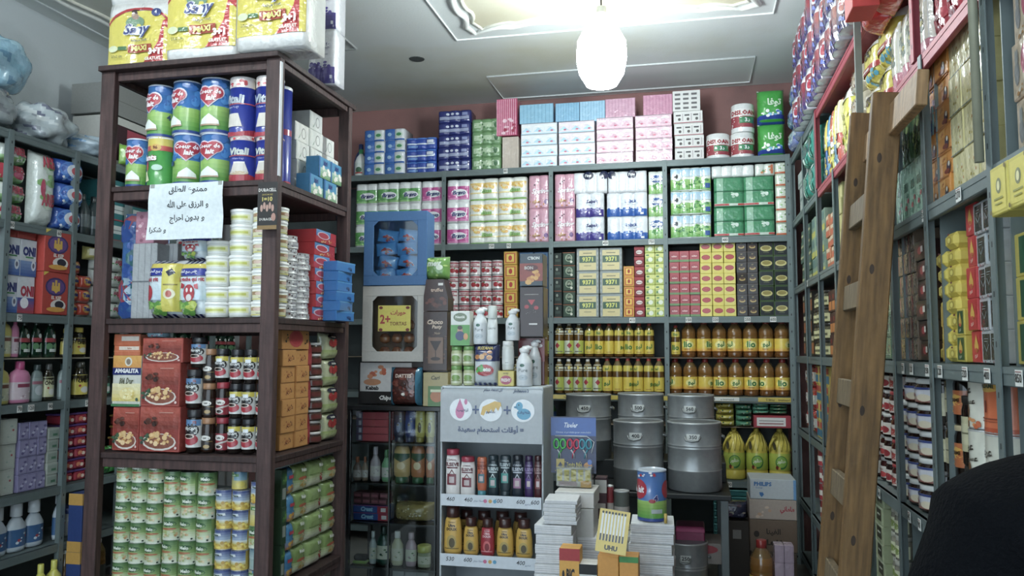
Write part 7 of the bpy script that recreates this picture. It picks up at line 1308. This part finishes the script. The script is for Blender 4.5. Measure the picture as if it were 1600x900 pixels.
one(ST, 'air_freshener', 'spray', pure, 804, 829, Z, 541, 'white spray bottle at the right front of stand top', d=.1, inset=.0, group='white air freshener sprays')
one(ST, 'air_freshener', 'spray', pure, 823, 843, Z, 530, 'white spray bottle half hidden behind another at stand edge', d=.1, inset=.12, group='white air freshener sprays')
one(ST, 'hair_removal_spray', 'spray', bottle([(.8, 0), (1, .05), (.96, .4), (.8, .58)], 'dfe4e2', 'd4dcd6', [(.15, .5, None, [('t', 'Lecre', 0, .6, .16, '7a8480', .8, .0, .2)])], 'gloss', (.8, .57, .86), .7), 759, 776, ST.uz(768, 539)[1] + .003, 467, 'slender white can with pointed cap between spray bottles', d=.06, inset=.04)
one(ST, 'coffee_carton', 'coffee', carton('2c1c1c', [('r', -.46, .46, .03, .97, '341f1e'), ('p', [(-.16, .74), (.16, .74), (.02, .64), (-.02, .64)], 'b8303c'), ('e', -.2, .6, .1, .04, 'a82c34'), ('e', .2, .58, .1, .04, 'a82c34'), ('r', -.3, .3, .84, .85, 'b0a8a0'), ('k', -.1, .5, .3, .04, ['b0a8a0'], 8, .006), ('r', -.1, .25, .24, .27, 'd0ccc8')], 'gloss'), 812, 849, ST.uz(830, 527)[1] + .003, 446, 'tall black coffee carton with red cup drawings', d=.14, inset=.1)
one(ST, 'coffee_carton', 'coffee', carton('5c1c20', [('r', -.5, .5, .5, 1, '7c2228'), ('e', .3, .84, .12, .04, 'd0c8c0')], 'gloss'), 810, 851, Z, 528, 'crimson carton behind the white sprays', d=.1, inset=.19)
one(ST, 'fruit_carton', 'box', carton('30404c', [('t', "C'BON", .1, .86, .1, 'd0d4d0', .7, .04), ('r', -.5, .5, .15, .7, '8e3424'), ('k', 0, .3, .3, .2, ['c8802c', 'd8a040'], 7, .1), ('e', .0, .56, .3, .1, '5a1c1c'), ('t', 'BON', -.1, .56, .1, 'c8c0b8', .5, .03)], 'gloss'), 812, 848, ST.uz(830, 446)[1] + .004, 393, 'black and orange fruit carton on top of coffee carton', d=.14, inset=.1)

# --- steel couscous drums on a table
TB = Plane_('B', 5.0)
tz = TB.uz(1040, 768)[1]
tbl = bpy.data.objects.new('steel_table', None); COL.objects.link(tbl); tbl.location = (-.28, 5.45, 0); tag(tbl, 'dark steel table carrying the grey metal drums', 'table')
MB().box(0, 0, tz - .04, .98, .92, .03, '202426', 'shelf', .004).build('tabletop', tbl)
for sx in (-1, 1):
    for sy in (-1, 1): MB().box(sx * .45, sy * .43, 0, .045, .04, tz - .04, '5c6668', 'shelf', .003).build('leg', tbl)
def drum(txt):
    def f(w, h, d):
        r = w / 2; c = '9a9fa0'; pr = [(r * .97, 0, c), (r, h * .01, c)]
        for z in (.3, .62, .66):
            pr += [(r, h * (z - .012), c), (r * 1.018, h * z, 'b4b8b8'), (r, h * (z + .012), c)]
        pr += [(r, h * .96, c), (r * 1.02, h * .975, 'b8bcbc'), (r * 1.02, h * .99, 'b8bcbc'), (r * .99, h, c), (r * .96, h * .985, '6a6e70')]
        b = MB().lathe(pr, 'metal', 40)
        q = MB(); S = cylS(r * 1.004); q.rect(S, -r * .28, r * .2, h * .75, h * .84, 'd0d4d0', .004, 'card', 6); q.text(S, txt, -r * .04, h * .795, h * .055, '22262a', .006, 'card', r * .4, .02)
        hn = MB().tube([(-r * .34, -r * 1.0 - .002, h * .8), (-r * .34, -r * 1.08 - .01, h * .79), (-r * .3, -r * 1.1 - .012, h * .75), (-r * .1, -r * 1.12 - .012, h * .735), (r * .14, -r * 1.1 - .012, h * .75), (r * .2, -r * 1.06 - .01, h * .79), (r * .2, -r * .98 - .004, h * .8)], .006, '84898a', 'metal', 8)
        s2 = MB().tube([(r * 1.0, -.05, h * .8), (r * 1.1, -.04, h * .78), (r * 1.12, 0, h * .76), (r * 1.1, .04, h * .78), (r, .05, h * .8)], .006, '84898a', 'metal', 8)
        return [(None, b), ('handle', hn), ('handle', s2), ('price_tag', q)]
    return f
Z = tz - .008
for (a, b, tp, t, lb) in ((953, 1037, 660, '400', 'front grey metal drum, the left of the two'), (1040, 1131, 662, '350', 'front grey metal drum tagged 350, right of two')):
    one(TB, 'metal_drum', 'drum', lambda w, h, d, t=t: drum(t)(w * .955, h, d), a, b, Z, tp, lb, d=TB.u(b, .9) - TB.u(a, .9), inset=.02, group='grey metal drums')
T2 = Plane_('B', 5.42)
for (a, b, tp, t, lb) in ((878, 953, 617, '450', 'rear grey metal drum next to the display stand'), (961, 1038, 616, '500', 'rear grey metal drum, the middle of three'), (1041, 1119, 618, '560', 'rear grey metal drum tagged 560')):
    one(T2, 'metal_drum', 'drum', lambda w, h, d, t=t: drum(t)(w * .955, h, d), a, b, T2.uz(1000, 720)[1] if a > 900 else T2.uz(900, 720)[1], tp, lb, d=.3, inset=.0, group='grey metal drums')
bx = MB().box(0, 0, 0, .96, .42, max(.02, T2.uz(1000, 720)[1] - tz + .004), '24282a', 'shelf', .004); tag(bx.build('steel_box', loc=(-.28, 5.68, tz - .008)), 'low dark steel box under the rear metal drums', 'box')
T3 = Plane_('B', 4.86)
one(T3, 'metal_drum', 'drum', drum('450'), 873, 951, tz - .03, 664, 'grey metal drum hidden behind the scissors card', d=.28, inset=.0, group='grey metal drums') if False else None
one(Plane_('B', 5.1), 'metal_drum', 'drum', drum('250'), 1040, 1107, .002, 851, 'small grey drum on the floor under the table', d=.26, inset=.0)
one(Plane_('B', 5.2), 'plastic_tray', 'tray', lambda w, h, d: [(None, MB().box(0, 0, 0, w, d, h, '8c2454', 'plastic', .006).box(0, -.003, h * .6, w * 1.01, d, h * .3, 'a83468', 'plastic', .004))], 1056, 1101, .41, .5, 'magenta plastic box under the table', d=.2)
one(Plane_('B', 5.2), 'carton_box', 'box', carton('8a827c', [('e', .05, .7, .36, .22, '98303c'), ('t', 'ali', .05, .7, .2, 'd8ccc8', .3, .04)]), 1066, 1128, .28, .405, 'grey carton with red oval logo under the table', d=.28)
one(Plane_('B', 5.2), 'carton_box', 'box', carton('5c4c40', [('r', -.5, .5, .48, .52, '4a3c32')]), 1062, 1130, .002, .275, 'plain brown carton below the red logo carton', d=.28, inset=.0) if False else None

# --- scissors card, glue sticks, white boxes, note books
SC = Plane_('B', 4.35)
zc0 = SC.uz(890, 736)[1]; zc1 = SC.uz(890, 648)[1]; scx = SC.u(896, 1.1); cw2 = SC.u(931, 1.1) - SC.u(861, 1.1); chh2 = zc1 - zc0
sc = bpy.data.objects.new('scissors_display', None); COL.objects.link(sc); sc.location = (scx, 4.35, zc0 - .01); sc.rotation_euler.z = rad(3); tag(sc, 'blue card of small scissors with green, red and teal handles', 'scissors')
cardm = MB().box(0, 0, 0, cw2, .006, chh2, '23305c', 'gloss')
S = flatS(.006)
cardm.art(S, cw2, chh2, [('r', -.5, .5, .66, .98, '2c5cac'), ('t', 'Tiseler', -.05, .85, .09, 'dfe8f4', .3, .02, .3), ('t', 'Ciseaux et produits pour votre bébé', 0, .72, .04, 'b8cce4', .9, .01), ('r', -.38, -.2, .05, .25, 'b8a02c'), ('p', [(-.35, .12), (-.29, .2), (-.23, .12)], '23305c'), ('t', 'Tendre Bébé', .02, .16, .06, 'c8b84c', .34, .02), ('e', .32, .12, .1, .08, 'c88a3c'), ('e', .36, .2, .05, .05, '4a6ab0')] + [('e', -.4 + k * .11, .04 + (k % 3) * .08, .008, .008, 'd8c84c') for k in range(8)], 'gloss')
cardm.build('card', sc)
for q, (c, x) in enumerate((('3cb44c', -.3), ('c83454', .0), ('3c98ac', .27))):
    s = MB()
    for sg in (-1, 1):
        ring = [(x * cw2 + sg * .018 + .014 * cos(t), -.016, chh2 * .52 + .024 * sin(t)) for t in [2 * pi * k / 14 for k in range(14)]]
        s.tube(ring, .0055, c, 'plastic', 8, True)
        s.tube([(x * cw2 + sg * .012, -.014, chh2 * .42), (x * cw2 - sg * .003, -.013, chh2 * .34), (x * cw2 - sg * .006, -.012, chh2 * .26)], [.005, .004, .002], c if sg > 0 else 'b4b8bc', 'plastic', 6)
    s.build('scissors', sc)
MB().tube([(-cw2 * .4, -.012, chh2 * .66), (cw2 * .3, -.014, chh2 * .66), (cw2 * .46, -.012, chh2 * .56), (cw2 * .4, -.012, chh2 * .36)], .003, 'c8ccd4', 'plastic', 6).build('white_tie', sc)
WHB = Plane_('B', 4.1)
zw0 = WHB.uz(895, 796)[1]; zw1 = WHB.uz(895, 771)[1]
one(Plane_('B', 4.25), 'glue_display', 'glue', lambda w, h, d: [(None, MB().box(0, 0, 0, w, d, h, 'b8bcae', 'clear', .003).art(flatS(d), w, h, [('r', -.5 + k * .2 + .03, -.5 + k * .2 + .17, .3, .9, 'c8bc3c') for k in range(5)] + [('t', 'glue', -.38 + k * .2, .6, .08, '4a5a8c', .14) for k in range(4)] + [('r', -.42, .1, .05, .28, 'b0a0a0'), ('r', .2, .5, .0, .34, 'c8982c')], 'clear'))], 869, 924, zw1 + .006, 731, 'clear box of yellow glue sticks above the white carton', d=.1, inset=.0)
one(WHB, 'white_box', 'box', carton('cfcdc8', [('r', -.5, .5, .9, .93, 'a8a6a0')]), 867, 928, zw0 - .0, 771, 'plain white carton under the glue sticks', d=.24)
bigw = Plane_('B', 4.12)
one(Plane_('B', 4.3), 'white_box', 'box', carton('b4b4ac', [('r', -.5, .5, .93, .95, '94948c')]), 880, 1000, .15, .625, 'large plain white carton behind the note book piles', d=.3)
one(WHB, 'white_box', 'box', carton('b8b8b4', []), 868, 928, .152, zw0 - .003, 'white carton block below the plain white carton', d=.2, inset=.03)
for i, (a, b, bt, tp, c, lb) in enumerate(((930, 948, 793, 748, '6a2c34', 'small maroon and white box beside glue sticks'), (946, 958, 790, 762, '8e2c34', 'narrow red can behind the maroon box'), (958, 983, 790, 770, '5a625c', 'flat grey green tin beside the red cheese tube'))):
    zz = WHB.uz((a + b) / 2, bt)[1]
    if i == 0: one(Plane_('B', 4.42), 'small_box', 'box', carton('4c2c34', [('r', -.5, .5, .1 + k * .25, .2 + k * .25, 'b8b0a8') for k in range(4)] if 0 else [('r', -.4, .4, .1, .2, 'b8b0a8'), ('r', -.4, .4, .4, .5, 'b8b0a8'), ('r', -.5, .5, .7, .95, 'c8c4bc')]), a, b, .627, tp, lb, d=.08)
    else: one(Plane_('B', 4.42), 'small_can', 'can', can(c, [('r', -.5, .5, .3, .6, 'b8b0a8')], n=18), a, b, .627, tp, lb, d=.08)
# exercise books
def pile(P, x0, x1, z0, z1, n, look, place, grp, d=.22, seed=0, c=('c8cace', 'd4d4d4', 'bcc0c8')):
    rnd = random.Random(seed); u0, u1 = P.u(x0, z0 + .1), P.u(x1, z0 + .1); h = (z1 - z0) / n
    K = None
    bb = MB().box(0, 0, 0, u1 - u0, d, h * .96, 'd8dadc', 'matte', .002)
    for k in range(4): bb.rect(flatS(d), -(u1 - u0) * .49, (u1 - u0) * .49, h * (.1 + k * .2), h * (.14 + k * .2), rnd.choice(['9aa0ac', 'b0b4bc', 'a8a4a8']), .0005, 'matte')
    for sg in (-1, 1):
        for k in range(4): bb.rect(sideS(u1 - u0, sg), -d * .49, d * .49, h * (.1 + k * .2), h * (.14 + k * .2), 'a8acb4', .0005, 'matte')
    K = Kind('exercise_book', [(None, bb)])
    for i in range(n):
        pos = 'bottom of the pile' if i == 0 else 'top of the pile' if i == n - 1 else f'{ORD[i]} from the bottom'
        K.put(P.P((u0 + u1) / 2 + rnd.uniform(-.004, .004), d / 2 + .02, z0 + i * h + .001), rad(rnd.uniform(-3, 3)), f'{look}, {pos}, {place}', 'book', grp)
NB = Plane_('B', 3.95)
pile(NB, 834, 893, .08, NB.uz(865, 822)[1], 14, 'white exercise book bundle', 'wide pile by stand', 'bundles in the wide left pile', seed=1)
pile(NB, 848, 899, NB.uz(865, 822)[1] + .003, NB.uz(872, 783)[1], 6, 'white exercise book bundle', 'small pile on the wide one', 'bundles in the small upper pile', d=.18, seed=2)
pile(Plane_('B', 4.0), 985, 1054, .08, Plane_('B', 4.0).uz(1020, 820)[1], 14, 'white exercise book bundle', 'pile under red cheese tube', 'bundles under the cheese tube', seed=3)
pile(Plane_('B', 4.1), 902, 950, .08, Plane_('B', 4.1).uz(925, 842)[1], 10, 'white exercise book bundle', 'pile behind the pens', 'bundles behind the pens', seed=4)
zz = Plane_('B', 4.0).uz(1020, 820)[1] + .003
one(Plane_('B', 4.0), 'cheese_tube', 'tin', lambda w, h, d: tube_tin('3c6cac', [('g', -.5, .5, .06, .4, '4c9a34', '9cc454'), ('r', -.5, .5, .0, .06, '2f4a94'), ('e', -.34, .62, .24, .2, 'b8283c'), ('t', 'de lait', -.34, .62, .14, 'f0e8ec', .36, .04, .2), ('e', .42, .62, .16, .18, 'b8283c'), ('t', '4', .1, .46, .13, 'dfe0e8', .2, .08), ('t', '4', .1, .46, .12, '2f3474', .2, .03), ('e', .02, .4, .08, .04, 'a82c3c'), ('r', .0, .26, .16, .24, 'a8b4b8'), ('k', -.2, .92, .3, .05, ['b82c3c', 'e8e4e8'], 8, .03)], '3a64a8', 'b4c0d0')(w * .96, h, d), 993, 1042, zz, 738, 'red heart cheese tube standing alone on exercise books', d=.16, inset=.04)
one(Plane_('B', 4.0), 'glue_stick', 'glue', lambda w, h, d: [(None, MB().lathe([(.008, 0, 'c8a83c'), (.008, h, 'c8a83c'), (.005, h * 1.0, 'c8a83c')], 'plastic', 10))], 1036, 1044, zz, 805, 'small yellow glue stick beside the lone cheese tube', d=.02, inset=.02)
PB = Plane_('B', 3.7)
bic = lambda c, c2: carton(c, [('r', -.5, .5, .86, 1, c2), ('t', 'BIC', .05, .7, .14, '2a2a2c', .4, .05), ('e', -.3, .7, .06, .05, '2a2a2c'), ('t', 'BIC', .05, .25, .12, '2a2a2c', .4, .05)], 'card')
one(PB, 'pen_box', 'pens', bic('d89c24', 'a82c30'), 874, 906, .3, 861, 'yellow pen box with red top in front of books', d=.1)
one(PB, 'pen_box', 'pens', bic('d4d4d0', '1c1e20'), 905, 933, .3, 886, 'white pen box with black pens standing in it', d=.1)
for k in range(7):
    Kp = Kp if k else Kind('ballpoint_pen', [(None, MB().lathe([(.0035, 0, '1c1e20'), (.0035, .1, '1c1e20'), (.005, .102, '101214'), (.005, .15, '101214'), (.002, .155, '101214')], 'plastic', 8))])
    Kp.put(PB.P(PB.u(908 + k * 3.6, .4), .05 + (k % 2) * .03, .34), 0, 'black ballpoint pen sticking out of the white pen box', 'pen', 'black pens in the white box', rx=rad(random.uniform(-9, 9)), ry=rad(random.uniform(-14, 14)))
one(PB, 'pen_box', 'pens', carton('cf8e24', [('t', 'BIC', -.15, .55, .12, '3a3a3c', .26, .04), ('t', 'cristal', .2, .55, .08, 'd8dcd8', .3, .02), ('r', -.5, .5, .0, .05, 'a86c18')]), 934, 967, .3, 873, 'orange pen box under the yellow card', d=.1)
one(PB, 'pen_box', 'pens', carton('cf8e24', [('t', 'BIC', -.15, .55, .12, '3a3a3c', .26, .04), ('e', .2, .55, .12, .08, 'd8dcd8'), ('r', -.5, .5, .93, 1, '3c8a44')]), 968, 998, .3, 874, 'orange pen box with green rim, right one', d=.1)
eb = MB().box(0, 0, .0, 1.2, .5, .295, '7a7c7c', 'matte', .004); tag(eb.build('low_table', loc=(PB.u(936, .3) + .02, 3.92, 0)), 'low grey bench holding pen boxes at the bottom edge', 'table') if False else None
one(PB, 'carton_box', 'box', carton('6a5c4c', [('r', -.5, .5, .48, .52, '5a4c3e')]), 872, 1000, .002, .297, 'brown carton carrying the pen boxes', d=.13, inset=0.0)
fl = MB().box(0, 0, 0, .14, .004, .19, 'd0b42c', 'gloss'); S = flatS(.004)
for k in range(8): fl.rect(S, -.058 + k * .0146, -.049 + k * .0146, .05, .178, 'd8d8d0', .0008, 'gloss').rect(S, -.057 + k * .0146, -.050 + k * .0146, .05, .08, '2a2a2a', .0012, 'gloss').ell(S, -.0535 + k * .0146, .175, .005, .006, '1c1e20', .0016, 'gloss')
fl.text(S, 'UHU', 0, .022, .022, '1c1c1c', .001, 'gloss', .08, .05)
tag(fl.build('glue_card', loc=(PB.u(953, .55), 3.72, PB.uz(950, 866)[1]), rz=rad(-6)), 'yellow card of silver tubes above the orange pen boxes', 'glue').rotation_euler = (rad(-12), rad(6), rad(-4))
one(Plane_('B', 4.2), 'soap_dispenser', 'bottle', bottle([(.8, 0), (1, .05), (1, .7), (.5, .85)], '3c9cc0', '3c9cc0', [], 'plastic', (.4, .84, 1)), 846, 860, zt_s - .2, 655, 'turquoise bottle top between stand and scissors card', d=.06, inset=.1) if False else None

# --- cartons in the back right corner
PC = Plane_('B', 5.75)
def on(P, x0, x1, b, t, fn, nm, lb, d=.3, z0=None): return one(P, nm, 'box', fn, x0, x1, P.uz((x0 + x1) / 2, b)[1] + .002 if z0 is None else z0, t, lb, d=d)
on(PC, 1174, 1246, 900, 866, carton('4a3c30', []), 'carton_box', 'dark brown carton at the bottom of corner pile', z0=.002)
zb = PC.uz(1210, 866)[1] + .003
on(PC, 1172, 1246, 866, 815, carton('6a5644', [('t', 'الفينا', .0, .62, .22, '2a2018', .4, .03), ('t', 'Ledda', .05, .3, .18, '2a2018', .5, .04), ('e', -.36, .55, .06, .1, '2a2018')]), 'carton_box', 'brown carton printed Ledda in the corner pile', z0=zb)
zb = PC.uz(1210, 815)[1] + .003
on(PC, 1171, 1245, 815, 783, carton('a8988c', [('t', 'ماماني', .3, .5, .4, 'a82c3c', .3, .04), ('k', -.25, .4, .2, .3, ['b89478', 'c8b09c'], 6, .1)]), 'carton_box', 'pale carton with red script below the white blue carton', z0=zb)
zb = PC.uz(1210, 783)[1] + .003
on(PC, 1172, 1244, 783, 751, carton('b4bcc0', [('t', 'PHILIPS', -.22, .76, .22, '2c6ca8', .4, .05), ('t', 'Ecology', -.3, .56, .1, '4a7ab0', .2), ('p', [(-.3, .34), (-.22, .34), (-.2, .22), (-.25, .1), (-.29, .2)], '2c6ca8'), ('r', .44, .5, 0, 1, '5c94c4')]), 'carton_box', 'white light bulb carton with blue lettering', z0=zb)
PD = Plane_('B', 5.9)
on(PD, 1128, 1172, 900, 816, carton('43382e', [('r', -.1, .2, .7, .85, '9a948c')]), 'carton_box', 'dark carton with small white sticker left of corner pile', z0=.002)
one(PD, 'snack_bag', 'bag', pouch('3c4060', [('k', 0, .5, .4, .4, ['7a7c94', 'b8b0a0', '5a3c5c'], 14, .12)], seed=120), 1120, 1170, PD.uz(1150, 816)[1] + .003, 787, 'purple and grey crumpled bag on the dark carton', d=.2, inset=.05)
PO = Plane_('B', 5.2)
one(PO, 'oil_jug', 'cooking oil', lio5(('lio', .9)), 1173, 1212, .002, 851, 'lone red capped oil bottle on the floor before cartons', d=.18)
G(PO, 'napkin_stack', 'napkins', carton('a08c9c', [('r', -.5 + k / 6, -.48 + k / 6, 0, 1, '7c6a7c') for k in range(6)], 'film'), 1211, 1242, .002, 855, 2, 4, 'mauve striped napkin pack', 'floor beside lone oil bottle', 'mauve napkin packs on the floor', d=.1)
one(Plane_('B', 5.1), 'carton_box', 'box', carton('86684a', []), 1015, 1060, .002, .12, 'low brown carton under the table beside note books', d=.2) if False else None
# ================================================================ the customer at the right edge
def person(loc, rz):
    J = {'pelvis': (0, 0, .96), 'belly': (0, -.01, 1.12), 'chest': (0, -.02, 1.3), 'upper': (0, -.01, 1.42), 'neck': (0, .015, 1.53), 'neck2': (0, .03, 1.60)}
    R = {'pelvis': (.175, .125), 'belly': (.17, .125), 'chest': (.19, .135), 'upper': (.14, .11), 'neck': (.07, .07), 'neck2': (.055, .06)}
    E = [('pelvis', 'belly'), ('belly', 'chest'), ('chest', 'upper'), ('upper', 'neck'), ('neck', 'neck2')]
    for s, sg in (('l', -1), ('r', 1)):
        J.update({f'sh{s}': (sg * .175, 0, 1.405), f'el{s}': (sg * (.265 if sg < 0 else .21), .03, 1.15), f'wr{s}': (sg * .24, .2, .98), f'hip{s}': (sg * .095, 0, .9), f'kn{s}': (sg * .11, .03, .5), f'an{s}': (sg * .12, 0, .09), f'toe{s}': (sg * .13, .17, .04)})
        R.update({f'sh{s}': (.07, .07), f'el{s}': (.052, .052), f'wr{s}': (.036, .036), f'hip{s}': (.1, .1), f'kn{s}': (.065, .07), f'an{s}': (.042, .05), f'toe{s}': (.045, .03)})
        E += [('upper', f'sh{s}'), (f'sh{s}', f'el{s}'), (f'el{s}', f'wr{s}'), ('pelvis', f'hip{s}'), (f'hip{s}', f'kn{s}'), (f'kn{s}', f'an{s}'), (f'an{s}', f'toe{s}')]
    def skin(name, J, R, E, root, col, m, sub=2):
        ks = list(J); me = bpy.data.meshes.new(name); me.from_pydata([J[k] for k in ks], [(ks.index(a), ks.index(b)) for a, b in E], [])
        o = bpy.data.objects.new(name, me); COL.objects.link(o)
        md = o.modifiers.new('skin', 'SKIN'); md.use_smooth_shade = True
        for i, k in enumerate(ks):
            me.skin_vertices[0].data[i].radius = R[k]; me.skin_vertices[0].data[i].use_root = (k == root)
        o.modifiers.new('sub', 'SUBSURF').levels = sub; o.modifiers['sub'].render_levels = sub
        dg = bpy.context.evaluated_depsgraph_get(); mm = bpy.data.meshes.new_from_object(o.evaluated_get(dg)); bpy.data.objects.remove(o)
        b = MB().add([v.co for v in mm.vertices], [tuple(p.vertices) for p in mm.polygons], col, m, True)
        return b
    me_body = skin('body', J, R, E, 'pelvis', 'a87c62', 'skin')
    # paint cloth onto the body: trousers and shoes, hands stay skin
    for i, f in enumerate(me_body.F):
        z = sum(me_body.V[k][2] for k in f) / len(f); x = abs(sum(me_body.V[k][0] for k in f) / len(f))
        if z < .1 and x < .2: me_body.C[i] = lin('1a1a1c'); me_body.M[i] = 'matte'
        elif z < .98 and x < .21: me_body.C[i] = lin('22262e'); me_body.M[i] = 'cloth'
    # hands with five separate fingers
    for sg in (-1, 1):
        w_ = Vector((sg * .24, .2, .98)); fw = Vector((-sg * .05, .75, -.66)).normalized(); sd = Vector((-sg, 0, 0)); sd = (sd - fw * sd.dot(fw)).normalized(); dn = fw.cross(sd).normalized()
        hj = {'w': w_, 'p': w_ + fw * .05, 'q': w_ + fw * .085}; hr = {'w': (.026, .02), 'p': (.036, .016), 'q': (.036, .013)}
        me_body.tube([w_ - fw * .02, w_ + fw * .03, w_ + fw * .07, w_ + fw * .095], [.03, .034, .036, .026], 'a87c62', 'skin', 12)
        for k, (off, L) in enumerate(((-.028, .062), (-.01, .074), (.009, .07), (.027, .055))):
            b0 = w_ + fw * .085 + sd * off; dz = Vector((0, 0, -1))
            me_body.tube([b0 - fw * .01, b0 + fw * L * .45, b0 + fw * L * .75 + dz * L * .15, b0 + fw * L * .9 + dz * L * .4], [.0095, .009, .008, .006], 'a87c62', 'skin', 8)
        t0 = w_ + fw * .035 - sd * -.034
        me_body.tube([t0 - sd * .01, t0 + sd * .02 + fw * .02, t0 + sd * .028 + fw * .05], [.012, .010, .0075], 'a87c62', 'skin', 8)
    # head with face
    h0 = Vector((0, .045, 1.715)); vs = []; fs = []; nu, nv = 28, 20
    for j in range(nv + 1):
        t = pi * j / nv
        for i in range(nu):
            a = 2 * pi * i / nu; x = sin(t) * cos(a); y = sin(t) * sin(a); z = -cos(t)
            jaw = 1 - .22 * max(0, -z) ** 1.5
            v = Vector((x * .078 * jaw, y * .098 * (jaw if y > 0 else 1), z * .118))
            if y > .8 and abs(x) < .3: v.y += .018 * math.exp(-((z + .12) / .16) ** 2) * math.exp(-(x / .14) ** 2)      # nose
            if y > .5: v.y -= .008 * math.exp(-((z - .08) / .1) ** 2) * math.exp(-((abs(x) - .36) / .16) ** 2)           # eye sockets
            if y > .7: v.y += .006 * math.exp(-((z + .42) / .08) ** 2) * math.exp(-(x / .25) ** 2)                       # lips
            vs.append(h0 + v)
    for j in range(nv):
        for i in range(nu): fs.append([j * nu + i, j * nu + (i + 1) % nu, (j + 1) * nu + (i + 1) % nu, (j + 1) * nu + i])
    me_body.add(vs, fs, 'a87c62', 'skin', True)
    for sg in (-1, 1):
        me_body.tube([h0 + Vector((sg * .076, -.01, -.025)), h0 + Vector((sg * .086, -.018, 0)), h0 + Vector((sg * .088, -.016, .025)), h0 + Vector((sg * .078, -.004, .034))], [.008, .01, .011, .006], 'a07258', 'skin', 8)
        e = h0 + Vector((sg * .031, .083, .01)); me_body.add([e + Vector((.012 * cos(q), .003, .006 * sin(q))) for q in [k * pi / 5 for k in range(10)]], [list(range(10))], 'e4e0dc', 'skin')
        me_body.add([e + Vector((.0055 * cos(q), .0045, .0055 * sin(q))) for q in [k * pi / 5 for k in range(10)]], [list(range(10))], '2c1c14', 'skin')
    me_body.tube([h0 + Vector((-.022, .088, -.052)), h0 + Vector((0, .098, -.049)), h0 + Vector((.022, .088, -.052))], [.003, .005, .003], '8e4c44', 'skin', 6)
    body = me_body.build('person', loc=loc, rz=rz)
    hair = MB(); vs = []; fs = []
    for j in range(11):
        t = pi / 2 * 1.25 * j / 10
        for i in range(nu):
            a = 2 * pi * i / nu; y = sin(t) * sin(a)
            lim = .62 if y > .35 else 1.0
            tt = t * lim
            vs.append(h0 + Vector((sin(tt) * cos(a) * .086, sin(tt) * sin(a) * .107 - .004, cos(tt) * .128)))
    for j in range(10):
        for i in range(nu): fs.append([j * nu + i, j * nu + (i + 1) % nu, (j + 1) * nu + (i + 1) % nu, (j + 1) * nu + i])
    hair.add(vs, fs, '15110f', 'cloth', True).build('hair', body)
    # dark sweater: the trunk and the arms, a little wider than the body
    J2 = {k: J[k] for k in ('pelvis', 'belly', 'chest', 'upper', 'neck')}; R2 = {k: (R[k][0] + .022, R[k][1] + .026) for k in J2}; R2['neck'] = (.105, .095)
    E2 = [e for e in E if e[0] in J2 and e[1] in J2]
    for s, sg in (('l', -1), ('r', 1)):
        for k in (f'sh{s}', f'el{s}', f'wr{s}'): J2[k] = J[k]; R2[k] = (R[k][0] + .02, R[k][1] + .02)
        J2[f'wr{s}'] = tuple(Vector(J[f'wr{s}']) - Vector((0, .02, -.02))); E2 += [('upper', f'sh{s}'), (f'sh{s}', f'el{s}'), (f'el{s}', f'wr{s}')]
    sw_ = skin('sweater', J2, R2, E2, 'pelvis', '06080c', 'cloth', 2).build('sweater', body)
    return body
pp = person((.477, .976, -.01), rad(16))
tag(pp, 'person in a dark navy sweater standing at the right edge, seen from behind', 'person')
dupes = {k: v for k, v in LABELS.items() if len(v) > 1}
print('DUPLABELS', len(dupes), list(dupes.items())[:12])
